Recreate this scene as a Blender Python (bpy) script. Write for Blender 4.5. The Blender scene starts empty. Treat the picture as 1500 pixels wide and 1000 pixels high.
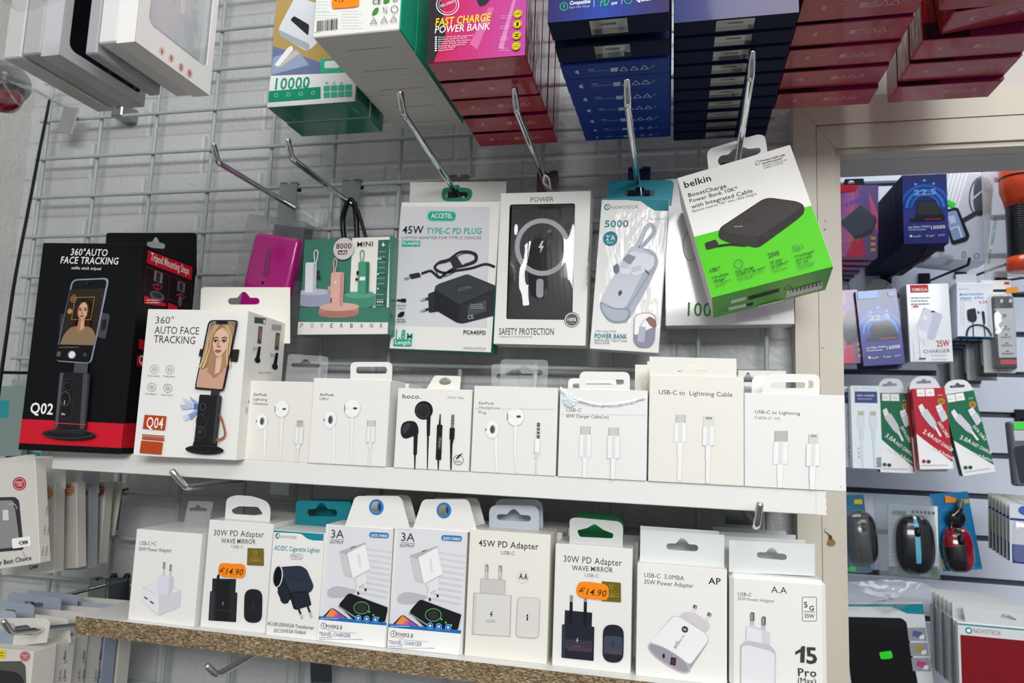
import bpy, bmesh, math, random
from math import sin, cos, pi, radians
from mathutils import Vector, Matrix
from mathutils.geometry import tessellate_polygon
SC = bpy.context.scene
COL = SC.collection
random.seed(7)

# ------------------------------------------------------------------ camera, world, lights, exposure
FOCAL = 1040.0
CAM = Vector((0.0, -1.05, 1.5))
RX = Vector((0.97481647, 0.21972206, 0.03814521))     # camera right in world axes
RDN = Vector((0.01021009, 0.12689612, -0.99186346))   # camera down
RF = Vector((-0.22277477, 0.96727431, 0.12145705))    # camera forward
cam_data = bpy.data.cameras.new('camera')
cam = bpy.data.objects.new('camera', cam_data)
COL.objects.link(cam)
cam.matrix_world = Matrix(((RX.x, -RDN.x, -RF.x, CAM.x), (RX.y, -RDN.y, -RF.y, CAM.y),
                           (RX.z, -RDN.z, -RF.z, CAM.z), (0, 0, 0, 1)))
cam_data.sensor_width = 36.0
cam_data.lens = FOCAL / 1500 * 36
cam_data.clip_start = 0.02
cam_data.dof.use_dof = True
cam_data.dof.focus_distance = 0.84
cam_data.dof.aperture_fstop = 7.5
SC.camera = cam

W = bpy.data.worlds.new('shop_light')
SC.world = W
W.use_nodes = True
wn = W.node_tree
wtc = wn.nodes.new('ShaderNodeTexCoord')
wsp = wn.nodes.new('ShaderNodeSeparateXYZ')
wno = wn.nodes.new('ShaderNodeTexNoise')
wno.inputs['Scale'].default_value = 2.2
wno.inputs['Detail'].default_value = 2
wad = wn.nodes.new('ShaderNodeMath')
wad.operation = 'MULTIPLY_ADD'
wad.inputs[1].default_value = 0.9
wrp = wn.nodes.new('ShaderNodeValToRGB')     # shop interior around: dark below, bright towards the ceiling
for pos, v in ((0.0, .05), (.32, .10), (.5, .26), (.72, .62), (1.0, .75)):
    e = wrp.color_ramp.elements.new(pos) if pos not in (0.0, 1.0) else wrp.color_ramp.elements[int(pos)]
    e.position = pos
    e.color = (v * .95, v * .975, v, 1)
wmp = wn.nodes.new('ShaderNodeMapRange')
wmp.inputs[1].default_value = -0.55
wmp.inputs[2].default_value = 1.45
wn.links.new(wtc.outputs['Generated'], wsp.inputs[0])
wn.links.new(wtc.outputs['Generated'], wno.inputs['Vector'])
wn.links.new(wno.outputs['Fac'], wad.inputs[0])
wn.links.new(wsp.outputs['Z'], wad.inputs[2])
wn.links.new(wad.outputs[0], wmp.inputs[0])
wn.links.new(wmp.outputs[0], wrp.inputs[0])
wn.links.new(wrp.outputs[0], wn.nodes['Background'].inputs[0])
wn.nodes['Background'].inputs[1].default_value = 1.15


def area(name, loc, target, sx, sy, power, color):
    l = bpy.data.lights.new(name, 'AREA')
    l.shape = 'RECTANGLE'
    l.size, l.size_y = sx, sy
    l.energy = power
    l.color = color
    o = bpy.data.objects.new(name, l)
    COL.objects.link(o)
    o.location = loc
    o.rotation_euler = (Vector(target) - Vector(loc)).to_track_quat('-Z', 'Y').to_euler()
    return o


area('ceiling_light', (0.65, -1.35, 2.75), (0.35, -0.3, 1.4), 1.2, 0.4, 13, (1.0, 0.985, 0.96))
area('ceiling_light', (0.75, -3.5, 2.6), (0.1, -0.3, 1.5), 2.0, 0.6, 98, (0.98, 0.99, 1.0))
area('back_room_light', (0.9, 0.25, 2.6), (0.9, 0.5, 1.3), 1.2, 0.3, 15, (0.9, 0.95, 1.0))
SC.view_settings.view_transform = 'Standard'
SC.view_settings.look = 'None'
SC.view_settings.gamma = 1
SC.view_settings.use_curve_mapping = False
SC.view_settings.exposure = -0.28


# ------------------------------------------------------------------ materials
def lin(c):
    return c / 12.92 if c <= 0.04045 else ((c + 0.055) / 1.055) ** 2.4


def rgb(h):
    return tuple(lin(int(h[i:i + 2], 16) / 255) for i in (0, 2, 4)) + (1,)


MATS = {}


def paper(h, rough=0.45, coat=0.0, metal=0.0, bump=0.0, scale=300, wrinkle=False, spec=0.5):
    """printed card, plastic or metal: a principled surface with a fine procedural grain"""
    k = ('p', h, rough, coat, metal, bump, scale, wrinkle, spec)
    if k in MATS:
        return MATS[k]
    m = bpy.data.materials.new('card ' + h)
    m.use_nodes = True
    nt = m.node_tree
    b = nt.nodes['Principled BSDF']
    b.inputs['Base Color'].default_value = rgb(h)
    b.inputs['Roughness'].default_value = rough
    b.inputs['Metallic'].default_value = metal
    b.inputs['Specular IOR Level'].default_value = spec if metal else min(spec, .28)
    if coat:
        b.inputs['Coat Weight'].default_value = coat
        b.inputs['Coat Roughness'].default_value = 0.06
    if bump or wrinkle:
        tc = nt.nodes.new('ShaderNodeTexCoord')
        n = nt.nodes.new('ShaderNodeTexNoise')
        n.inputs['Scale'].default_value = 26 if wrinkle else scale
        n.inputs['Detail'].default_value = 3
        bp = nt.nodes.new('ShaderNodeBump')
        bp.inputs['Strength'].default_value = 0.4 if wrinkle else bump
        bp.inputs['Distance'].default_value = 0.004 if wrinkle else 0.001
        if wrinkle:
            mp = nt.nodes.new('ShaderNodeMapping')
            mp.inputs['Scale'].default_value = (2.2, 2.2, 0.8)
            nt.links.new(tc.outputs['Object'], mp.inputs[0])
            nt.links.new(mp.outputs[0], n.inputs['Vector'])
        else:
            nt.links.new(tc.outputs['Object'], n.inputs['Vector'])
        nt.links.new(n.outputs['Fac'], bp.inputs['Height'])
        nt.links.new(bp.outputs[0], b.inputs['Coat Normal' if wrinkle else 'Normal'])
    MATS[k] = m
    return m


def ink(h):
    return paper(h, 0.45, spec=.2)


def gink(h):
    return paper(h, 0.25, 0.3)


def clear(name='clear plastic', alpha=0.12, tint='ffffff', rough=0.06, bump=0.0, scale=60):
    """thin clear plastic: mostly see-through, shining at grazing angles"""
    k = ('c', name)
    if k in MATS:
        return MATS[k]
    m = bpy.data.materials.new(name)
    m.use_nodes = True
    nt = m.node_tree
    nt.nodes.remove(nt.nodes['Principled BSDF'])
    out = nt.nodes['Material Output']
    tr = nt.nodes.new('ShaderNodeBsdfTransparent')
    tr.inputs[0].default_value = rgb(tint)
    gl = nt.nodes.new('ShaderNodeBsdfGlossy')
    gl.inputs['Roughness'].default_value = rough
    df = nt.nodes.new('ShaderNodeBsdfDiffuse')
    df.inputs[0].default_value = (0.8, 0.82, 0.84, 1)
    fr = nt.nodes.new('ShaderNodeLayerWeight')
    fr.inputs[0].default_value = 0.5
    pw = nt.nodes.new('ShaderNodeMath')
    pw.operation = 'POWER'
    pw.inputs[1].default_value = 4.0
    ad = nt.nodes.new('ShaderNodeMath')
    ad.operation = 'MULTIPLY_ADD'
    ad.inputs[1].default_value = 0.8
    ad.inputs[2].default_value = 0.05
    nt.links.new(fr.outputs['Facing'], pw.inputs[0])
    nt.links.new(pw.outputs[0], ad.inputs[0])
    m1 = nt.nodes.new('ShaderNodeMixShader')
    m1.inputs[0].default_value = alpha
    m2 = nt.nodes.new('ShaderNodeMixShader')
    nt.links.new(tr.outputs[0], m1.inputs[1])
    nt.links.new(df.outputs[0], m1.inputs[2])
    nt.links.new(ad.outputs[0], m2.inputs[0])
    nt.links.new(m1.outputs[0], m2.inputs[1])
    nt.links.new(gl.outputs[0], m2.inputs[2])
    nt.links.new(m2.outputs[0], out.inputs[0])
    if bump:
        n = nt.nodes.new('ShaderNodeTexNoise')
        n.inputs['Scale'].default_value = scale
        n.inputs['Detail'].default_value = 4
        tc = nt.nodes.new('ShaderNodeTexCoord')
        bp = nt.nodes.new('ShaderNodeBump')
        bp.inputs['Strength'].default_value = bump
        bp.inputs['Distance'].default_value = 0.01
        nt.links.new(tc.outputs['Object'], n.inputs['Vector'])
        nt.links.new(n.outputs['Fac'], bp.inputs['Height'])
        nt.links.new(bp.outputs[0], gl.inputs['Normal'])
        nt.links.new(bp.outputs[0], fr.inputs['Normal'])
    MATS[k] = m
    return m


CHROME = paper('d9dbdc', 0.07, 0, 1.0)
STEEL = paper('8f9494', 0.22, 0, 1.0)
WHITE = paper('e9e7e2', 0.42, bump=0.06, scale=400)
CREAMW = paper('e6e3d9', 0.45, bump=0.06, scale=400)
WRAPW = paper('e6e5e1', 0.4, 0.4, wrinkle=True)
CLEAR = clear()


# ------------------------------------------------------------------ picture geometry: where a viewing ray meets a plane
def ray(px, py):
    return (RX * (px - 750) + RDN * (py - 500) + RF * FOCAL)


def at(px, py, Y):
    r = ray(px, py)
    return CAM + r * ((Y - CAM.y) / r.y)


def atz(px, py, Z):
    r = ray(px, py)
    return CAM + r * ((Z - CAM.z) / r.z)


def atx(px, py, X):
    r = ray(px, py)
    return CAM + r * ((X - CAM.x) / r.x)


class View:
    """a magnified reading of the photograph: reading (x, y) -> photo pixel"""
    def __init__(s, x0, y0, k):
        s.x0, s.y0, s.k = x0, y0, k

    def __call__(s, x, y):
        return (s.x0 + x * s.k, s.y0 + y * s.k)


ONE = View(0, 0, 1)


class Face:
    """a flat rectangle in the world: corner o, unit axes u (across) and v (up), normal n towards the viewer"""
    def __init__(s, o, u, v, w, h):
        s.o, s.u, s.v, s.w, s.h = Vector(o), Vector(u).normalized(), Vector(v).normalized(), w, h
        s.n = s.u.cross(s.v)

    def at(s, a, b, c=0.0):
        return s.o + s.u * a + s.v * b + s.n * c

    def uv(s, px, py):
        r = ray(px, py)
        t = (s.o - CAM).dot(s.n) / r.dot(s.n)
        p = CAM + r * t - s.o
        return (p.dot(s.u), p.dot(s.v))

    def shift(s, c):
        return Face(s.o + s.n * c, s.u, s.v, s.w, s.h)

    def right(s, d):
        return Face(s.at(s.w, 0), -s.n, s.v, d, s.h)

    def left(s, d):
        return Face(s.at(0, 0, -d), s.n, s.v, d, s.h)

    def bottom(s, d):
        return Face(s.at(0, 0, -d), s.u, s.n, s.w, d)

    def top(s, d):
        return Face(s.at(0, s.h), s.u, -s.n, s.w, d)


def face_px(bl, br, tl, Y):
    a, b, c = at(*bl, Y), at(*br, Y), at(*tl, Y)
    u = (b - a)
    w = u.length
    u.normalize()
    t = c - a
    v = (t - u * t.dot(u))
    return Face(a, u, v, w, v.length)


def face_on(bl, br, tl, z, yawk=1.0, dy=0.0, y0=-.212, y1=-.203):
    """front of a box standing on the level z; bl and br are where its lower corners show"""
    a, b = atz(*bl, z), atz(*br, z)
    ym = max(y0, min(y1, (a.y + b.y) / 2 + dy))
    yaw = math.atan2(b.y - a.y, b.x - a.x) * yawk
    a, b = at(*bl, ym), at(*br, ym)
    w = (b - a).length
    mid = (a + b) / 2
    u = Vector((cos(yaw), sin(yaw), 0))
    o = Vector((mid.x, ym, z)) - u * (w / 2)
    f = Face(o, u, (0, 0, 1), w, 1)
    f.h = f.uv(*tl)[1]
    return f


def face_pose(X, Y, Z, yaw, pitch, roll, w, h):
    M = Matrix.Rotation(yaw, 3, 'Z') @ Matrix.Rotation(pitch, 3, 'X') @ Matrix.Rotation(roll, 3, 'Y')
    return Face((X, Y, Z), M @ Vector((1, 0, 0)), M @ Vector((0, 0, 1)), w, h)


# ------------------------------------------------------------------ mesh building
class MB:
    def __init__(s):
        s.v, s.f, s.m, s.sm, s.mats = [], [], [], [], []

    def mi(s, mat):
        if mat not in s.mats:
            s.mats.append(mat)
        return s.mats.index(mat)

    def add(s, verts, faces, mat, smooth=False):
        b = len(s.v)
        s.v += [Vector(p) for p in verts]
        i = s.mi(mat)
        for f in faces:
            s.f.append([b + k for k in f])
            s.m.append(i)
            s.sm.append(smooth)
        return s

    def box(s, fr, d, mat, bevel=0.0006, seg=1, mats=None, w=None, h=None):
        """a block behind the face fr, d deep; mats: optional dict R L B T K for the other sides"""
        w = w or fr.w
        h = h or fr.h
        bm = bmesh.new()
        bmesh.ops.create_cube(bm, size=1)
        for q in bm.verts:
            q.co = Vector(((q.co.x + .5) * w, (q.co.y + .5) * h, (q.co.z - .5) * d))
        if bevel:
            bmesh.ops.bevel(bm, geom=bm.edges[:], offset=min(bevel, d * .45), segments=seg, affect='EDGES', profile=.5)
        bm.normal_update()
        names = {}
        for fa in bm.faces:
            n = fa.normal
            a = max(range(3), key=lambda i: abs(n[i]))
            key = 'RL'[n.x < 0] if a == 0 else ('TB'[n.y < 0] if a == 1 else 'FK'[n.z < 0])
            names.setdefault(key, []).append(fa)
        base = len(s.v)
        bm.verts.index_update()
        s.v += [fr.at(*q.co) for q in bm.verts]
        for key, fs in names.items():
            i = s.mi((mats or {}).get(key, mat))
            for fa in fs:
                s.f.append([base + q.index for q in fa.verts])
                s.m.append(i)
                s.sm.append(seg > 1)
        bm.free()
        return s

    def block(s, x0, x1, y0, y1, z0, z1, mat, bevel=0.0):
        return s.box(Face((x0, y0, z0), (1, 0, 0), (0, 0, 1), x1 - x0, z1 - z0), y1 - y0, mat, bevel)

    def tube(s, pts, r, mat, n=12, caps=True, radii=None):
        pts = [Vector(p) for p in pts]
        rings = []
        prev = None
        for i, p in enumerate(pts):
            t = (pts[min(i + 1, len(pts) - 1)] - pts[max(i - 1, 0)]).normalized()
            if prev is None:
                a = Vector((0, 0, 1)) if abs(t.z) < .9 else Vector((1, 0, 0))
                x = t.cross(a).normalized()
            else:
                x = (prev - t * prev.dot(t)).normalized()
            prev = x
            y = t.cross(x)
            rr = radii[i] if radii else r
            rings.append([p + x * (cos(2 * pi * k / n) * rr) + y * (sin(2 * pi * k / n) * rr) for k in range(n)])
        vs = [q for rg in rings for q in rg]
        fs = []
        for i in range(len(pts) - 1):
            for k in range(n):
                fs.append((i * n + k, i * n + (k + 1) % n, (i + 1) * n + (k + 1) % n, (i + 1) * n + k))
        s.add(vs, fs, mat, True)
        if caps:
            s.add(rings[0], [tuple(range(n))[::-1]], mat)
            s.add(rings[-1], [tuple(range(n))], mat)
        return s

    def lathe(s, o, axis, prof, mat, n=24):
        axis = Vector(axis).normalized()
        a = Vector((0, 0, 1)) if abs(axis.z) < .9 else Vector((1, 0, 0))
        x = axis.cross(a).normalized()
        y = axis.cross(x)
        vs, fs = [], []
        for r, t in prof:
            for k in range(n):
                vs.append(Vector(o) + axis * t + x * (r * cos(2 * pi * k / n)) + y * (r * sin(2 * pi * k / n)))
        for i in range(len(prof) - 1):
            for k in range(n):
                fs.append((i * n + k, i * n + (k + 1) % n, (i + 1) * n + (k + 1) % n, (i + 1) * n + k))
        return s.add(vs, fs, mat, True)

    def prism(s, fr, outline, holes, c0, c1, mat, edge=None):
        """a plate with holes: outline and holes in the face's own a, b; from depth c0 (back) to c1 (front)"""
        loops = [outline] + holes
        tris = tessellate_polygon([[Vector((p[0], p[1], 0)) for p in l] for l in loops])
        flat = [p for l in loops for p in l]
        fv = [fr.at(p[0], p[1], c1) for p in flat]
        bv = [fr.at(p[0], p[1], c0) for p in flat]
        ft = []
        for t in tris:
            a, b, c = (flat[i] for i in t)
            ar = (b[0] - a[0]) * (c[1] - a[1]) - (b[1] - a[1]) * (c[0] - a[0])
            ft.append(t if ar > 0 else t[::-1])
        s.add(fv, ft, mat)
        s.add(bv, [t[::-1] for t in ft], mat)
        k = 0
        for li, l in enumerate(loops):
            n = len(l)
            ar = sum(l[i][0] * l[(i + 1) % n][1] - l[(i + 1) % n][0] * l[i][1] for i in range(n))
            ccw = (ar > 0) == (li == 0)
            vs = [fr.at(p[0], p[1], c1) for p in l] + [fr.at(p[0], p[1], c0) for p in l]
            fs = []
            for i in range(n):
                j = (i + 1) % n
                q = (i, i + n, j + n, j)
                fs.append(q if ccw else q[::-1])
            s.add(vs, fs, edge or mat)
        return s

    def build(s, name, parent=None, inv=None):
        me = bpy.data.meshes.new(name)
        inv = inv or Matrix.Identity(4)
        me.from_pydata([inv @ p for p in s.v], [], s.f)
        for m in s.mats:
            me.materials.append(m)
        me.polygons.foreach_set('material_index', s.m)
        me.polygons.foreach_set('use_smooth', s.sm)
        me.update()
        o = bpy.data.objects.new(name, me)
        COL.objects.link(o)
        if parent:
            o.parent = parent
        return o


class Thing:
    """an Empty at the thing's base; parts hang under it"""
    def __init__(s, name, label, cat, M, group=None):
        s.M = M
        s.inv = M.inverted()
        s.o = bpy.data.objects.new(name, None)
        s.o.empty_display_size = 0.02
        COL.objects.link(s.o)
        s.o.matrix_world = M
        tag(s.o, label, cat, group)

    def part(s, name, mb, label=None, parent=None):
        o = mb.build(name, parent or s.o, s.inv)
        if label:
            o['label'] = label
        return o


def tag(o, label, cat, group=None, kind=None):
    o['label'] = label
    o['category'] = cat
    if group:
        o['group'] = group
    if kind:
        o['kind'] = kind
    return o


def frame_matrix(fr, d=0.0):
    """base-centre matrix of a box with front fr"""
    p = fr.at(fr.w / 2, 0, -d / 2)
    u, v, n = fr.u, fr.v, fr.n
    return Matrix(((u.x, -n.x, v.x, p.x), (u.y, -n.y, v.y, p.y), (u.z, -n.z, v.z, p.z), (0, 0, 0, 1)))


def loc_matrix(p):
    return Matrix.Translation(Vector(p))


def solo(name, label, cat, mb, M, group=None):
    """a thing that is one mesh"""
    o = mb.build(name, None, M.inverted())
    o.matrix_world = M
    return tag(o, label, cat, group)


def structure(name, mb):
    o = mb.build(name)
    o['kind'] = 'structure'
    return o


def copy_thing(src, M, label=None, group=None):
    """a copy of a thing with copies of its parts and sub-parts; M moves it in the world"""
    r = src.copy()
    COL.objects.link(r)
    r.matrix_world = M @ src.matrix_world
    if label:
        r['label'] = label
    if group:
        r['group'] = group
    for ch in list(src.children):
        c = ch.copy()
        COL.objects.link(c)
        c.parent = r
        for g in ch.children:
            d = g.copy()
            COL.objects.link(d)
            d.parent = c
    return r


# ------------------------------------------------------------------ print: flat shapes and lettering laid on a face
TXT = {}


def glyphs(s, bold=0.0, shear=0.0):
    k = (s, bold, shear)
    if k not in TXT:
        cu = bpy.data.curves.new('lettering', 'FONT')
        cu.body = s
        cu.size = 1
        cu.resolution_u = 2
        cu.offset = bold * .62
        cu.space_character = 1.06 if bold > .006 else 1.0
        cu.shear = shear
        ob = bpy.data.objects.new('lettering', cu)
        me = bpy.data.meshes.new_from_object(ob)
        vs = [(v.co.x, v.co.y) for v in me.vertices]
        fs = [tuple(p.vertices) for p in me.polygons]
        bpy.data.objects.remove(ob)
        bpy.data.curves.remove(cu)
        bpy.data.meshes.remove(me)
        x0 = min((v[0] for v in vs), default=0)
        x1 = max((v[0] for v in vs), default=1)
        TXT[k] = ([(v[0] - x0, v[1]) for v in vs], fs, max(x1 - x0, 1e-4))
    return TXT[k]


def smooth_loop(pts, k=4):
    n = len(pts)
    out = []
    for i in range(n):
        p0, p1, p2, p3 = pts[i - 1], pts[i], pts[(i + 1) % n], pts[(i + 2) % n]
        for j in range(k):
            t = j / k
            out.append(tuple(.5 * (2 * p1[a] + (p2[a] - p0[a]) * t + (2 * p0[a] - 5 * p1[a] + 4 * p2[a] - p3[a]) * t * t
                                   + (3 * p1[a] - p0[a] - 3 * p2[a] + p3[a]) * t ** 3) for a in (0, 1)))
    return out


def smooth_line(pts, k=5):
    out = []
    n = len(pts)
    for i in range(n - 1):
        p0, p1, p2, p3 = pts[max(i - 1, 0)], pts[i], pts[i + 1], pts[min(i + 2, n - 1)]
        for j in range(k):
            t = j / k
            out.append(tuple(.5 * (2 * p1[a] + (p2[a] - p0[a]) * t + (2 * p0[a] - 5 * p1[a] + 4 * p2[a] - p3[a]) * t * t
                                   + (3 * p1[a] - p0[a] - 3 * p2[a] + p3[a]) * t ** 3) for a in range(len(p1))))
    out.append(tuple(pts[-1]))
    return out


def round_poly(pts, r, k=5):
    """polygon with its corners rounded"""
    out = []
    n = len(pts)
    for i in range(n):
        p, a, b = Vector(pts[i]), Vector(pts[i - 1]), Vector(pts[(i + 1) % n])
        ri = r[i] if isinstance(r, (list, tuple)) else r
        if ri <= 0:
            out.append(tuple(p))
            continue
        da, db = (a - p), (b - p)
        ri = min(ri, da.length * .49, db.length * .49)
        q0, q1 = p + da.normalized() * ri, p + db.normalized() * ri
        for j in range(k + 1):
            t = j / k
            out.append(tuple(q0 * (1 - t) ** 2 + p * 2 * t * (1 - t) + q1 * t * t))
    return out


def rr(x0, y0, x1, y1, r):
    return round_poly([(x0, y0), (x1, y0), (x1, y1), (x0, y1)], r)


def ellipse(cx, cy, rx, ry, ang=0, n=28):
    return [(cx + rx * cos(2 * pi * i / n) * cos(ang) - ry * sin(2 * pi * i / n) * sin(ang),
             cy + rx * cos(2 * pi * i / n) * sin(ang) + ry * sin(2 * pi * i / n) * cos(ang)) for i in range(n)]


def slot(cx, cy, w, h, skew=0.0):
    """euro-style hang hole: a flat slot with a bump in the middle of its upper edge"""
    a, b = w / 2, h * .27
    pts = [(-a + b, -b * .9)]
    pts += [(-w * .2, -b), (-w * .13, -h * .5), (-w * .05, -h * .72), (w * .05, -h * .72), (w * .13, -h * .5), (w * .2, -b)]
    pts += [(a - b + b * cos(t), b * sin(t)) for t in (-pi / 2, -pi / 4, 0, pi / 4, pi / 2)]
    pts += [(-a + b + b * cos(t), b * sin(t)) for t in (pi / 2, pi * .75, pi, pi * 1.25)]
    return [(cx + x, cy + y + x * skew) for x, y in pts]


class Paint:
    STEP = 0.00007
    region = None       # optional convex outline, in face units, that print is cut to

    def __init__(s, mb, fr, view=ONE, clip=True):
        s.mb, s.fr, s.view, s.k, s.clipped = mb, fr, view, 1, clip

    def uv(s, x, y):
        return s.fr.uv(*s.view(x, y))

    def scale(s, x, y):
        a, b = s.uv(x, y), s.uv(x + 1, y)
        return math.hypot(a[0] - b[0], a[1] - b[1])

    def clip(s, p):
        e = 0.0004
        for ax, lim, sg in ((0, e, 1), (0, s.fr.w - e, -1), (1, e, 1), (1, s.fr.h - e, -1)):
            out = []
            for i in range(len(p)):
                a, b = p[i - 1], p[i]
                ia, ib = (a[ax] - lim) * sg >= 0, (b[ax] - lim) * sg >= 0
                if ia != ib:
                    t = (lim - a[ax]) / (b[ax] - a[ax])
                    out.append((a[0] + (b[0] - a[0]) * t, a[1] + (b[1] - a[1]) * t))
                if ib:
                    out.append(b)
            p = out
            if not p:
                break
        return p

    def cut(s, p):
        R = s.region
        n = len(R)
        area2 = sum(R[i][0] * R[(i + 1) % n][1] - R[(i + 1) % n][0] * R[i][1] for i in range(n))
        sg = 1 if area2 > 0 else -1
        for i in range(n):
            (ax, ay), (bx, by) = R[i], R[(i + 1) % n]
            side = lambda q: sg * ((bx - ax) * (q[1] - ay) - (by - ay) * (q[0] - ax))
            out = []
            for j in range(len(p)):
                a, b = p[j - 1], p[j]
                da, db = side(a), side(b)
                if (da >= 0) != (db >= 0):
                    t = da / (da - db)
                    out.append((a[0] + (b[0] - a[0]) * t, a[1] + (b[1] - a[1]) * t))
                if db >= 0:
                    out.append(b)
            p = out
            if len(p) < 3:
                return []
        return p

    def lay(s, p, mat):
        """p in face units"""
        if s.clipped:
            p = s.clip(p)
        if s.region:
            p = s.cut(p)
        if len(p) < 3:
            return
        c = s.k * s.STEP
        s.k += 1
        tr = tessellate_polygon([[Vector((a, b, 0)) for a, b in p]])
        fs = []
        for t in tr:
            A, B, D = (p[i] for i in t)
            ar = (B[0] - A[0]) * (D[1] - A[1]) - (B[1] - A[1]) * (D[0] - A[0])
            fs.append(t if ar > 0 else t[::-1])
        s.mb.add([s.fr.at(a, b, c) for a, b in p], fs, mat)

    def poly(s, mat, pts):
        s.lay([s.uv(*p) for p in pts], mat)
        return s

    def blob(s, mat, pts, k=4):
        return s.poly(mat, smooth_loop(pts, k))

    def rect(s, mat, x0, y0, x1, y1, r=0.0):
        """upright in the face: opposite corners as read"""
        a, b = s.uv(x0, y1), s.uv(x1, y0)
        u0, u1, v0, v1 = min(a[0], b[0]), max(a[0], b[0]), min(a[1], b[1]), max(a[1], b[1])
        s.lay(round_poly([(u0, v0), (u1, v0), (u1, v1), (u0, v1)], r * s.scale(x0, y0)), mat)
        return s

    def fill(s, mat, v0=0.0, v1=1.0, u0=0.0, u1=1.0):
        """a share of the whole face"""
        f = s.fr
        s.lay([(u0 * f.w, v0 * f.h), (u1 * f.w, v0 * f.h), (u1 * f.w, v1 * f.h), (u0 * f.w, v1 * f.h)], mat)
        return s

    def ell(s, mat, cx, cy, rx, ry=None, ang=0):
        c = s.uv(cx, cy)
        k = s.scale(cx, cy)
        s.lay(ellipse(c[0], c[1], rx * k, (ry or rx) * k, -ang), mat)
        return s

    def ring(s, mat, cx, cy, rx, ry=None, w=2, ang=0):
        pts = ellipse(cx, cy, rx, ry or rx, ang)
        return s.line(mat, pts + pts[:1], w)

    def line(s, mat, pts, w, soft=False):
        if soft:
            pts = smooth_line(pts)
        q = [Vector(s.uv(*p)) for p in pts]
        q = [p for i, p in enumerate(q) if i == 0 or (p - q[i - 1]).length > 1e-7]
        k = s.scale(*pts[0]) * .5
        closed = len(q) > 3 and (q[0] - q[-1]).length < 1e-6
        L, R = [], []
        n = len(q)
        for i, p in enumerate(q):
            wi = (w[0] + (w[1] - w[0]) * i / max(n - 1, 1)) if isinstance(w, tuple) else w
            if closed:
                a, b = q[i - 1 if i else n - 2], q[i + 1 if i < n - 1 else 1]
            else:
                a, b = q[max(i - 1, 0)], q[min(i + 1, n - 1)]
            t = (b - a).normalized()
            nn = Vector((-t.y, t.x)) * (k * wi)
            L.append(p + nn)
            R.append(p - nn)
        c = s.k * s.STEP
        s.k += 1
        f = s.fr
        vs = [f.at(p.x, p.y, c) for p in L + R]
        fs = [(i, i + n, i + 1 + n, i + 1) for i in range(n - 1)]
        if s.clipped:
            e = -0.0003
            ok = [all(e <= p.x <= f.w - e and e <= p.y <= f.h - e for p in (L[i], R[i], L[i + 1], R[i + 1])) for i in range(n - 1)]
            fs = [q_ for q_, g in zip(fs, ok) if g]
        if fs:
            s.mb.add(vs, fs, mat)
        return s

    def text(s, t, x0, y0, x1, y1, mat, h=None, bold=0.0, it=0.0):
        """lettering whose baseline runs from (x0, y0) to (x1, y1); h = height of a capital letter as read"""
        vs, fs, wd = glyphs(t, bold, it)
        if not fs:
            return s
        a, b = Vector(s.uv(x0, y0)), Vector(s.uv(x1, y1))
        d = b - a
        kx = d.length / wd
        d.normalize()
        nn = Vector((-d.y, d.x))
        ky = kx if h is None else h * s.scale(x0, y0) / 0.70
        c = s.k * s.STEP
        s.k += 1
        P = []
        for x, y in vs:
            q = a + d * (x * kx) + nn * (y * ky)
            P.append(s.fr.at(q.x, q.y, c))
        s.mb.add(P, fs, mat)
        return s

    def smallprint(s, mat, x0, y0, x1, y1, rows, h=1.6):
        """lines of lettering too small to read"""
        rnd = random.Random(int(x0 * 7 + y0 * 13))
        for i in range(rows):
            y = y0 + (y1 - y0) * i / max(rows - 1, 1)
            x = x0
            end = x0 + (x1 - x0) * rnd.uniform(.75, 1)
            while x < end:
                wv = min(rnd.uniform(2, 6) * h, end - x)
                s.rect(mat, x, y - h * .5, x + wv, y + h * .5)
                s.k -= 1
                x += wv + h * .9
        s.k += 1
        return s


def carton(name, label, fr, d, mat, art=None, view=ONE, cat='box', group=None, mats=None, bevel=0.0007, side=None, under=None, part='carton', lside=None, extra=None):
    """a printed box: front face fr, d deep; art(p) prints the front, side(p) the right side, under(p) the underside"""
    t = Thing(name, label, cat, frame_matrix(fr, d), group)
    t.fr, t.d, t.view = fr, d, view
    mb = MB().box(fr, d, mat, bevel, mats=mats)
    if art:
        art(Paint(mb, fr, view))
    if side:
        side(Paint(mb, fr.right(d), view))
    if lside:
        lside(Paint(mb, fr.left(d), view))
    if under:
        under(Paint(mb, fr.bottom(d), view))
    t.carton = t.part(part, mb)
    return t


def plate(t, name, outline, holes, mat, back=0.001, thick=0.0007, label=None, view=None, parent=None, edge=None):
    """a thin card such as a hang tab in t's own plane, its front `back` behind the box front"""
    fr = t.fr.shift(-back)
    view = view or t.view
    q = lambda l: [fr.uv(*view(*p)) for p in l]
    mb = MB().prism(fr, q(outline), [q(h) for h in holes], -thick, 0, mat, edge)
    return t.part(name, mb, label, parent)


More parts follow.
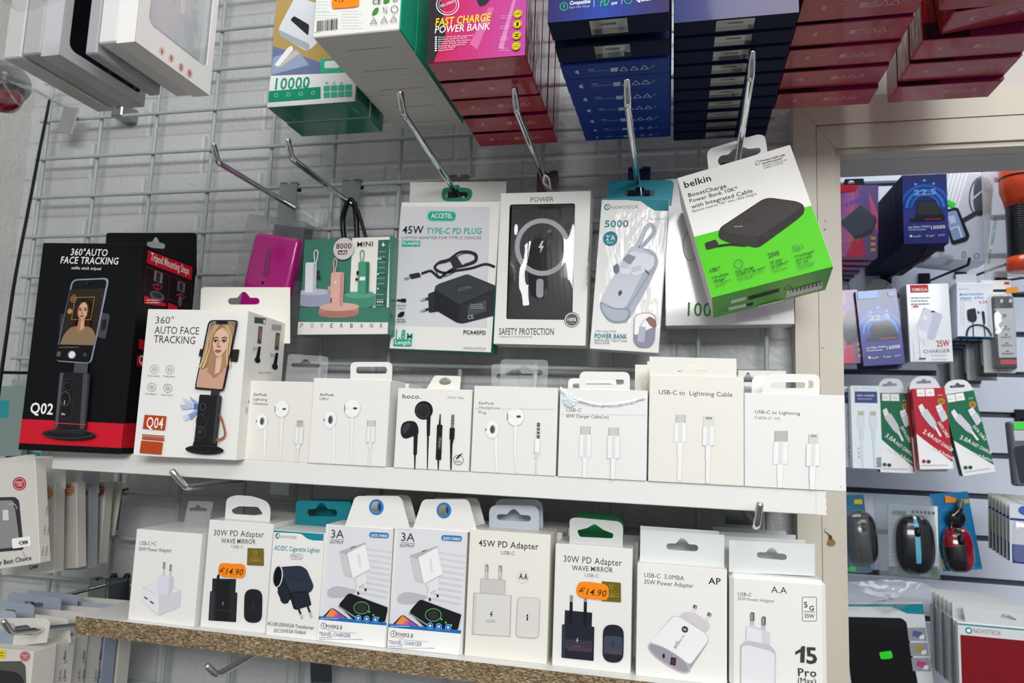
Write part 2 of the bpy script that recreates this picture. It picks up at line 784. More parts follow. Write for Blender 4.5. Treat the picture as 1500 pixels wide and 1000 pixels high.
# ------------------------------------------------------------------ the setting
def plaster(name, h, bricks, bump=0.5):
    m = bpy.data.materials.new(name)
    m.use_nodes = True
    nt = m.node_tree
    L = nt.links.new
    b = nt.nodes['Principled BSDF']
    b.inputs['Roughness'].default_value = 0.42
    tc = nt.nodes.new('ShaderNodeTexCoord')
    n1 = nt.nodes.new('ShaderNodeTexNoise')
    n1.inputs['Scale'].default_value = 110
    n1.inputs['Detail'].default_value = 5
    n2 = nt.nodes.new('ShaderNodeTexNoise')
    n2.inputs['Scale'].default_value = 9
    n2.inputs['Detail'].default_value = 3
    L(tc.outputs['Object'], n1.inputs['Vector'])
    L(tc.outputs['Object'], n2.inputs['Vector'])
    add = nt.nodes.new('ShaderNodeMath')
    add.operation = 'MULTIPLY_ADD'
    add.inputs[1].default_value = 0.9
    L(n2.outputs['Fac'], add.inputs[0])
    L(n1.outputs['Fac'], add.inputs[2])
    last = add.outputs[0]
    if bricks:
        sp = nt.nodes.new('ShaderNodeSeparateXYZ')
        cb = nt.nodes.new('ShaderNodeCombineXYZ')
        L(tc.outputs['Object'], sp.inputs[0])
        L(sp.outputs['X'], cb.inputs['X'])
        L(sp.outputs['Z'], cb.inputs['Y'])
        br = nt.nodes.new('ShaderNodeTexBrick')
        br.inputs['Scale'].default_value = 1
        br.inputs['Brick Width'].default_value = 0.24
        br.inputs['Row Height'].default_value = 0.0745
        br.inputs['Mortar Size'].default_value = 0.006
        br.inputs['Mortar Smooth'].default_value = 0.8
        L(cb.outputs[0], br.inputs['Vector'])
        s2 = nt.nodes.new('ShaderNodeMath')
        s2.operation = 'MULTIPLY_ADD'
        s2.inputs[1].default_value = -1.6
        L(br.outputs['Fac'], s2.inputs[0])
        L(last, s2.inputs[2])
        last = s2.outputs[0]
    bp = nt.nodes.new('ShaderNodeBump')
    bp.inputs['Strength'].default_value = bump
    bp.inputs['Distance'].default_value = 0.006
    L(last, bp.inputs['Height'])
    L(bp.outputs[0], b.inputs['Normal'])
    cr = nt.nodes.new('ShaderNodeMixRGB')
    c = rgb(h)
    cr.inputs[1].default_value = tuple(x * .9 for x in c[:3]) + (1,)
    cr.inputs[2].default_value = tuple(min(1, x * 1.06) for x in c[:3]) + (1,)
    L(n2.outputs['Fac'], cr.inputs[0])
    L(cr.outputs[0], b.inputs['Base Color'])
    return m


BRICK = plaster('white painted brick', 'babbbd', True, 0.4)
PLASTER = plaster('white painted plaster', 'c6c5c1', False, 0.35)
TRIM = paper('c3bcae', 0.42, bump=0.12, scale=30)

structure('wall_back', MB().block(-1.30, 0.19, 0.035, 0.14, 0.0, 3.0, BRICK))
structure('wall_header', MB().block(0.19, 1.75, 0.035, 0.105, 1.909, 3.0, paper('b9b6b0', 0.45, bump=0.2, scale=25)))
structure('wall_left', MB().block(-1.30, -1.232, -1.0, 0.035, 0.0, 3.0, PLASTER))
structure('floor', MB().block(-1.30, 2.4, -4.6, 2.2, -0.05, 0.0, paper('5c5a57', 0.5, bump=0.1, scale=40)))

# door casing: flat outer board, flat inner board, rounded bead, all mitred at the corner
XO, XG, XI, XB = 0.1656, 0.1968, 0.2225, 0.2297
ZO, ZG, ZI, ZB = 1.992, 1.9515, 1.9160, 1.909
FC = Face((0, 0, 0), (1, 0, 0), (0, 0, 1), 1, 1)


def casing(name, x0, x1, z0, z1, c):
    mb = MB()
    g = 0.0004
    mb.prism(FC, [(x0, 0), (x1 - g, 0), (x1 - g, z1), (x0, z0)], [], -0.036, c, TRIM)
    mb.prism(FC, [(x0 + g, z0), (x1, z1 + g), (1.7, z1 + g), (1.7, z0)], [], -0.036, c, TRIM)
    return structure(name, mb)


casing('trim_1', XO, XG, ZO, ZG, 0.0)
casing('trim_2', XG + .0006, XI, ZG - .0006, ZI, -0.0015)
casing('trim_3', XI, XB, ZI, ZB, -0.007)
# the drip of old varnish on the left upright of the casing
mb = MB()
p = Paint(mb, FC.shift(0.0002), View(1200, 700, .2), clip=False)
p.blob(ink('8a6a3c'), [(80, 425), (100, 448), (120, 468), (112, 490), (90, 497), (68, 492), (58, 475), (70, 450)])
p.blob(ink('5d4222'), [(78, 415), (92, 425), (96, 446), (80, 452), (68, 448), (72, 430)])
p.line(ink('2c2116'), [(40, 378), (42, 392), (60, 402), (72, 416), (84, 430)], (3, 9), soft=True)
p.ell(ink('2c2116'), 48, 368, 4, 2.5)
p.ell(ink('4a3a28'), 30, 196, 3)
p.view = View(1180, 240, .24)
p.ell(ink('4a3a28'), 122, 345, 4, 2.5).ell(ink('4a3a28'), 118, 400, 6, 2.5).ell(ink('4a3a28'), 128, 358, 2)
p.view = View(1200, 390, .2)
p.ell(ink('2c2116'), 32, 597, 4).ell(ink('2c2116'), 15, 592, 3)
stain = mb.build('trim_4')
stain['kind'] = 'structure'

# ------------------------------------------------------------------ wire grid panel on the wall
WIRE = paper('a3aaa6', 0.38, 0.2)
grid = Thing('grid_panel', 'grey wire grid panel fixed on the white brick wall behind the shelves', 'display grid', loc_matrix((-0.5, 0, 1.0)))
GX = [-1.161 + 0.1195 * k for k in range(11)] + [0.128]
GZ = [1.8916 - 0.0748 * k for k in range(-5, 14)]
for z in GZ:
    r = 0.0034
    grid.part('horizontal_wire', MB().tube([(-1.172, 0, z), (0.14, 0, z)], r, WIRE, 8))
for x in GX:
    grid.part('vertical_wire', MB().tube([(x, 0.0066, GZ[-1] - .03), (x, 0.0066, GZ[0] + .03)], 0.0034, WIRE, 8))
for x, z in ((-1.0, 2.045), (0.1, 2.045), (-1.0, 1.07), (0.1, 1.07)):
    grid.part('wall_bracket', MB().block(x - .012, x + .012, -.006, .034, z - .006, z + .022, STEEL, .002)
              .tube([(x, -.003, z + .014), (x, -.009, z + .014)], .005, CHROME, 10), 'grey steel wall clip with a screw head')
pl = Thing('steel_plate', 'bare steel plate hanging beside the upper left grid clip', 'plate', loc_matrix(at(92, 178, -.012)))
f = face_px((82, 193), (104, 197), (95, 155), -.012)
pl.part('sheet', MB().box(f, .002, paper('9b9c9a', .4, 0, .4), .0005))
cb = MB().tube(smooth_line([at(x, y, -.03 - .02 * i) for i, (x, y) in enumerate([(73, 145), (66, 180), (57, 225), (47, 278), (38, 325), (30, 365), (20, 420), (10, 490), (0, 560), (-8, 620)])]), .0026, paper('0d0d0d', .3), 10)
solo('power_cable', 'black power cable running down the left corner of the wall', 'cable', cb, loc_matrix(at(0, 560, -.1)))

# ------------------------------------------------------------------ shelves
ZU, ZL, YF = 1.4468, 1.2315, -0.22


def chipboard():
    m = bpy.data.materials.new('raw chipboard edge')
    m.use_nodes = True
    nt = m.node_tree
    L = nt.links.new
    b = nt.nodes['Principled BSDF']
    b.inputs['Roughness'].default_value = .8
    tc = nt.nodes.new('ShaderNodeTexCoord')
    mp = nt.nodes.new('ShaderNodeMapping')
    mp.inputs['Scale'].default_value = (290, 420, 760)
    v = nt.nodes.new('ShaderNodeTexVoronoi')
    v.inputs['Scale'].default_value = 1
    n = nt.nodes.new('ShaderNodeTexNoise')
    n.inputs['Scale'].default_value = 1.6
    n.inputs['Detail'].default_value = 4
    cr = nt.nodes.new('ShaderNodeValToRGB')
    e = cr.color_ramp.elements
    e[0].position, e[0].color = .26, rgb('43362a')
    e[1].position, e[1].color = .8, rgb('d2c3a3')
    e.new(.42).color = rgb('6d5b44')
    e.new(.65).color = rgb('9c8662')
    mx = nt.nodes.new('ShaderNodeMixRGB')
    mx.inputs[0].default_value = .45
    L(tc.outputs['Object'], mp.inputs[0])
    L(mp.outputs[0], v.inputs['Vector'])
    L(mp.outputs[0], n.inputs['Vector'])
    L(v.outputs['Color'], mx.inputs[1])
    L(n.outputs['Fac'], mx.inputs[2])
    L(mx.outputs[0], cr.inputs[0])
    L(cr.outputs[0], b.inputs['Base Color'])
    bp = nt.nodes.new('ShaderNodeBump')
    bp.inputs['Strength'].default_value = .8
    bp.inputs['Distance'].default_value = .0015
    L(mx.outputs[0], bp.inputs['Height'])
    L(bp.outputs[0], b.inputs['Normal'])
    return m


SHELFW = paper('e4e3df', .4, bump=.15, scale=60)
sh = Thing('wall_shelf', 'white upper shelf board carrying the white earphone and cable boxes', 'shelf', loc_matrix((-.34, -.11, ZU - .0262)))
mb = MB().block(-.836, .1598, YF, -.006, ZU - .0262, ZU, SHELFW, .0008)
sh.part('board', mb)
rag = [(.1598, ZU - .0005), (.1598 + .0006, ZU - .001), (.1591, ZU - .006), (.1604, ZU - .010), (.1598, ZU - .015), (.1606, ZU - .019), (.1594, ZU - .022), (.1606, ZU - .0258), (.150, ZU - .0258), (.150, ZU - .0005)]
sh.part('edge_strip', MB().prism(FC.shift(-YF + .0006), rag[::-1], [], -.0006, 0, SHELFW))
sh = Thing('wall_shelf', 'lower shelf of white faced chipboard with a raw brown front edge', 'shelf', loc_matrix((-.2, -.11, ZL - .0225)))
mb = MB().block(-.768, .162, YF, -.006, ZL - .0225, ZL, paper('e2e1dd', .35), .0004)
sh.part('board', mb)
sh.part('raw_edge', MB().block(-.769, .162, YF - .0006, YF, ZL - .0224, ZL - .0002, chipboard()), 'raw brown chipboard edge')


# ------------------------------------------------------------------ display hooks
def hook(X, Zb, bend, label, plate_seen=True, tip=(0, -.0135, .021), group='chrome display hooks on the wire grid', r=.0044, Zwire=None, mat=None, drop=.0):
    b = Vector(bend)
    mat = mat or CHROME
    t = Thing('display_hook', label, 'hook', loc_matrix((X, 0, Zb)), group)
    base = Vector((X, -.006, Zb))
    pts = [base]
    n = 6
    tipv = Vector(tip)
    d0 = (b - base).normalized()
    d1 = tipv.normalized()
    k = .007
    pts.append(b - d0 * k)
    for i in range(1, n):
        s = i / n
        pts.append((b - d0 * k) * (1 - s) ** 2 + b * 2 * s * (1 - s) + (b + d1 * k) * s * s)
    pts += [b + d1 * k, b + tipv]
    e = pts[-1]
    rad = [r] * len(pts)
    pts += [e + d1 * .0012, e + d1 * .0022]
    rad += [r * .85, r * .35]
    t.part('rod', MB().tube(pts, r, mat, 14, radii=rad))
    zw = Zwire if Zwire is not None else min(GZ, key=lambda q: abs(q - Zb - .025))
    w = .0165
    f = Face((X - w, -.0065, zw - .062), (1, 0, 0), (0, 0, 1), w * 2, .069)
    out = [(0, 0), (2 * w, 0), (2 * w, .066), (2 * w - .003, .069), (w + .0035, .069), (w + .0025, .0655), (w - .0025, .0655), (w - .0035, .069), (.003, .069), (0, .066)]
    pm = paper('7f8583', .16, 0, 1.0)
    mb = MB().prism(f, out, [], -.0012, 0, pm)
    for s in (-1, 1):
        x = X + s * w * .6
        mb.box(Face((x - .0062, -.0075, zw + .0042), (1, 0, 0), (0, 0, 1), .0124, .0022), .017, pm, .0006)
        mb.box(Face((x - .0062, .0075, zw - .006), (1, 0, 0), (0, 0, 1), .0124, .011), .002, pm, .0006)
    t.part('back_plate', mb)
    return t


hook(-.638, 1.861, (-.638, -.194, 1.861), 'chrome hook above the pink phone case, leftmost of the upper row')
hook(-.523, 1.857, (-.523, -.192, 1.862), 'chrome hook above the green mini power bank card')
hook(-.338, 1.865, (-.338, -.247, 1.891), 'chrome hook holding the white and green laptop adapter box')
hook(-.194, 1.873, (-.194, -.233, 1.893), 'chrome hook holding the white windowed power bank box')
hook(-.054, 1.857, (-.054, -.283, 1.868), 'chrome hook holding the tall white and teal power bank box')
hook(.0795, 1.846, (.0795, -.272, 1.896), 'chrome hook holding the tilted white and green power bank box')


def under_hook(tip, bend, label, yb, back):
    B = at(*bend, yb)
    T = at(*tip, yb - .012)
    return hook(B.x, B.z + back, tuple(B), label, tip=tuple(T - B), r=.0042, group='chrome hooks under the shelves')


under_hook((252, 690), (272, 714), 'thick chrome hook sticking out under the left end of the white shelf', -.235, .004)
under_hook((1113, 738), (1108, 771), 'thick chrome hook sticking out under the right end of the white shelf', -.238, .004)
under_hook((303, 975), (318, 989), 'thick chrome hook below the left end of the chipboard shelf', -.215, .006)


# ------------------------------------------------------------------ upper shelf
VA = View(0, 330, .36)
VB = View(340, 500, .24)
VC = View(680, 500, .24)
VD = View(930, 500, .24)
K, DG, MG, LG, W_ = ink('121214'), ink('3c3c3e'), ink('77787a'), ink('b9babb'), ink('f2f1ee')


def portrait(p, cx, cy, s, hair, hair2, skin, shade, long=3.2, tilt=0.0, lips='a04848', top='6b5a48'):
    """head and shoulders printed on a screen"""
    q = lambda x, y: (cx + (x + tilt * -y) * s, cy + y * s)
    H, H2, S, D = ink(hair), ink(hair2), ink(skin), ink(shade)
    p.blob(H, [q(0, -1.75), q(.9, -1.55), q(1.35, -.5), q(1.4, .8), q(1.75, 2.2), q(1.6, long), q(.5, long * .95), q(-.7, long * .95), q(-1.8, long), q(-1.7, 2.2), q(-1.35, .8), q(-1.3, -.5), q(-.9, -1.5)])
    p.blob(ink(top), [q(-.9, 2.3), q(0, 2.9), q(.9, 2.3), q(1.9, 2.9), q(2.6, 4.4), q(2.6, 6.5), q(-2.6, 6.5), q(-2.6, 4.4), q(-1.9, 2.9)])
    p.poly(D, [q(-.42, .7), q(.42, .7), q(.5, 2.2), q(.75, 2.6), q(0, 3.3), q(-.75, 2.6), q(-.5, 2.2)])
    p.poly(S, [q(-.1, 1.2), q(.40, 1.0), q(.46, 2.3), q(.4, 2.7), q(0, 2.9)])
    p.blob(D, [q(0, -1.3), q(.66, -1.0), q(.86, -.2), q(.76, .55), q(.34, 1.22), q(0, 1.38), q(-.34, 1.22), q(-.76, .55), q(-.86, -.2), q(-.66, -1.0)])
    p.blob(S, [q(.06, -1.25), q(.66, -.95), q(.83, -.2), q(.72, .55), q(.34, 1.15), q(.08, 1.3), q(-.2, 1.12), q(-.5, .5), q(-.6, -.2), q(-.5, -.9)])
    for sx in (-1, 1):
        p.ell(D, *q(.38 * sx, -.12), .26 * s, .15 * s)
        p.ell(ink('ece2da'), *q(.38 * sx, -.08), .19 * s, .085 * s)
        p.ell(ink('2a1d18'), *q(.38 * sx, -.08), .1 * s, .095 * s)
        p.line(ink('2e1f18'), [q(.18 * sx, -.12), q(.38 * sx, -.2), q(.6 * sx, -.1)], .07 * s)
        p.line(ink('4a3226'), [q(.16 * sx, -.36), q(.4 * sx, -.45), q(.64 * sx, -.32)], .09 * s)
    p.line(D, [q(-.1, -.2), q(-.14, .3)], .1 * s)
    p.blob(D, [q(-.18, .36), q(0, .28), q(.18, .36), q(.1, .46), q(-.1, .46)])
    p.blob(ink(lips), [q(-.3, .76), q(-.1, .68), q(0, .71), q(.1, .68), q(.3, .76), q(.12, .92), q(-.12, .92)])
    p.line(ink('6d2f30'), [q(-.28, .77), q(0, .79), q(.28, .77)], .04 * s)
    p.blob(H, [q(-.05, -1.7), q(-.8, -1.3), q(-1.2, -.1), q(-1.3, 1.2), q(-1.25, 2.4), q(-.8, 2.0), q(-.84, .9), q(-.85, -.1), q(-.55, -.85)])
    p.blob(H, [q(-.05, -1.7), q(.8, -1.3), q(1.2, -.1), q(1.3, 1.2), q(1.25, 2.4), q(.85, 2.0), q(.88, .9), q(.87, -.1), q(.6, -.85)])
    for x0, x1 in ((-.75, -1.1), (-1.0, -1.4), (.8, 1.1), (1.02, 1.35)):
        p.line(H2, [q(x0 * .5, -1.5), q(x0, -.4), q(x0 * 1.05, .8), q(x1, 2.3)], (.05 * s, .12 * s), True)


def q02(p):
    p.poly(ink('c9152b'), [(60, 786), (600, 811), (600, 911), (60, 884)])
    p.text('360°AUTO', 287, 121, 437, 125, W_, 26, .02, .1)
    p.text('FACE TRACKING', 246, 154, 481, 159, W_, 26, .02, .1)
    p.text('selfie stick tripod', 291, 178, 411, 182, W_, 11, .01, .1)
    p.text('Q02', 122, 763, 214, 769, W_, 40, .03)
    # phone in its clamp
    p.poly(ink('33343a'), round_poly([(248, 360), (270, 362), (262, 440), (240, 450)], 6))
    p.poly(ink('45464c'), round_poly([(405, 352), (448, 362), (446, 380), (430, 462), (392, 452)], 7))
    p.poly(ink('1c1c20'), round_poly([(415, 385), (436, 380), (430, 425), (412, 430)], 6))
    p.poly(ink('8d97ab'), round_poly([(294, 220), (447, 213), (373, 564), (223, 553)], 24))
    p.poly(ink('0b0b0e'), round_poly([(299, 225), (438, 219), (367, 558), (228, 548)], 20))
    p.poly(ink('2c211c'), [(286, 262), (430, 256), (384, 490), (240, 484)])
    p.ell(ink('c08a4a'), 286, 350, 10).ell(ink('7a5430'), 300, 300, 14).ell(ink('8a4f3a'), 304, 287, 6)
    sub = Paint(p.mb, p.fr, p.view)
    sub.k = p.k
    sub.region = [sub.uv(*q) for q in [(288, 258), (430, 256), (384, 488), (240, 484)]]
    portrait(sub, 340, 348, 27, '24130f', '4a2a1c', 'dcab8c', 'b07a5c', 3.6, .14, 'a8473f', '8d7458')
    p.k = sub.k
    p.poly(ink('0b0b0e'), [(238, 486), (384, 492), (366, 556), (230, 548)])
    p.line(ink('b3a338'), [(313, 295), (391, 293), (375, 385), (297, 384), (313, 295)], 2)
    p.ell(ink('e9e9e9'), 299, 527, 12.5).ring(ink('b9b9b9'), 299, 527, 15, w=1.5)
    p.poly(ink('5d5a4a'), [(240, 514), (256, 515), (252, 534), (236, 533)])
    p.ell(ink('3b3b40'), 352, 527, 8)
    p.smallprint(ink('8a8a8a'), 246, 497, 350, 500, 1, 2)
    p.ell(ink('26262c'), 362, 236, 6)
    # tripod body
    p.poly(ink('4a4a50'), [(311, 560), (366, 562), (362, 604), (306, 602)])
    p.poly(ink('1b1b1e'), round_poly([(250, 597), (377, 602), (358, 832), (228, 822)], 10))
    p.poly(ink('55555c'), [(253, 600), (266, 600), (242, 820), (231, 820)])
    p.poly(ink('48484f'), [(346, 603), (368, 604), (350, 828), (332, 828)]).poly(ink('2c2c32'), [(366, 604), (374, 604), (355, 828), (350, 828)])
    p.poly(ink('2a2a2f'), round_poly([(268, 622), (314, 626), (300, 790), (250, 786)], 18))
    p.poly(ink('121214'), round_poly([(271, 626), (310, 630), (296, 785), (254, 781)], 17))
    p.ring(ink('55555c'), 274, 705, 20, 28, 2.5)
    p.ell(ink('0a0a0c'), 285, 655, 16).ring(ink('3f3f45'), 285, 655, 16, w=2)
    p.line(ink('b9b9b9'), [(272, 712), (271, 728)], 3)
    p.text('Go', 259, 771, 274, 772, W_, 8, .02)
    p.line(ink('d8324a'), [(229, 803), (358, 811)], 3)
    p.ell(ink('17171a'), 289, 851, 108, 21).ring(ink('47474d'), 289, 848, 100, 17, 2)
    p.poly(ink('26262a'), [(238, 826), (345, 834), (358, 848), (222, 842)])


def q02_side(p):
    p.poly(ink('c9152b'), [(488, 806), (700, 800), (700, 900), (486, 905)])
    p.poly(ink('c9152b'), [(602, 101), (784, 170), (779, 222), (597, 152)])
    p.text('Tripod Mounting Steps', 612, 141, 768, 200, W_, 20, .02)
    for a, b in (((596, 168), (688, 320)), ((694, 205), (780, 330))):
        p.line(ink('6e2029'), [a, (b[0], a[1] + 36), (b[0] - 8, b[1] + 8), (a[0] - 14, b[1] - 34), a], 1.6)
    p.poly(ink('77777c'), [(628, 182), (662, 196), (658, 238), (624, 224)])
    p.poly(ink('2a2a2e'), [(636, 188), (652, 195), (648, 232), (632, 226)])
    p.line(ink('b5303c'), [(620, 244), (640, 238), (660, 252), (640, 262), (624, 252)], 3)
    p.ell(ink('5a5a60'), 638, 288, 30, 12).ell(ink('28282c'), 638, 284, 20, 7)
    p.line(ink('b5303c'), [(640, 240), (638, 282)], 2)
    p.poly(ink('68686e'), [(722, 224), (752, 236), (748, 276), (718, 264)])
    p.poly(ink('2a2a2e'), [(729, 230), (744, 236), (740, 270), (726, 264)])
    p.line(ink('b5303c'), [(716, 284), (734, 278), (752, 292), (732, 300)], 3)
    p.ell(ink('55555a'), 730, 308, 8, 14)
    p.poly(ink('c9152b'), [(584, 285), (672, 318), (670, 330), (582, 318)])
    p.smallprint(W_, 592, 304, 660, 314, 2, 1.5)
    p.poly(ink('c9152b'), [(682, 315), (720, 330), (718, 345), (680, 340)])
    p.poly(ink('c9152b'), [(562, 462), (640, 480), (640, 530), (560, 500)])
    p.poly(ink('c9152b'), [(555, 529), (640, 545), (640, 590), (552, 570)])
    p.text('Q02', 560, 560, 606, 568, W_, 22, .02)


F = face_pose(-.8526, -.26, ZU, .1159, 0, 0, .1476, .2832)
BLK = paper('07090d', .5, spec=.15)
q2 = carton('face_tracker_box', 'tall black and red phone tripod box at the left end of the white shelf', F, .1345, BLK, q02, VA, side=q02_side, mats={'R': paper('120d0f', .5, spec=.15)})
plate(q2, 'hang_tab', round_poly([(432, 30), (800, 30), (800, 200), (425, 200)], [12, 14, 0, 0]), [[(x, y) for x, y in slot(634, 80, 76, 44, .12)]], BLK, .1335)


def q04(p):
    tx = ink('3a3a3c')
    p.text('360°', 632, 399, 706, 400, tx, 27)
    p.text('AUTO FACE', 628, 440, 809, 444, tx, 28, .005)
    p.text('TRACKING', 625, 476, 793, 483, tx, 28, .005)
    for x, y, t in ((629, 585, 'Face tracking'), (692, 587, 'Calibration'), (619, 658, 'AI intelligence'), (684, 662, 'Auto focus')):
        p.ring(ink('8a8a8a'), x, y, 17, w=1.6)
        p.ring(ink('777777'), x, y, 8, w=1.4)
        p.line(ink('777777'), [(x - 5, y), (x + 5, y)], 1.6)
        p.text(t, x - 27, y + 29, x + 20, y + 31, MG, 6)
    R = ink('b3431d')
    p.poly(R, [(591, 770), (680, 776), (673, 834), (583, 827)])
    p.text('Q04', 597, 822, 664, 827, W_, 40, .01)
    for i in range(3):
        p.line(R, [(581, 851 + i * 8), (671, 858 + i * 8)], 4 + i)
    p.poly(R, [(578, 875), (666, 882), (660, 932), (571, 925)])
    # light cone of the sensor
    for k, (x, y) in enumerate([(745, 700), (735, 728), (748, 775), (775, 695), (770, 770)]):
        p.poly(ink(['c3cde0', 'b0bed8', 'c8d1e2', '8ea6cf', '7f9aca'][k]), [(832, 738), (x, y), (x + 10, y + 22)])
    p.poly(ink('4d73b5'), [(832, 738), (795, 722), (792, 750)])
    p.poly(ink('222225'), round_poly([(945, 505), (978, 505), (970, 556), (938, 552)], 5))
    p.poly(ink('222225'), round_poly([(818, 503), (832, 503), (826, 535), (812, 532)], 4))
    p.poly(ink('1a1a1d'), round_poly([(853, 386), (974, 386), (916, 674), (795, 664)], 20))
    p.poly(ink('b8b2aa'), round_poly([(859, 392), (967, 392), (910, 668), (801, 658)], 17))
    sub = Paint(p.mb, p.fr, p.view)
    sub.k = p.k
    sub.region = [sub.uv(*q) for q in [(862, 394), (965, 394), (910, 666), (804, 658)]]
    sub.poly(ink('7d6f62'), [(850, 380), (980, 380), (920, 680), (790, 670)])
    portrait(sub, 899, 476, 45, 'a8875f', 'd6bd94', 'dbb49c', 'a87c63', 4.2, .16, 'a85f58', 'c59d84')
    p.k = sub.k
    p.poly(ink('1a1a1d'), round_poly([(888, 390), (935, 390), (932, 404), (886, 404)], 5))
    p.line(ink('1a1a1d'), [(972, 390), (914, 672), (800, 662)], 6)
    p.poly(ink('303034'), [(868, 670), (902, 673), (898, 692), (864, 690)])
    p.poly(ink('1c1c1f'), round_poly([(820, 688), (911, 693), (889, 902), (796, 895)], 8))
    p.poly(ink('38383c'), [(893, 694), (907, 695), (886, 900), (872, 899)])
    p.ell(ink('0a0a0c'), 834, 738, 10, 13).ring(ink('56565c'), 834, 738, 10, 13, 2)
    p.ring(ink('404046'), 828, 798, 22, 28, 2).ring(ink('404046'), 824, 842, 20, 24, 2).ell(ink('3a3a40'), 822, 840, 8)
    p.line(ink('9a5c3a'), [(902, 770), (914, 800), (924, 850), (908, 868), (888, 872)], 8, soft=True)
    p.ell(ink('151517'), 841, 912, 78, 17)
    p.poly(ink('151517'), [(797, 880), (890, 888), (895, 905), (792, 900)])
    p.ring(ink('3c3c42'), 841, 909, 70, 13, 1.5)


def q04_side(p):
    p.poly(ink('43504c'), [(1036, 372), (1082, 378), (1080, 402), (1034, 397)])
    p.ell(W_, 1075, 391, 4)
    p.poly(ink('a9a9a7'), [(1106, 402), (1146, 405), (1144, 430), (1104, 426)])
    for x, y in ((1052, 410), (1122, 436)):
        p.poly(ink('5b4a3c'), [(x, y), (x + 16, y + 2), (x + 10, y + 72), (x - 6, y + 70)])
        p.poly(ink('8d7260'), [(x + 3, y + 10), (x + 13, y + 11), (x + 8, y + 55), (x - 2, y + 54)])
        p.poly(K, [(x - 2, y + 82), (x + 9, y + 83), (x + 3, y + 132), (x - 12, y + 130)])
        p.ell(K, x - 5, y + 138, 12, 6)
        p.poly(ink('a9bcd9'), [(x - 2, y + 90), (x - 24, y + 84), (x - 22, y + 100)])
    p.line(MG, [(1016, 580), (1150, 596), (1148, 624), (1012, 608), (1016, 580)], 1.4)
    p.smallprint(LG, 1050, 598, 1110, 606, 1, 2.5)
    p.rect(K, 1000, 740, 1004, 766)
    p.rect(K, 1008, 712, 1011, 722)


F = face_pose(-.6774, -.255, ZU, .0839, 0, 0, .1412, .1911)
q4 = carton('face_tracker_box', 'white phone tripod box picturing a blonde woman, right of the black box', F, .1089, WHITE, q04, VA, side=q04_side)
plate(q4, 'hang_tab', round_poly([(818, 251), (1180, 252), (1180, 480), (810, 480)], [16, 0, 0, 0]), [slot(992, 308, 130, 52)], CREAMW, .1079)


# --- earphone and cable boxes in a row
def earbud_pair(p, a, b, ra, rb, ends, lean=.045):
    """two white earphones: a seen from the side, b from the front"""
    S, O, H = ink('f1f1ef'), ink('c9cacb'), ink('4a4b4d')
    (ax, ay), (bx, by) = a, b
    sx = ra * .62
    p.line(ink('d9dadb'), [(ax + sx, ay), (ax + sx * .8, ay + 120), (ends[0][0], ends[0][1])], (ra * .62, ra * .4))
    p.line(S, [(ax + sx, ay), (ax + sx * .8, ay + 120), (ends[0][0], ends[0][1])], (ra * .42, ra * .25))
    p.ell(O, ax, ay, ra * .98, ra * 1.28).ell(S, ax - 1, ay - 1, ra * .93, ra * 1.22)
    p.ell(ink('9fa1a3'), ax + 2, ay - 1, ra * .4, ra * .62).ell(H, ax, ay, ra * .27, ra * .5)
    p.ell(MG, ax - ra * .9, ay, ra * .1, ra * .2)
    p.line(ink('dcdcdc'), [(bx, by + rb), (bx - 4, by + rb + 160), ends[1]], (rb * .42, rb * .22))
    p.line(S, [(bx, by + rb), (bx - 4, by + rb + 160), ends[1]], (rb * .26, rb * .12))
    p.ell(O, bx, by, rb * 1.02, rb * 1.1).ell(S, bx, by - 1, rb * .97, rb * 1.05)
    p.poly(ink('7d7f81'), rr(bx - rb * .98, by - rb * .42, bx - rb * .86, by + rb * .38, 2))
    p.poly(H, rr(bx + rb * .12, by - rb * .14, bx + rb * .62, by + rb * .14, 5))
    p.line(LG, [(bx - rb * .55, by - rb * .12), (bx - rb * .55, by + rb * .1)], 3)


def plug(p, x, y, tw, th, bw, bh, rw, rh, cw, end, tip='c9c9c5', lean=.03, lightning=False, dark=False):
    """a cable plug standing upright, its tip at the top"""
    X = lambda yy: x - lean * (yy - y)
    q = lambda w, y0, y1: [(X(y0) - w / 2, y0), (X(y0) + w / 2, y0), (X(y1) + w / 2, y1), (X(y1) - w / 2, y1)]
    B, O = ink('edecea'), ink('cfcfcd')
    p.poly(ink(tip), round_poly(q(tw, y, y + th), 3))
    if lightning:
        p.poly(ink('9b9b97'), q(tw * .62, y + th * .14, y + th * .34))
    else:
        p.line(ink('94948f'), [(X(y) - tw / 2 + 2, y + 2), (X(y + th) - tw / 2 + 2, y + th)], 3)
        p.line(ink('94948f'), [(X(y) + tw / 2 - 2, y + 2), (X(y + th) + tw / 2 - 2, y + th)], 3)
    y1 = y + th
    p.poly(O, round_poly(q(bw, y1, y1 + bh), 4))
    p.poly(B, round_poly(q(bw - 7, y1 + 1, y1 + bh - 2), 4))
    p.poly(ink('dddcda'), q(bw * .3, y1 + 2, y1 + bh - 2))
    y2 = y1 + bh
    p.poly(O, q(rw, y2, y2 + rh)).poly(B, q(rw - 6, y2, y2 + rh))
    p.poly(O, q(cw, y2 + rh, end)).poly(B, q(cw - 5, y2 + rh, end))


def upright(bl, br, tl, Y=-.2215, z=ZU):
    f = face_px(bl, br, tl, Y)
    h = f.h
    a, b = f.at(0, 0), f.at(f.w, 0)
    return Face((a.x, Y, z), (1, 0, 0), (0, 0, 1), b.x - a.x, at(*tl, Y).z - z)


EG = 'white earphone boxes on the upper shelf'
CG = 'white cable boxes on the upper shelf'


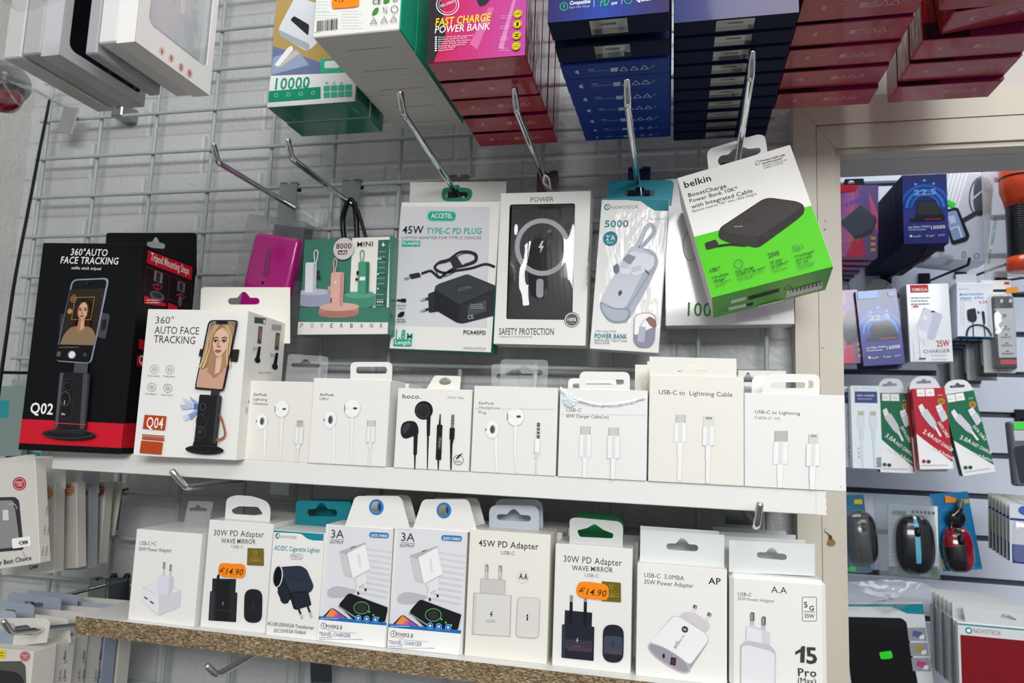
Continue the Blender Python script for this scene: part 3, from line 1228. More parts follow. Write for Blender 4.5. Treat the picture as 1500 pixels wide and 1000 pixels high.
def art(p):
    p.text('EarPods', 132, 330, 211, 333, DG, 14, .03)
    p.text('Lightning', 128, 358, 214, 363, DG, 14)
    p.text('Connector', 127, 385, 222, 389, DG, 14)
    earbud_pair(p, (183, 487), (305, 412), 36, 43, ((196, 722), (292, 724)))
    plug(p, 418, 480, 38, 42, 50, 104, 24, 30, 12, 735, lean=.07, lightning=True, tip='b9b9b6')


e1 = carton('earphone_box', 'cream white box of lightning earphones against the white tripod box', upright(VB(60, 718), VB(462, 740), VB(103, 238), -.2200), .05,
            CREAMW, art, VB, group=EG)
CT = clear('clear hang tab', .13)
plate(e1, 'hang_tab', round_poly([(322, 250), (342, 75), (588, 92), (575, 270)], [0, 20, 24, 0]), [slot(448, 145, 178, 50, .03)], CT, .046, label='clear plastic hang tab')


def art(p):
    p.text('EarPods', 538, 331, 620, 333, DG, 14, .03)
    p.text('USB-C', 534, 356, 592, 358, DG, 14)
    earbud_pair(p, (600, 478), (735, 408), 40, 49, ((618, 742), (734, 748)))
    plug(p, 853, 480, 50, 38, 52, 98, 22, 30, 12, 765, lean=.05)


e2 = carton('earphone_box', 'white box of usb earphones with a white hang tab and both white buds shown', upright(VB(460, 741), VB(935, 766), VB(508, 222), -.2220), .052,
            WHITE, art, VB, group=EG, bevel=.001)
plate(e2, 'hang_tab', round_poly([(722, 240), (722, 125), (978, 125), (975, 245)], [0, 34, 34, 0]), [rr(757, 154, 945, 196, 18)], WHITE, .0012)
b = Face(e2.fr.at(.004, 0, -.053), e2.fr.u, e2.fr.v, e2.fr.w, e2.fr.h * .99)
carton('earphone_box', 'plain white box standing behind the usb earphone box', b, .05, WHITE, group='spare white boxes behind the front row')


def art(p):
    p.text('hoco.', 1040, 348, 1152, 350, K, 27, .015)
    p.text('M101 Max', 1316, 349, 1417, 352, MG, 14)
    # two black earphones, remote and jack
    p.line(ink('1f1f22'), [(1200, 440), (1198, 575)], (26, 20)).line(ink('1f1f22'), [(1196, 570), (1192, 780)], (13, 6))
    p.ell(ink('19191b'), 1170, 420, 56, 54).ell(ink('333438'), 1164, 424, 46, 42, .3).ell(ink('26272a'), 1166, 426, 36, 32)
    p.line(ink('1f1f22'), [(1122, 560), (1118, 690)], (26, 22)).line(ink('1f1f22'), [(1117, 685), (1116, 778)], (12, 7))
    p.blob(ink('1d1d20'), [(1030, 540), (1042, 500), (1080, 484), (1120, 492), (1138, 530), (1134, 570), (1100, 580), (1060, 592), (1036, 576)])
    p.blob(ink('3a3b40'), [(1040, 530), (1060, 502), (1090, 500), (1080, 530), (1050, 560)])
    p.line(ink('1f1f22'), [(1272, 442), (1268, 510)], (6, 14)).line(ink('1f1f22'), [(1260, 725), (1260, 782)], (12, 6))
    p.poly(ink('1a1a1c'), round_poly([(1252, 506), (1286, 508), (1278, 724), (1244, 722)], 9))
    p.poly(ink('3c3d40'), round_poly([(1258, 580), (1280, 581), (1275, 660), (1254, 659)], 4))
    p.text('hoco.', 1268, 590, 1262, 648, LG, 12)
    p.line(ink('7c7c7e'), [(1350, 446), (1346, 528)], 18)
    for y in (462, 480, 498):
        p.line(ink('2a2a2c'), [(1338, y), (1358, y + 1)], 3)
    p.poly(ink('1a1a1c'), round_poly([(1331, 526), (1362, 527), (1358, 598), (1328, 597)], 4))
    p.line(ink('1a1a1c'), [(1344, 595), (1340, 630), (1338, 782)], (22, 8))
    p.ring(DG, 1384, 722, 30, w=2.4)
    p.line(K, [(1372, 715), (1396, 690)], 9).line(K, [(1394, 692), (1408, 680)], 4)
    p.smallprint(DG, 1362, 728, 1406, 736, 2, 2)


h1 = carton('earphone_box', 'white box with two black earphones and a black jack plug, centre of the shelf', upright(VB(985, 770), VB(1443, 788), VB(1008, 283), -.2215), .035,
            WHITE, art, VB, group=EG)
plate(h1, 'hang_tab', round_poly([(1180, 300), (1236, 207), (1398, 212), (1388, 300)], [0, 16, 14, 0]), [smooth_loop([(1262, 248), (1275, 228), (1302, 220), (1328, 232), (1338, 246), (1320, 262), (1282, 264)])], CREAMW, .018)


def art(p):
    p.text('EarPods', 91, 383, 182, 386, DG, 16, .01)
    p.text('Headphone', 90, 409, 216, 413, MG, 16)
    p.text('Plug', 88, 438, 134, 442, MG, 16)
    earbud_pair(p, (172, 537), (314, 458), 43, 52, ((203, 795), (322, 800)))
    p.line(ink('5d5e60'), [(455, 495), (453, 592)], 17)
    for y in (524, 546, 568):
        p.line(ink('d9d9d9'), [(442, y), (464, y + 1)], 5)
    p.poly(ink('cfcfcd'), [(432, 592), (467, 593), (463, 680), (428, 678)]).poly(W_, [(436, 593), (463, 594), (459, 678), (432, 676)])
    p.poly(ink('d8d8d6'), [(436, 680), (456, 680), (453, 715), (433, 714)])
    p.line(ink('d9d9d7'), [(444, 715), (442, 805)], 9)
    p.line(ink('d0cfcb'), [(60, 408), (565, 412)], 1.5)


e3 = carton('earphone_box', 'white box of headphone plug earphones with two clear plastic hang tabs', upright(VC(38, 785), VC(557, 817), VC(60, 270), -.2215), .045,
            paper('e9e7e2', .3, .35), art, VC, group=EG)
plate(e3, 'hang_tab', round_poly([(165, 290), (166, 135), (452, 140), (440, 290)], [0, 26, 26, 0]), [slot(310, 212, 230, 62)], CT, .02, label='clear plastic hang tab')
b = Face(e3.fr.at(.003, 0, -.046), e3.fr.u, e3.fr.v, e3.fr.w, e3.fr.h * .985)
e3b = carton('earphone_box', 'white box with a clear hang tab behind the headphone plug earphones', b, .045, WHITE, view=VC, group='spare white boxes behind the front row')
plate(e3b, 'hang_tab', round_poly([(218, 290), (222, 108), (512, 112), (508, 290)], [0, 26, 26, 0]), [slot(364, 190, 230, 62)], CT, .02, label='clear plastic hang tab')


def art(p):
    p.text('USB-C', 623, 428, 716, 430, DG, 21)
    p.text('60W Charger Cable(1m)', 623, 463, 882, 471, DG, 20)
    plug(p, 741, 517, 62, 50, 76, 140, 36, 10, 30, 830, lean=.02)
    plug(p, 914, 524, 62, 50, 76, 140, 36, 10, 30, 840, lean=.02)
    p.line(ink('d6d6d6'), [(585, 440), (1112, 448)], 1.5)


FILMW = paper('eae9e6', .22, .8)
c1 = carton('cable_box', 'white box of usb c charger cable with shiny film along its top edge', upright(VC(570, 820), VC(1112, 848), VC(585, 286), -.2220), .045, FILMW, art, VC, group=CG)
# crumpled clear seal over the top of the front
seal = MB()
f = c1.fr.shift(.0009)
pts_a = [(586, 290), (640, 330), (700, 358), (780, 380), (860, 388), (950, 380), (1040, 362), (1110, 340)]
rnd = random.Random(3)
top, bot = [], []
for i, (x, y) in enumerate(smooth_line(pts_a, 6)):
    a, b_ = f.uv(*VC(x, y))
    j = rnd.uniform(.6, 1.3)
    wv = .0022 * j * (1.6 if i < 8 else 1)
    top.append(f.at(a, b_ + wv, .0002))
    bot.append(f.at(a, b_ - wv, .0002))
ridge = [(p_ + q_) / 2 + f.n * rnd.uniform(.0008, .0022) for p_, q_ in zip(top, bot)]
n = len(top)
seal.add(top + ridge + bot, [(i + n, i + n + 1, i + 1, i) for i in range(n - 1)] + [(i + 2 * n, i + 2 * n + 1, i + n + 1, i + n) for i in range(n - 1)], paper('f4f6f8', .12, 1.0))
cx, cy = f.uv(*VC(648, 356))
seal.add([f.at(cx, cy, .0028)] + [f.at(cx + .0085 * cos(k * pi / 9), cy + .0085 * sin(k * pi / 9), .0006 + .001 * (k % 2)) for k in range(18)],
         [(0, 1 + k, 1 + (k + 1) % 18) for k in range(18)], paper('dfe7ee', .15, 1.0))
c1.part('film_seal', seal, 'crumpled shiny clear film seal')
plate(c1, 'hang_tab', round_poly([(702, 300), (704, 182), (1012, 186), (1010, 300)], [0, 40, 40, 0]), [[(x, y) for x, y in rr(738, 232, 975, 262, 14)]], WHITE, .0012)
b = Face(c1.fr.at(-.004, 0, -.047), c1.fr.u, c1.fr.v, c1.fr.w, c1.fr.h * .985)
c1b = carton('cable_box', 'white box with a white tab half hidden behind the charger cable box', b, .045, WHITE, view=VC, group='spare white boxes behind the front row')
plate(c1b, 'hang_tab', round_poly([(632, 300), (636, 224), (930, 226), (930, 300)], [0, 30, 30, 0]), [rr(662, 256, 900, 284, 13)], WHITE, .0012)


def art(p):
    p.text('USB-C to  Lightning Cable', 146, 321, 595, 338, DG, 28, .004)
    plug(p, 280, 446, 60, 50, 78, 120, 38, 90, 28, 850, lean=.02)
    plug(p, 452, 452, 66, 66, 74, 118, 34, 88, 26, 862, lean=.02, lightning=True, tip='dadad2')


c2 = carton('cable_box', 'tallest white cable box, plain front with two faint plugs and a straight tab', upright(VD(80, 849), VD(666, 884), VD(88, 203), -.2225), .04, CREAMW, art, VD, group=CG)
plate(c2, 'hang_tab', [(90, 225), (89, 92), (620, 105), (620, 230)], [slot(348, 170, 186, 60, .01)], CREAMW, .0012)
for k, dx in ((1, -.003), (2, -.012)):
    b = Face(c2.fr.at(dx, 0, -.041 * k), c2.fr.u, c2.fr.v, c2.fr.w, c2.fr.h)
    t = carton('cable_box', ['white cable box directly behind the tallest one, only its edge showing', 'white cable box at the back, its tab left of the tallest box'][k - 1], b, .04, CREAMW, view=VD, group='spare white boxes behind the front row')
    o = [(75, 225), (76, 121), (607, 134), (607, 230)] if k == 1 else [(0, 300), (2, 141), (520, 150), (520, 300)]
    plate(t, 'hang_tab', o, [slot(o[0][0] + 260, o[1][1] + 75, 186, 60, .01)], CREAMW, .0012)


def art(p):
    p.text('USB-C to Lightning', 733, 438, 1008, 449, DG, 21, .012)
    p.text('Cable (1 m)', 731, 472, 884, 477, MG, 20)
    plug(p, 893, 545, 80, 66, 92, 138, 40, 90, 30, 892, lean=.03, tip='b7b8b3')
    plug(p, 1090, 562, 58, 62, 84, 136, 40, 90, 30, 902, lean=.03, lightning=True, tip='d2d2ce')
    p.line(ink('dad7d4'), [(672, 476), (1286, 486)], 1.5)
    p.ell(MG, 1256, 886, 3)


c3 = carton('cable_box', 'white lightning cable box overhanging the right end of the white shelf', upright(VD(669, 890), VD(1291, 921), VD(668, 313), -.2225), .04, FILMW, art, VD, group=CG)
plate(c3, 'hang_tab', round_poly([(770, 330), (806, 196), (1130, 200), (1128, 335)], [0, 40, 44, 0]), [rr(820, 238, 1090, 285, 20)], WHITE, .0012)
b = Face(c3.fr.at(-.003, 0, -.041), c3.fr.u, c3.fr.v, c3.fr.w - .004, c3.fr.h * .99)
t = carton('cable_box', 'white box with its tab peeking left behind the overhanging cable box', b, .04, WHITE, view=VD, group='spare white boxes behind the front row')
plate(t, 'hang_tab', round_poly([(712, 330), (716, 206), (1060, 212), (1060, 330)], [0, 44, 44, 0]), [rr(830, 248, 1040, 284, 16)], WHITE, .0012)
b = Face(at(*VD(620, 300), -.11), (1, 0, 0), (0, 0, 1), .098, .05)
b.o.z = ZU
b.h = at(*VD(700, 182), -.11).z - ZU - .03
t = carton('cable_box', 'grey white box at the back between the two tall lightning cable boxes', b, .04, paper('dcdcda', .4), view=VD, group='spare white boxes behind the front row')
plate(t, 'hang_tab', [(630, 270), (632, 176), (922, 180), (920, 290)], [slot(690, 232, 100, 60)], paper('dcdcda', .4), .0012)


# ------------------------------------------------------------------ lower shelf
VG = View(180, 720, .22)
VH = View(380, 720, .24)
VI = View(660, 730, .27)
VJ = View(910, 720, .28)
LGp = 'charger boxes on the lower shelf'
SPARE = 'spare charger boxes behind the lower front row'


def stand(v, bl, br, tl, dy=0.0, yawk=.25):
    return face_on(v(*bl), v(*br), v(*tl), ZL, yawk, dy)


def bolt(p, mat, x, y, s):
    p.poly(mat, [(x + .1 * s, y - s), (x - .45 * s, y + .12 * s), (x - .05 * s, y + .12 * s), (x - .2 * s, y + s), (x + .45 * s, y - .18 * s), (x + .05 * s, y - .18 * s), (x + .4 * s, y - s)])


def behind(src, label, k=1, dx=0.0, view=None, name='charger_box', mat=None, h=1.0):
    f = src.fr
    b = Face(f.at(dx, 0, -(src.d + .001) * k), f.u, f.v, f.w, f.h * h)
    return carton(name, label, b, src.d, mat or WHITE, view=view or src.view, group=SPARE)


def art(p):
    p.text('USB-C+C', 110, 355, 222, 360, DG, 24)
    p.text('50W Power Adapter', 105, 392, 325, 404, DG, 22)
    L1, L2, L3 = ink('e4e3e6'), ink('d3d1d8'), ink('c4c2cb')
    p.poly(L3, round_poly([(132, 630), (262, 600), (388, 658), (382, 768), (240, 826), (130, 735)], 12))
    p.poly(L1, round_poly([(134, 632), (262, 602), (384, 660), (246, 700)], 8))
    p.poly(L1, round_poly([(132, 636), (244, 700), (240, 820), (132, 733)], 10))
    p.poly(L2, round_poly([(248, 702), (386, 662), (380, 766), (242, 820)], 8))
    p.poly(ink('cac7d6'), round_poly([(240, 548), (340, 566), (336, 650), (300, 698), (232, 684)], 6))
    p.poly(ink('dad8e4'), round_poly([(240, 548), (312, 560), (306, 694), (232, 684)], 6))
    for x in (277, 321):
        p.line(ink('c9c9cf'), [(x, 500), (x - 3, 560)], 12)
        p.poly(ink('77787a'), round_poly([(x - 6, 466 + (x > 300) * 16), (x + 8, 468 + (x > 300) * 16), (x + 4, 514 + (x > 300) * 14), (x - 9, 512 + (x > 300) * 14)], 5))
        p.line(ink('b9babc'), [(x + 1, 476 + (x > 300) * 16), (x - 2, 505 + (x > 300) * 14)], 4)
    p.poly(DG, round_poly([(146, 694), (168, 708), (166, 718), (145, 704)], 4))
    p.poly(DG, round_poly([(184, 722), (209, 738), (207, 748), (184, 732)], 4))


k1 = carton('charger_box', 'plain white box with a cube plug picture at the left end of the lower shelf', stand(VG, (32, 855), (470, 902), (88, 247)), .085, WHITE, art, VG, group=LGp)


plate(k1, 'hang_tab', round_poly([(392, 260), (436, 60), (604, 66), (560, 260)], [0, 14, 14, 0]), [slot(500, 118, 120, 40, .03)], CT, .075, label='clear plastic hang tab')


def price(t, v, pts, tx, a, b, h, tail=True):
    """orange scalloped price sticker on a box front"""
    mb = MB()
    f = t.fr.shift(.0014)
    O = paper('f58a12', .4)
    out = []
    for i in range(len(pts)):
        (x0, y0), (x1, y1) = pts[i], pts[(i + 1) % len(pts)]
        out += [(x0, y0)]
    mb.prism(f, [f.uv(*v(*p)) for p in round_poly(out, 12)], [], -.0004, 0, O)
    p = Paint(mb, f, v, clip=False)
    p.text(tx, *a, *b, ink('33210f'), h, .012, .25)
    q = t.part('price_sticker', mb, 'orange price sticker reading 14.90 euro')
    return q


def wave(p, dx, dy, title, adapter, hol, refl):
    X = lambda x, y: (x + dx, y + dy)


def art(p):
    p.text('30W PD Adapter', 605, 290, 940, 304, DG, 34, .008)
    p.text('WAVE MIRROR', 655, 341, 883, 348, DG, 27, .014)
    p.text('USB-C', 723, 374, 802, 378, MG, 18)
    D, E2 = ink('25272b'), ink('33363c')
    p.poly(D, [(597, 576), (755, 580), (750, 672), (594, 668)])
    p.poly(ink('1b1c20'), [(640, 545), (645, 545), (644, 672), (624, 672), (626, 560)])
    p.poly(D, round_poly([(582, 660), (764, 670), (755, 868), (570, 856)], 6))
    p.poly(E2, [(586, 664), (612, 666), (602, 856), (575, 854)]).poly(ink('1a1b1e'), [(626, 590), (715, 594), (706, 862), (616, 858)])
    bolt(p, ink('8f9094'), 667, 745, 14)
    p.line(ink('4c4d50'), [(634, 786), (715, 792)], 2)
    p.poly(D, round_poly([(812, 645), (932, 648), (928, 874), (806, 870)], 58))
    p.poly(ink('1f2024'), round_poly([(820, 655), (924, 658), (920, 864), (814, 860)], 50))
    p.ring(ink('3e3f43'), 869, 760, 6, 24, 3)


k2 = carton('charger_box', 'film wrapped white box of black adapter, orange price tag, second from left', stand(VG, (515, 903), (945, 940), (560, 184)), .075, WRAPW, art, VG, group=LGp)
GOLD = paper('8d7a1e', .22, .5, .55)


def hologram(t, v, pts, z=.0009):
    mb = MB()
    f = t.fr.shift(z)
    mb.prism(f, [f.uv(*v(*q)) for q in round_poly(pts, 6)], [], -.0003, 0, GOLD)
    p = Paint(mb, f, v, clip=False)
    (x0, y0), (x1, y1) = pts[0], pts[2]
    cx, cy, r = (x0 + x1) / 2, (y0 + y1) / 2, abs(x1 - x0) / 2
    for i in range(7):
        a = pi * i / 6
        p.line(paper('c9b95a', .2, 0, .6), [(cx, cy + r * .5), (cx + r * .8 * cos(a), cy + r * .5 - r * .7 * sin(a))], r * .06)
    p.text('3S', cx - r * .3, cy - r * .25, cx + r * .25, cy - r * .25, paper('c9b95a', .2, 0, .6), r * .5, .02)
    return t.part('hologram_sticker', mb, 'gold hologram sticker')


hologram(k2, VG, [(830, 374), (938, 378), (938, 494), (826, 488)])
price(k2, VG, [(636, 500), (650, 476), (690, 474), (730, 480), (770, 478), (800, 482), (816, 506), (816, 548), (800, 574), (760, 574), (700, 570), (660, 566), (634, 545)], '€14.90', (641, 547), (800, 556), 36)
plate(k2, 'hang_tab', round_poly([(678, 190), (690, 40), (760, 22), (862, 30), (985, 70), (978, 200)], [0, 60, 20, 10, 70, 0]), [round_poly([(720, 120), (770, 96), (900, 100), (935, 150), (880, 158), (735, 148)], 16)], paper('d9d9d7', .3), .02)
k2b = behind(k2, 'white box behind the left price tagged adapter box', 1, .004, h=.97)


def art(p):
    T = ink('138593')
    p.poly(T, smooth_line([(84, 232), (418, 240)], 1) + [(412, 300), (330, 297)] + smooth_line([(330, 297), (290, 285), (262, 262), (230, 254), (150, 250), (84, 246)], 3))
    p.ell(T, 111, 270, 14, 16).ell(W_, 113, 270, 8, 9).poly(T, [(106, 262), (110, 262), (117, 278), (112, 278)])
    p.text('NOVOTECK', 130, 282, 229, 288, MG, 15)
    p.text('AC/DC Cigarette Lighter', 92, 355, 371, 371, T, 25, .012)
    p.line(MG, rr(190, 380, 266, 412, 15) + [rr(190, 380, 266, 412, 15)[0]], 2)
    p.text('P2012', 200, 404, 256, 407, MG, 16)
    N, N2, N3 = ink('1f2531'), ink('2c3442'), ink('161b25')
    p.poly(N3, round_poly([(86, 480), (130, 455), (215, 610), (190, 660), (150, 685), (132, 670)], 14))
    p.poly(N2, round_poly([(125, 458), (250, 449), (290, 470), (336, 580), (310, 618), (195, 624), (140, 500)], 22))
    p.poly(N, round_poly([(140, 520), (190, 630), (178, 680), (146, 684), (110, 610)], 12))
    p.ell(ink('c9cdd2'), 114, 515, 31, 60, .05).ell(ink('0b0d12'), 113, 516, 25, 54, .05)
    p.ring(ink('242b37'), 236, 512, 42, 24, 4, .1)
    p.poly(N3, round_poly([(186, 632), (206, 606), (300, 606), (320, 690), (228, 720), (210, 712)], 8))
    p.poly(N, round_poly([(200, 616), (300, 614), (318, 686), (228, 714)], 6))
    for a, b in (((242, 712), (264, 772)), ((298, 698), (321, 764))):
        p.line(N3, [a, b], 12)
        m = (a[0] + (b[0] - a[0]) * .55, a[1] + (b[1] - a[1]) * .55)
        p.line(ink('b9bcc0'), [m, b], 13)
    p.text('AC100-250V/0.5A Transformer', 51, 811, 336, 839, DG, 19)
    p.text('DC12V/0.5A Output', 93, 855, 287, 865, DG, 19)


k3 = carton('charger_box', 'narrow white box with teal top stripe and black car lighter socket picture', stand(VH, (37, 873), (350, 908), (85, 232)), .06, WHITE, art, VH, group=LGp)
TEAL = paper('147c88', .4)
plate(k3, 'hang_tab', round_poly([(218, 245), (222, 80), (232, 52), (560, 62), (556, 245)], [0, 0, 18, 18, 0]), [slot(380, 128, 190, 84, .02)], TEAL, .055, label='teal hang tab with a dark slot')
k3b = behind(k3, 'box with a second teal tab behind the car lighter box', 1, .008)
plate(k3b, 'hang_tab', round_poly([(300, 245), (302, 42), (600, 50), (598, 245)], [0, 18, 18, 0]), [], paper('126a74', .4), .03)


def art3a(ox, oy, kx, ky):
    def f(p):
        v0 = p.view
        p.view = lambda x, y: v0(ox + (x - 418) * kx + (y - 198) * 0.0, oy + (y - 198) * ky)
        S = lambda y: 0
        B = ink('1c6cb4')
        # pale shaded room picture
        p.poly(ink('dcdde0'), [(418, 205), (838, 216), (775, 945), (358, 905)])
        for i in range(9):
            y = 330 + i * 34
            p.poly(ink('cfd0d4'), [(560 + i * 4, y), (815 - i * 4, y + 36), (813 - i * 4, y + 48), (556 + i * 4, y + 10)])
        p.blob(ink('b9b9bd'), [(420, 600), (470, 575), (560, 590), (590, 605), (520, 640), (430, 640)])
        p.text('3A', 438, 279, 516, 283, DG, 45)
        p.line(DG, [(437, 290), (518, 293)], 2)
        p.text('OUTPUT', 431, 313, 515, 318, DG, 15, .012)
        p.poly(B, round_poly([(674, 245), (792, 251), (790, 283), (672, 276)], 14))
        p.text('QUICK CHARGE', 682, 271, 782, 277, W_, 15, .03)
        # white plug
        p.poly(ink('c9c9c9'), [(492, 365), (536, 385), (566, 520), (520, 505)])
        p.poly(ink('b4b4b6'), [(492, 362), (648, 308), (652, 330), (538, 380), (494, 374)])
        p.poly(ink('eeeeec'), round_poly([(538, 376), (648, 318), (680, 470), (572, 528)], 6))
        p.poly(K, [(560, 340), (588, 329), (587, 334), (560, 345)])
        p.text('YESIDO', 602, 378, 612, 462, LG, 13)
        p.poly(ink('e3e3e1'), [(588, 528), (658, 492), (662, 550), (606, 580)])
        for a, b in (((602, 570), (608, 626)), ((646, 552), (653, 604))):
            p.line(ink('e9e9e7'), [a, b], 11)
            p.line(K, [((a[0] + 3 * b[0]) / 4 - 1, (a[1] + 2 * b[1]) / 3), b], 11)
        # phones
        p.poly(ink('18191f'), round_poly([(550, 614), (790, 704), (770, 790), (600, 800), (484, 690)], [20, 0, 0, 0, 22]))
        p.poly(ink('8d8f99'), [(484, 690), (600, 765), (600, 775), (484, 698)])
        p.ring(ink('5fae54'), 627, 706, 46, 36, 4)
        p.ell(ink('2d2f36'), 627, 706, 32, 24)
        for x, y in ((675, 730), (700, 750), (732, 765)):
            p.ell(ink('6fd05c'), x, y, 5)
        p.poly(ink('20202a'), round_poly([(380, 772), (448, 702), (540, 765), (540, 800)], [0, 16, 0, 0]))
        p.poly(ink('d2578a'), [(400, 768), (448, 709), (535, 768), (535, 795)])
        p.poly(ink('e88b4a'), [(410, 757), (448, 709), (480, 732), (440, 772)])
        p.poly(ink('8a56b0'), [(490, 738), (535, 768), (535, 795), (470, 780)])
        # blue band and foot text
        p.poly(ink('f0efec'), [(368, 775), (790, 812), (775, 950), (352, 915)])
        p.poly(B, [(369, 755), (548, 771), (790, 794), (788, 814), (367, 776)])
        p.smallprint(ink('bcd4ec'), 380, 770, 530, 782, 1, 3)
        for x, y in ((610, 767), (661, 772), (715, 776)):
            p.ell(B, x, y, 18, 19).ring(ink('9cc4ea'), x, y, 16, 17, 2)
            p.ell(W_, x, y, 6)
        p.ring(K, 399, 813, 16, 18, 2.5)
        bolt(p, K, 399, 813, 10)
        p.text('POWER', 415, 825, 477, 830, DG, 18, .01)
        p.text('3.0', 478, 833, 512, 836, DG, 22, .01)
        p.smallprint(MG, 416, 834, 474, 838, 1, 2)
        p.line(MG, [(430, 845), (600, 858)], 1.5)
        p.text('TRAVEL CHARGER', 372, 872, 564, 884, ink('5a6f96'), 21)
        p.smallprint(MG, 371, 884, 470, 891, 1, 2.2)
        p.smallprint(MG, 371, 895, 650, 918, 1, 2.2)
        p.view = v0
    return f


k4 = carton('charger_box', 'left one of the two blue and white travel charger boxes', stand(VH, (358, 906), (773, 948), (418, 199)), .05, WHITE, art3a(418, 198, 1, 1), VH, group=LGp)
BL = paper('2f7cc4', .4)


def roundtab(t, dx, dy, back, mat=WHITE, label=None):
    o = round_poly([(520 + dx, 215 + dy), (580 + dx, 40 + dy), (600 + dx, 26 + dy), (850 + dx, 26 + dy), (870 + dx, 46 + dy), (920 + dx, 230 + dy)], [0, 20, 20, 24, 24, 0])
    hole = ellipse(712 + dx, 94 + dy, 31, 35)
    tb = plate(t, 'hang_tab', o, [hole], mat, back)
    f = t.fr.shift(-back + .0003)
    q = lambda l: [f.uv(*t.view(*p_)) for p_ in l]
    t.part('blue_ring', MB().prism(f, q(ellipse(714 + dx, 94 + dy, 45, 49)), [q(hole)], -.0002, 0, BL), 'blue ring around the hang hole', tb)


roundtab(k4, 0, 0, .0012)
k4b = behind(k4, 'travel charger box tucked behind the left blue and white one', 1, .006)
roundtab(k4b, 52, -6, .0012)
k5 = carton('charger_box', 'right one of the two blue and white travel charger boxes', stand(VH, (785, 941), (1235, 984), (845, 214)), .055, WHITE, art3a(845, 213, 1.05, 1.055), VH, group=LGp)
roundtab(k5, 412, 20, .0012)
k5b = behind(k5, 'travel charger box tucked behind the right blue and white one', 1, .006)
roundtab(k5b, 470, 12, .0012)


def art(p):
    p.text('45W PD Adapter', 152, 257, 477, 277, DG, 32, .022)
    p.text('USB-C', 274, 303, 348, 307, DG, 19)
    G1, G2, G3 = ink('d9d6d1'), ink('c9c6c1'), ink('b5b2ae')
    for x in (197, 271):
        p.line(G3, [(x, 366 + (x > 200) * 6), (x - 2, 440)], 20)
        p.poly(ink('8a8a88'), rr(x - 9, 356 + (x > 200) * 6, x + 9, 396, 8))
        p.line(ink('dedede'), [(x - 2, 366 + (x > 200) * 6), (x - 2, 430)], 5)
    p.poly(G3, [(164, 432), (300, 440), (296, 522), (160, 512)]).poly(G2, [(168, 436), (296, 443), (292, 520), (164, 510)])
    p.poly(G3, [(126, 508), (332, 524), (325, 748), (116, 736)]).poly(G1, [(132, 512), (326, 526), (319, 744), (122, 732)])
    p.line(G2, [(140, 514), (130, 730)], 6)
    bolt(p, K, 222, 628, 18)
    p.smallprint(MG, 194, 658, 250, 668, 2, 2)
    p.poly(G3, round_poly([(364, 530), (488, 538), (480, 758), (354, 750)], 26)).poly(G1, round_poly([(368, 534), (484, 541), (476, 754), (358, 746)], 24))
    p.line(K, [(418, 626), (417, 660)], 8)
    p.line(G2, [(366, 636), (480, 644)], 1.5)
    p.ring(LG, 394, 424, 30, 32, 1.5)
    p.text('A.A', 373, 433, 418, 438, K, 30, .02)


k6 = carton('charger_box', 'white 45W box with beige plug picture, right of the travel chargers', stand(VI, (75, 850), (521, 895), (115, 167)), .055, CREAMW, art, VI, group=LGp)
GT = paper('c3c9d4', .4)
plate(k6, 'hang_tab', round_poly([(210, 185), (209, 34), (480, 38), (480, 195)], [0, 50, 50, 0]), [slot(343, 104, 186, 64, .05)], GT, .03, label='pale grey hang tab with a slot')
k6b = behind(k6, 'box with a grey tab behind the beige plug box', 1, .006, h=.97)
plate(k6b, 'hang_tab', round_poly([(240, 185), (240, 0), (500, 6), (502, 195)], [0, 50, 50, 0]), [], GT, .002)
k6c = behind(k6, 'white box at the back right of the beige plug box', 2, .016, h=.96)


def art(p):
    p.text('30W PD Adapter', 613, 342, 930, 366, DG, 34, .008)
    p.text('WAVE MIRROR', 659, 388, 880, 401, DG, 26, .014)
    p.text('USB-C', 729, 424, 804, 429, MG, 19)
    D, E2 = ink('20242e'), ink('333742')
    for x, y in ((656, 524), (733, 540)):
        p.line(ink('8d8e90'), [(x, y), (x - 1, 570)], 17).line(ink('1b1c22'), [(x - 1, 560), (x - 4, 700)], 17)
    p.poly(D, [(621, 604), (769, 618), (766, 700), (618, 690)])
    p.line(ink('15161b'), [(654, 600), (650, 700)], 17).line(ink('15161b'), [(732, 610), (728, 700)], 17)
    p.poly(D, round_poly([(605, 680), (781, 694), (777, 880), (602, 862)], 5))
    p.poly(ink('3a3440'), [(616, 760), (770, 772), (768, 820), (614, 808)]).poly(ink('4a3a40'), [(620, 800), (766, 812), (765, 832), (640, 822)])
    p.poly(E2, [(607, 684), (622, 685), (618, 862), (604, 861)])
    bolt(p, LG, 688, 768, 14)
    p.smallprint(MG, 662, 800, 712, 808, 1, 2)
    p.poly(D, round_poly([(828, 678), (942, 686), (938, 892), (824, 884)], 55))
    p.poly(ink('3c4654'), round_poly([(834, 740), (934, 748), (932, 840), (830, 832)], 20)).poly(ink('4a4450'), [(830, 810), (932, 818), (930, 846), (829, 838)])
    p.ring(ink('20242b'), 882, 785, 8, 16, 3)


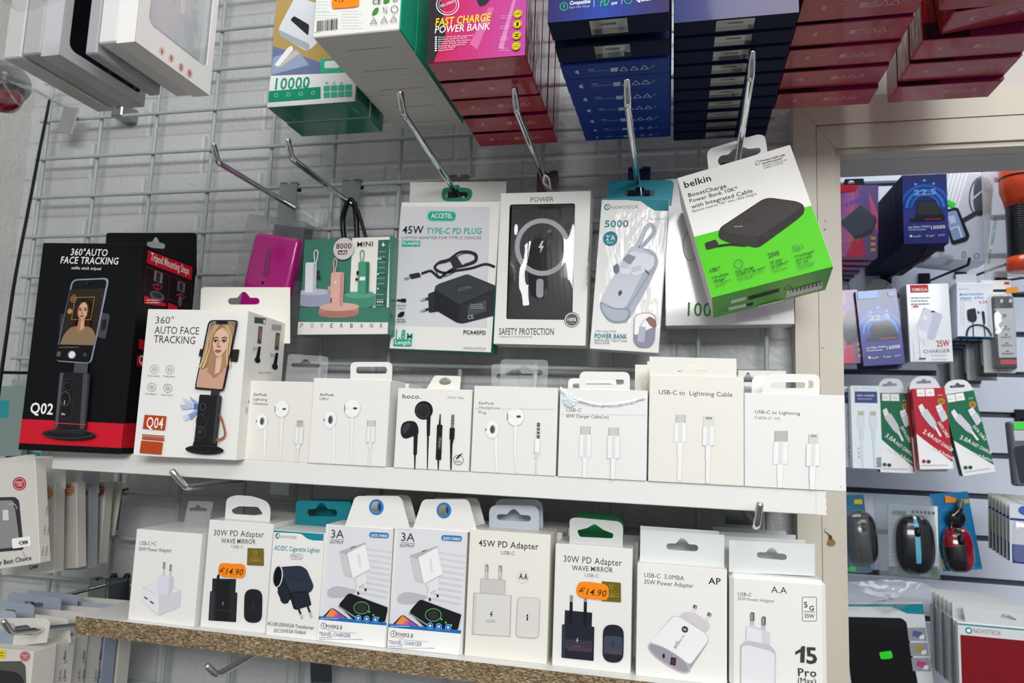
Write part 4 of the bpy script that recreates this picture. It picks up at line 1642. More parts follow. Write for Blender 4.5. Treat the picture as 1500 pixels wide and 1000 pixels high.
k7 = carton('charger_box', 'film wrapped white box with orange price tag, right of the beige plug box', stand(VI, (550, 900), (976, 948), (565, 242)), .06, WRAPW, art, VI, group=LGp)
hologram(k7, VI, [(820, 448), (924, 456), (925, 563), (818, 556)])
price(k7, VI, [(684, 480), (698, 452), (740, 450), (790, 456), (840, 464), (858, 485), (858, 530), (845, 552), (800, 548), (740, 542), (700, 536), (682, 510)], '€14.90', (695, 517), (845, 533), 34)
plate(k7, 'hang_tab', round_poly([(645, 250), (646, 104), (700, 104), (936, 126), (934, 260)], [0, 30, 0, 40, 0]), [round_poly([(686, 172), (740, 160), (782, 136), (830, 170), (885, 190), (880, 216), (700, 208)], 12)], paper('c7c9c6', .25, .6), .012)
k7b = behind(k7, 'box with a dark green tab behind the right price tagged box', 1, .004, h=.99)
plate(k7b, 'hang_tab', round_poly([(676, 250), (680, 92), (720, 68), (900, 90), (940, 130), (938, 260)], [0, 20, 20, 30, 20, 0]), [], paper('0d6b3a', .4), .002, label='dark green hang tab')


def art(p):
    p.text('USB-C  5.0MBA', 120, 446, 329, 464, DG, 23)
    p.text('35W Power Adapter', 119, 481, 378, 503, DG, 23)
    p.text('AP', 456, 482, 521, 486, K, 34, .02)
    G0, G1, G2, G3 = ink('eceaea'), ink('dcd8da'), ink('b7b2ba'), ink('a49fa8')
    p.poly(ink('cfcacd'), [(300, 655), (325, 628), (380, 628), (464, 690), (460, 720), (430, 745), (330, 690)])
    for a, b in (((372, 636), (390, 592)), ((446, 676), (465, 632))):
        p.line(G1, [a, b], 20)
        p.line(ink('5c5a5c'), [((a[0] + b[0]) / 2 + 2, (a[1] + b[1]) / 2 - 4), b], 20)
        p.line(ink('c9c9c9'), [((a[0] + b[0]) / 2 + 5, (a[1] + b[1]) / 2 - 4), (b[0] + 3, b[1] + 2)], 4)
    p.poly(G3, round_poly([(145, 795), (268, 650), (300, 648), (440, 735), (462, 775), (350, 945), (310, 945), (155, 830)], 24))
    p.poly(G0, round_poly([(148, 790), (270, 652), (300, 650), (440, 738), (458, 775), (360, 905), (300, 860)], 22))
    p.blob(G2, [(142, 800), (165, 790), (240, 820), (330, 880), (362, 930), (340, 948), (290, 935), (200, 880), (150, 832)])
    p.blob(ink('9a95a0'), [(150, 804), (168, 797), (240, 826), (325, 883), (352, 928), (336, 940), (290, 927), (204, 874), (157, 830)])
    p.poly(K, rr(216, 846, 228, 868, 3))
    p.poly(ink('2b2024'), [(260, 862), (288, 868), (284, 908), (256, 902)]).poly(ink('5c3038'), [(266, 872), (280, 875), (277, 900), (263, 896)])
    p.ell(DG, 333, 718, 17).text('PD', 324, 722, 340, 726, W_, 10, .02)
    p.text('Fast charge', 324, 745, 298, 790, MG, 9)
    p.text('35W', 290, 778, 272, 812, MG, 18, .01)


def lower_right(bl, br, tl, y):
    a, b = at(*VJ(*bl), y), at(*VJ(*br), y)
    return Face((a.x, y, ZL), (1, 0, 0), (0, 0, 1), b.x - a.x, at(*VJ(*tl), y).z - ZL)


yr = k7.fr.o.y
k8 = carton('charger_box', 'white box with a grey oval plug picture, left of the 15 Pro box', lower_right((75, 958), (553, 1000), (85, 372), yr - .002), .05, WHITE, art, VJ, group=LGp)
TABW = paper('d7dad9', .45)
plate(k8, 'hang_tab', [(97, 372), (102, 196), (540, 226), (538, 410)], [slot(320, 290, 168, 66, .06)], TABW, .014)
k8b = behind(k8, 'white box directly behind the grey oval plug box', 1, .0, h=.99)
plate(k8b, 'hang_tab', [(97, 372), (100, 178), (510, 206), (538, 410)], [], TABW, .002)


def art(p):
    p.text('A.A', 785, 527, 867, 533, K, 34)
    p.text('USB-C', 611, 543, 682, 547, DG, 18, .01)
    p.text('35W Power Adapter', 609, 566, 802, 580, MG, 18)
    o = rr(947, 550, 1022, 676, 9)
    p.line(DG, o + o[:1], 2.5)
    p.text('5', 957, 604, 975, 605, K, 30, .02).text('G', 984, 619, 1008, 621, K, 25, .02)
    p.line(DG, [(954, 624), (1012, 628)], 2.5)
    p.text('35W', 959, 657, 1010, 661, DG, 22)
    p.poly(DG, [(910, 836), (938, 820), (944, 806), (962, 806), (958, 893), (936, 892), (938, 838), (911, 852)])
    p.text('5', 970, 895, 1027, 897, DG, 84, .04)
    p.text('Pro', 926, 962, 1022, 967, DG, 42, .02)
    p.text('(Max)', 924, 998, 1020, 1004, DG, 30)
    G0, G1, G2 = ink('e2e2e4'), ink('cfd0d4'), ink('bfc0c6')
    for x, y in ((686, 628), (745, 650)):
        p.line(G2, [(x, y + 40), (x, y + 90)], 20)
        p.poly(ink('66676a'), rr(x - 11, y, x + 11, y + 48, 10))
        p.line(ink('b9babc'), [(x - 3, y + 8), (x - 3, y + 42)], 5)
    p.poly(G1, [(655, 700), (690, 696), (778, 735), (776, 838), (652, 812)]).poly(G0, [(655, 702), (735, 726), (733, 836), (652, 812)])
    p.poly(G2, round_poly([(625, 795), (660, 775), (780, 800), (808, 835), (806, 1075), (624, 1060)], [16, 20, 24, 20, 0, 0]))
    p.poly(G0, round_poly([(629, 806), (665, 800), (780, 832), (802, 846), (800, 1075), (628, 1060)], [14, 20, 24, 16, 0, 0]))


k9 = carton('charger_box', 'white box reading 15 Pro at the right end of the lower shelf', lower_right((567, 1000), (1080, 1000), (566, 428), yr - .006), .05, WHITE, art, VJ, group=LGp, bevel=.0045)
plate(k9, 'hang_tab', [(564, 420), (564, 252), (1013, 274), (1013, 440)], [slot(788, 336, 158, 62, .08)], TABW, .014)
for i, (dx, o) in enumerate(((-.001, [(540, 440), (540, 232), (964, 252), (964, 440)]), (-.002, [(510, 440), (510, 208), (913, 226), (913, 440)]), (-.003, [(480, 440), (480, 182), (862, 206), (862, 440)]))):
    b = behind(k9, ['first', 'second', 'last'][i] + ' white box in the row behind the box reading 15 Pro', i + 1, -.003, h=.985)
    plate(b, 'hang_tab', o, [], TABW, .003)


# ------------------------------------------------------------------ packs hanging in the middle row
V6 = View(300, 200, .28)
V7 = View(560, 240, .28)
V8 = View(860, 180, .3)

# pink case in a clear box
FB = face_px(V6(80, 1050), V6(385, 1105), V6(215, 402), -.06)
t = Thing('phone_case_box', 'clear plastic box holding a magenta case under the leftmost chrome hook', 'box', frame_matrix(FB, .045))
t.fr, t.d, t.view = FB, .045, V6
t.part('clear_shell', MB().box(FB, .045, clear('clear shell', .12, tint='e9e9ea'), .002))
t.part('insert_card', MB().box(Face(FB.at(FB.w * .30, FB.h * .55, -.030), FB.u, FB.v, FB.w * .68, FB.h * .43), .003, paper('2b2a2e', .35), .001), 'dark insert card')
plate(t, 'hang_tab', round_poly([(500, 470), (498, 350), (600, 352), (625, 400), (612, 470)], [0, 0, 30, 30, 0]), [], CT, .03)
PF = face_px(V6(135, 1020), V6(378, 1066), V6(247, 492), -.068)
mb = MB().box(PF, .02, paper('b0127a', .28, .4), .009, 5)
p = Paint(mb, PF, V6)
p.k = 6
for i in range(9):
    p.rect(ink('8f3a74'), 322 - i * 2.4, 590 + i * 16, 352 - i * 2.4, 601 + i * 16)
p.rect(ink('3a1730'), 296, 758, 312, 770, 4)
solo('phone_case', 'glossy magenta case inside the clear hanging box', 'case', mb, frame_matrix(PF, .02))


def art(p):
    G, G2, P_, C_ = ink('3f7a69'), ink('35695a'), ink('c99a8b'), ink('e8e4da')
    p.fill(G)
    p.poly(C_, [(772, 528), (890, 526), (884, 812), (760, 812)])
    p.poly(C_, [(890, 526), (968, 524), (962, 908), (876, 908)])
    p.poly(G2, [(908, 541), (968, 539), (952, 896), (892, 896)])
    for i in range(11):
        p.rect(ink('9dbcb0'), 912 - i * 1.4, 600 + i * 28, 948 - i * 1.4, 604 + i * 28)
    for y in (640, 720, 795, 866):
        for k in range(4):
            p.ell(W_ if k < 1 + y % 3 else ink('23463c'), 908 + k * 12, y, 4)
    p.poly(W_, [(936, 552), (940, 564), (950, 572), (940, 570), (938, 577), (934, 577), (933, 570), (924, 572), (933, 564)])
    p.text('MINI', 800, 577, 882, 574, K, 24, .008)
    # three small power banks on plinths
    for cx, cy, rx, ry, hh, c, d in ((578, 815, 82, 16, 60, 'b5b8cc', '9a9db3'), (815, 830, 82, 17, 50, '5d9d85', '4a8a72')):
        p.poly(ink(d), [(cx - rx, cy), (cx + rx, cy), (cx + rx - 3, cy + hh), (cx - rx - 5, cy + hh)])
        p.ell(ink(d), cx - 4, cy + hh, rx, ry).ell(ink(c), cx, cy, rx, ry)
    p.poly(G, [(480, 895), (980, 895), (980, 1000), (480, 1000)])
    for x0, x1, y0, y1, c, d, lx in ((532, 590, 660, 818, 'dedee2', 'b9b9c2', 585), (808, 867, 656, 825, '4b9479', '2f6f58', 826)):
        p.poly(ink(c), round_poly([(x0, y0), (x1, y0), (x1 - 4, y1), (x0 - 4, y1)], 12))
        p.poly(ink(d), [(x0 + 40, y0 + 4), (x1 - 2, y0 + 8), (x1 - 6, y1 - 6), (x0 + 38, y1 - 2)])
        p.line(ink(c), [(lx - 4, 662), (lx - 8, 610), (lx + 4, 596), (lx + 12, 610), (lx + 8, 640), (lx + 2, 662)], 5, True)
    p.rect(ink('2b2c30'), 592, 702, 606, 722, 3).rect(ink('2b2c30'), 590, 728, 610, 748, 3)
    p.rect(K, 798, 705, 812, 725, 3).rect(ink('d9efe6'), 815, 735, 845, 755, 3).ell(K, 800, 748, 7)
    p.poly(ink('b98578'), [(606, 893), (812, 893), (806, 935), (602, 930)])
    p.ell(ink('a87568'), 705, 930, 103, 20).ell(ink('d5a99b'), 709, 893, 103, 20)
    p.poly(ink('d9aa9b'), round_poly([(667, 712), (736, 712), (728, 892), (660, 888)], 14))
    p.poly(ink('c08f80'), [(716, 716), (733, 718), (726, 886), (710, 888)])
    p.poly(ink('c9978a'), [(650, 785), (668, 785), (664, 815), (648, 812)])
    p.line(ink('d9aa9b'), [(682, 712), (680, 660), (688, 640), (696, 652), (694, 680), (686, 712)], 5, True)
    p.ell(W_, 690, 766, 5).rect(K, 664, 845, 671, 872, 3)
    p.ell(ink('cfc5c0'), 733, 590, 54, 54).text('8000', 693, 590, 773, 589, K, 26, .02)
    p.rect(K, 703, 598, 752, 621).text('mAh', 708, 617, 748, 616, W_, 14, .02)
    p.poly(ink('e4e1da'), [(480, 972), (980, 974), (980, 1060), (480, 1060)])
    for i, c in enumerate('POWERBANK'):
        p.text(c, 508 + i * 52, 1002, 522 + i * 52, 1002, DG, 22)


FM = face_px((437.5, 491), (570, 490), (446, 351), -.082)
mini = carton('power_bank_box', 'flat green box picturing three mini power banks on plinths', FM, .022, paper('3f7a69', .3, .3), art, V6, group='packs hanging on the grid')
strap = MB()
for s in (-1, 1):
    pts = [at(514 + s * 9, 356, -.050), at(512 + s * 10, 322, -.052), at(514 + s * 5, 296, -.06)]
    strap.tube(smooth_line(pts), .0045, paper('0c0c0d', .35), 8)
strap.tube(smooth_line([at(508, 300, -.062), at(514, 291, -.066), at(524, 308, -.06), at(537, 352, -.051)]), .0028, paper('0c0c0d', .5), 8)
mini.part('carry_strap', strap, 'black loop strap')


def art(p):
    T, GR = ink('22a68a'), ink('d3d4d6')
    p.poly(GR, [(66, 222), (562, 225), (548, 858), (60, 846)])
    p.poly(ink('66c9b3'), round_poly([(236, 245), (388, 247), (386, 302), (234, 300)], 26))
    p.poly(T, round_poly([(242, 251), (382, 253), (380, 296), (240, 294)], 22))
    p.text('ACCETEL', 255, 283, 367, 284, W_, 24, .02)
    p.text('45W', 105, 365, 215, 364, K, 38, .03)
    p.text('TYPE-C PD PLUG', 230, 366, 518, 366, T, 30, .025)
    p.text('LAPTOP ADAPTER FOR TYPE-C DEVICES', 103, 393, 518, 394, MG, 14)
    p.rect(T, 102, 402, 200, 432).text('PCA45PD', 108, 424, 194, 425, W_, 16, .02)
    N, N2, N3 = ink('2b2d33'), ink('383b42'), ink('1f2126')
    # looped cable
    p.line(N3, [(590, 540), (540, 525), (470, 545), (380, 560), (320, 570), (275, 545), (300, 515), (350, 500), (400, 465), (450, 460), (490, 475), (488, 510), (440, 530), (380, 545), (330, 575), (300, 595), (268, 570), (250, 560), (205, 575)], 14, True)
    p.line(N2, [(290, 525), (350, 510), (410, 475), (450, 468), (482, 480), (480, 505), (430, 525)], 5, True)
    p.line(N2, [(280, 560), (300, 588), (340, 585), (400, 555)], 5, True)
    p.poly(N, round_poly([(350, 500), (390, 482), (420, 530), (378, 556)], 4))
    p.poly(N, round_poly([(140, 578), (195, 568), (204, 592), (150, 604)], 6)).poly(ink('8d8f94'), [(114, 598), (140, 590), (144, 602), (120, 610)])
    # adapter block
    p.poly(N, round_poly([(240, 680), (305, 655), (310, 770), (245, 780)], 8))
    p.poly(N3, round_poly([(275, 650), (290, 630), (445, 576), (600, 640), (600, 790), (420, 836), (390, 830), (272, 760)], 14))
    p.poly(N2, round_poly([(275, 640), (445, 576), (600, 650), (405, 735), (280, 660)], 12))
    p.poly(N, [(405, 742), (600, 660), (600, 790), (425, 832), (404, 820)])
    p.poly(N3, [(275, 660), (400, 738), (398, 826), (272, 756)])
    p.poly(ink('4a4d55'), [(450, 745), (545, 712), (545, 770), (448, 800)])
    p.smallprint(LG, 462, 755, 540, 735, 3, 2)
    p.text('CE', 450, 815, 480, 808, LG, 20)
    p.line(N, rr(385, 636, 482, 676, 16), 2)
    p.text('ACCETEL', 398, 668, 470, 650, ink('80828a'), 14)
    for y in (712, 768):
        p.line(ink('2a2b30'), [(258, y - 12), (215, y)], 12).line(ink('a6a8ac'), [(228, y - 4), (200, y + 5)], 8)
    p.rect(K, 78, 710, 128, 719, 4).rect(K, 100, 706, 128, 724, 4)
    p.text('connector', 78, 743, 128, 744, DG, 9, .01).text('Type-C', 83, 759, 122, 760, DG, 9, .01)
    p.blob(K, [(82, 798), (95, 778), (118, 774), (114, 794), (96, 802)])
    p.text('energy', 80, 817, 122, 818, DG, 10, .01).text('efficient', 76, 830, 125, 831, DG, 10, .01)
    p.text('1.8', 72, 914, 122, 916, T, 46, .02).text('M', 130, 916, 160, 917, T, 30, .015)
    p.rect(T, 61, 920, 158, 950).text('Length', 70, 943, 150, 946, W_, 20, .01)
    p.text('PCA45PD', 427, 890, 543, 893, K, 19, .025)
    p.text('WWW.ACCETEL.ES', 426, 968, 543, 972, MG, 11)


F45 = face_px(V7(36, 966), V7(570, 987), V7(48, 199), -.06)
GRN = paper('0f8a6c', .35, .2)
b45 = carton('adapter_box', 'white hanging box with green sides and a black laptop adapter picture', F45, .035, WHITE, art, V7, group='packs hanging on the grid', mats={'R': GRN, 'L': GRN, 'T': GRN, 'B': GRN})
sl = [(312, 158), (320, 132), (345, 124), (372, 124), (380, 112), (402, 112), (408, 124), (440, 126), (466, 136), (470, 165), (455, 188), (430, 194), (345, 194), (318, 184)]
si = [(328, 158), (336, 148), (380, 144), (384, 132), (398, 132), (402, 146), (440, 148), (453, 160), (442, 178), (345, 180), (330, 172)]
tb = plate(b45, 'hang_tab', [(140, 300), (146, 95), (650, 92), (640, 300)], [si], paper('e2dfda', .42), .034)
f = b45.fr.shift(-.0337)
q = lambda l: [f.uv(*V7(*p_)) for p_ in l]
b45.part('slot_rim', MB().prism(f, q(smooth_loop(sl)), [q(si)], -.0002, .0012, GRN), 'green rim around the hang slot', tb)

# windowed power bank box
FP = face_px(V7(582, 940), V7(1062, 950), V7(606, 155), -.07)
tp = Thing('power_bank_box', 'white box with a clear window over a black magnetic power bank', 'box', frame_matrix(FP, .04), 'packs hanging on the grid')
tp.fr, tp.d, tp.view = FP, .04, V7
q = lambda l: [FP.uv(*V7(*p_)) for p_ in l]
win = q(round_poly([(666, 212), (1009, 206), (994, 816), (648, 812)], 14))
mb = MB()
outl = [(0, 0), (FP.w, 0), (FP.w, FP.h), (0, FP.h)]
mb.prism(FP, outl, [win], -.0008, 0, WHITE)
d = .04
for (a0, a1) in (((0, 0), (FP.w, 0)), ((FP.w, 0), (FP.w, FP.h)), ((FP.w, FP.h), (0, FP.h)), ((0, FP.h), (0, 0))):
    mb.add([FP.at(*a0, -.0004), FP.at(*a1, -.0004), FP.at(*a1, -d), FP.at(*a0, -d)], [(0, 3, 2, 1)], WHITE)
mb.add([FP.at(*c_, -d) for c_ in outl], [(3, 2, 1, 0)], WHITE)
p = Paint(mb, FP, V7)
p.text('POWER', 775, 199, 896, 196, DG, 25)
p.text('SAFETY PROTECTION', 610, 893, 897, 894, ink('565658'), 34, .03)
p.text('CHARGING IS FASTER AND SAFER', 609, 908, 785, 909, MG, 8)
p.ell(ink('6c6d70'), 992, 815, 41, 41).ell(ink('e6e6e6'), 992, 815, 36, 36).ell(ink('58595c'), 992, 815, 32, 32)
p.text('100%', 970, 822, 1014, 822, W_, 17, .03).smallprint(LG, 976, 833, 1010, 834, 1, 2)
p2 = Paint(mb, FP.right(d), V7)
p2.text('POWER BANK', 1072, 655, 1086, 448, MG, 8)
tp.part('carton', mb)
f = FP.shift(-.001)
# bulging clear film: a fine sheet with soft folds
film = MB()
nx, ny = 40, 60
(u0, v0), (u1, v1) = q([(648, 812)])[0], q([(1009, 206)])[0]
vs = []
for j in range(ny + 1):
    for i in range(nx + 1):
        a, b = u0 + (u1 - u0) * i / nx, v0 + (v1 - v0) * j / ny
        s, t_ = i / nx, j / ny
        z = -.0030 + .0052 * sin(pi * s) * sin(pi * t_) * (sin(6 * s + 3.4 * t_ + .6) + .45 * sin(11 * s - 5 * t_ + 2))
        vs.append(f.at(a, b, min(z, -.0002)))
film.add(vs, [(j * (nx + 1) + i, j * (nx + 1) + i + 1, (j + 1) * (nx + 1) + i + 1, (j + 1) * (nx + 1) + i) for j in range(ny) for i in range(nx)],
         clear('clear window film', .03, rough=.03), True)
tp.part('window_film', film, 'clear glossy window film')
cord = MB().tube(smooth_line([at(806, 276, -.06), at(797, 268, -.085), at(798, 257, -.095), at(804, 262, -.09), at(806, 274, -.07)]), .0013, paper('dcdcda', .4), 8)
tp.part('hang_loop', cord, 'white loop of cord on the hook')
f = FP.shift(-.0065)
mb = MB()
o = [f.uv(*V7(*p_)) for p_ in round_poly([(655, 216), (1002, 210), (990, 812), (645, 808)], 22)]
fb = Face(f.at(FP.w * .08, FP.h * .12), f.u, f.v, FP.w * .84, FP.h * .8)
mb.box(fb, .018, paper('141417', .3, .3), .005, 3)
p = Paint(mb, fb, V7)
p.k = 8
for i in range(11):
    x = 690 + i * 30
    p.line(ink('1d1d21'), [(x, 240), (x - 18, 500), (x + 10, 780)], 4, True)
p.ring(ink('a9a9ad'), 838, 436, 132, 138, 26)
bolt(p, ink('d2d2d4'), 832, 436, 32)
p.poly(ink('9d9da3'), round_poly([(807, 602), (845, 602), (843, 700), (806, 700)], 18))
solo('power_bank', 'black magnetic power bank with a grey ring behind the clear window', 'power bank', mb, frame_matrix(fb, .018))


def art(p):
    T = ink('14828f')
    p.poly(T, [(75, 360), (420, 355), (412, 430), (330, 428), (300, 410), (262, 382), (190, 376), (72, 376)])
    p.ell(T, 98, 411, 15, 16).ell(W_, 99, 411, 9, 10).poly(T, [(94, 403), (98, 403), (104, 419), (100, 419)])
    p.text('NOVOTECK', 118, 420, 250, 418, MG, 15)
    p.text('PB-SERIES', 302, 474, 385, 474, LG, 11)
    p.text('5000', 86, 509, 201, 508, T, 34, .028)
    p.ell(T, 114, 565, 36, 37).text("2'A", 92, 574, 137, 573, W_, 26, .01).text('MAX', 98, 589, 128, 589, W_, 9)
    A, B, Cc, D = ink('c9cdd6'), ink('aeb4c2'), ink('e0e2e8'), ink('8a92a3')
    p.line(B, [(228, 640), (262, 570), (290, 510), (312, 498), (328, 520), (318, 548), (280, 590), (250, 620)], 20, True)
    p.line(A, [(228, 640), (262, 570), (290, 510), (312, 498)], 10, True)
    p.blob(B, [(66, 870), (90, 830), (200, 625), (240, 610), (310, 620), (342, 655), (335, 720), (215, 945), (175, 976), (110, 970), (70, 915)])
    p.blob(A, [(75, 850), (205, 622), (250, 612), (290, 630), (300, 670), (190, 890), (140, 905), (95, 880)])
    p.blob(D, [(66, 875), (100, 892), (150, 905), (200, 905), (210, 945), (175, 974), (112, 968), (72, 920)])
    p.blob(B, [(72, 884), (105, 900), (150, 912), (195, 914), (200, 940), (172, 966), (115, 960), (78, 918)])
    p.poly(Cc, round_poly([(195, 645), (230, 625), (330, 650), (325, 710), (230, 750), (200, 700)], 18))
    p.poly(D, round_poly([(172, 668), (200, 640), (240, 655), (210, 695)], 5))
    p.poly(ink('6f7787'), round_poly([(128, 700), (150, 685), (162, 720), (145, 740), (130, 728)], 4)).poly(Cc, round_poly([(155, 708), (215, 712), (212, 740), (165, 740)], 10))
    p.poly(A, round_poly([(215, 705), (262, 695), (265, 720), (220, 730)], 6))
    p.line(D, [(325, 700), (310, 730), (198, 905)], 4)
    p.poly(ink('4a5160'), round_poly([(152, 826), (168, 814), (172, 832), (157, 848)], 4)).poly(ink('5a6170'), [(285, 715), (305, 735), (300, 742), (282, 722)])
    v0 = p.view
    p.view = V7
    p.text('USB-C Input: 5V/2A', 1114, 879, 1225, 880, MG, 10)
    p.text('POWER BANK', 1112, 912, 1281, 914, T, 25, .022)
    p.text('Lightning Plug / Type-C Cable', 1110, 925, 1280, 931, DG, 10)
    p.text('Output: 5V/2A', 1110, 940, 1190, 943, DG, 10)
    p.poly(ink('8f8aa0'), round_poly([(1318, 800), (1345, 780), (1405, 778), (1434, 800), (1426, 930), (1400, 962), (1340, 960), (1314, 930)], 30))
    p.poly(W_, round_poly([(1322, 802), (1347, 784), (1402, 782), (1430, 803), (1426, 850), (1318, 900)], 20))
    p.poly(B, [(1345, 850), (1380, 855), (1370, 935), (1335, 928)])
    p.line(B, [(1350, 852), (1365, 822), (1385, 812)], 5)
    p.blob(ink('8d6a62'), [(1380, 815), (1400, 800), (1430, 820), (1432, 855), (1405, 850), (1390, 830)])
    p.view = v0


FN = face_px((863.8, 510.4), (964.6, 517.2), (881.3, 289.8), -.075)
bn = carton('power_bank_box', 'tall film wrapped white box with teal corner and a silver blue power bank', FN, .03, WRAPW, art, V8, group='packs hanging on the grid')
plate(bn, 'hang_tab', round_poly([(95, 400), (105, 296), (120, 282), (410, 278), (424, 292), (412, 400)], [0, 10, 10, 10, 10, 0]),
      [round_poly([(180, 345), (186, 328), (230, 326), (240, 312), (275, 312), (282, 326), (326, 328), (330, 350), (316, 358), (190, 358)], 5)], paper('13889a', .4), .028, label='teal hang tab')


def art(p):
    p.text('100', 490, 942, 606, 945, ink('3f9a46'), 70, .02)
    p.ring(ink('a9abae'), 505, 600, 36, 72, 5)
    p.poly(ink('d6cfe0'), [(720, 900), (880, 890), (900, 960), (730, 972)])


FW = face_px((975, 477), (1164, 474.5), (986, 262), -.045)
bw = carton('power_bank_box', 'glossy white box with a green 100, half hidden behind the tilted green box', FW, .032, paper('e2e0e2', .16, .6), art, V8, group='packs hanging on the grid')


def bel(p):
    G = ink('53c718')
    p.poly(G, [(522, 556), (1100, 402), (1210, 700), (605, 866)])
    p.text('belkin', 478, 318, 607, 282, K, 36, .03)
    p.text('BoostCharge', 496, 363, 682, 315, K, 22, .02)
    p.text('Power Bank 10K*', 503, 391, 738, 327, K, 22, .006)
    p.text('with Integrated Cable', 511, 419, 810, 339, K, 22, .006)
    p.text('Batterie externe 10K* avec câble intégré', 516, 438, 828, 351, MG, 15)
    p.ring(ink('5cb531'), 833, 195, 11, w=2.5).line(ink('5cb531'), [(822, 208), (838, 190)], 2.5)
    p.text('Product made with', 850, 191, 967, 160, DG, 12, .015)
    p.text('recycled plastic*', 856, 203, 957, 177, DG, 12, .015)
    p.text('Produit composé de', 862, 214, 975, 183, MG, 9)
    p.text('matières recyclées', 865, 225, 958, 198, MG, 9)
    N, N2, N3 = ink('2f2b2b'), ink('3b3636'), ink('262222')
    p.poly(N, round_poly([(640, 552), (648, 512), (860, 372), (895, 366), (1025, 384), (1060, 402), (1062, 440), (1030, 470), (850, 602), (825, 610), (770, 598), (690, 584), (652, 568)], 18))
    p.poly(N2, round_poly([(650, 518), (862, 374), (895, 367), (1030, 390), (1048, 412), (830, 560), (680, 535)], 22))
    p.poly(N3, round_poly([(828, 566), (1036, 424), (1056, 420), (1056, 444), (1034, 466), (850, 600), (828, 606)], 8))
    p.ell(N2, 875, 545, 16, 9, -.6).ell(K, 875, 545, 10, 4, -.6)
    p.line(N3, [(780, 600), (700, 594), (620, 604)], 12)
    p.poly(N, round_poly([(574, 588), (628, 570), (642, 590), (636, 608), (584, 620)], 8))
    p.line(ink('8b8b8b'), [(632, 570), (634, 582)], 3)
    for i in range(4):
        p.ell(LG, 722 + i * 11, 509 - i * 0.5, 3)
    p.text('belkin', 778, 488, 814, 470, ink('4b4646'), 12)
    p.text('10K*', 605, 733, 655, 719, DG, 24)
    p.text('20W', 888, 661, 945, 645, DG, 27)
    p.ring(DG, 740, 690, 21, w=2.2).smallprint(DG, 730, 684, 752, 694, 2, 2.5)
    o = [(1005, 630), (1004, 604), (1030, 596), (1032, 606), (1048, 592), (1057, 612), (1042, 614), (1042, 622), (1005, 630)]
    p.line(DG, o, 2)
    for x in (1014, 1024, 1034):
        p.line(DG, [(x, 606), (x + 2, 624)], 2)
    D2 = ink('16301a')
    p.text('1.5x phone', 613, 763, 693, 741, D2, 13, .02)
    p.text('charge*', 620, 780, 678, 764, D2, 13, .02)
    p.text('1,5 recharge du', 625, 791, 704, 770, DG, 8).text('smartphone', 628, 803, 676, 790, DG, 8)
    p.text('Fast charge', 728, 735, 815, 711, D2, 13, .02)
    p.text('0-50% in 26 min.*', 733, 751, 873, 712, D2, 13, .02)
    p.text('Recharge rapide: de 0 à', 737, 764, 862, 730, DG, 8).text('50 % en 26 min', 740, 775, 810, 756, DG, 8)
    p.text('PD 20W', 897, 691, 955, 675, D2, 13, .02)
    p.text('2x USB-C*', 901, 708, 985, 685, D2, 13, .02)
    p.text('PD 20 W', 905, 720, 948, 708, DG, 8).text('2 ports USB-C', 908, 732, 978, 712, DG, 8)
    p.text('Precharged', 1017, 660, 1107, 635, D2, 13, .02)
    p.text('and ready', 1022, 678, 1099, 657, D2, 13, .02)
    p.text('for use', 1027, 695, 1081, 680, D2, 13, .02)
    p.text('Batterie préchargée', 1031, 707, 1112, 685, DG, 8).text('prête à l\'emploi', 1034, 718, 1105, 699, DG, 8)


def bel_under(p):
    p.poly(ink('1c2418'), [(786, 846), (940, 806), (938, 824), (788, 866)])
    p.poly(W_, round_poly([(702, 866), (776, 848), (774, 862), (702, 882)], 6))
    p.poly(W_, [(690, 900), (800, 876), (806, 888), (690, 914)])
    p.poly(K, [(776, 882), (812, 874), (810, 888), (778, 896)])
    p.line(ink('16301a'), [(978, 790), (960, 812), (998, 806), (978, 790)], 4)
    p.poly(W_, [(975, 818), (1150, 772), (1146, 806), (972, 852)])
    for i in range(24):
        x = 990 + i * 6.4
        if i % 3 != 1:
            p.line(K, [(x, 812 - i * 1.68), (x - 1, 828 - i * 1.68)], 2 + (i * 7) % 3)
    p.smallprint(DG, 985, 846, 1120, 812, 1, 3)
    p.poly(W_, [(832, 888), (960, 858), (958, 864), (832, 896)])
    p.smallprint(ink('16301a'), 640, 915, 690, 905, 2, 5)


FBK = face_pose(.0013, -.14, 1.83, -.075, -.1688, -.26, .1424, .1721)
FBK = Face(FBK.at(0, -FBK.h), FBK.u, FBK.v, FBK.w, FBK.h)
GREENB = paper('4fb81a', .35, .2)
bk = carton('power_bank_box', 'tilted white and bright green box of a black power bank on the right hook', FBK, .0765, WHITE, bel, V8, group='packs hanging on the grid', mats={'B': GREENB}, under=bel_under)
f = bk.fr.shift(-.074)
plate(bk, 'hang_tab', round_poly([(600, 300), (585, 150), (600, 125), (835, 55), (868, 62), (895, 230)], [0, 20, 30, 40, 40, 0]),
      [smooth_loop([(640, 180), (655, 160), (690, 152), (715, 128), (760, 118), (790, 126), (840, 122), (846, 140), (820, 158), (740, 186), (670, 208), (644, 200)])], paper('e0dedb', .4), .004, label='grey white hang tab')


# ------------------------------------------------------------------ stacks on the top row
V2 = View(380, 0, .28)
V3 = View(760, 0, .28)
V4 = View(1100, 0, .28)


def stack(name, labels, group, x0, x1, ys, zs, h, d, maker, cat='box'):
    """boxes hung one behind another; ys, zs front depth and underside height of each; maker(i, face, d, label) builds one"""
    out = []
    for i, (y, z) in enumerate(zip(ys, zs)):
        f = Face((x0, y, z), (1, 0, 0), (0, 0, 1), x1 - x0, h)
        out.append(maker(i, f, d[i] if isinstance(d, (list, tuple)) else d, labels[i]))
    return out


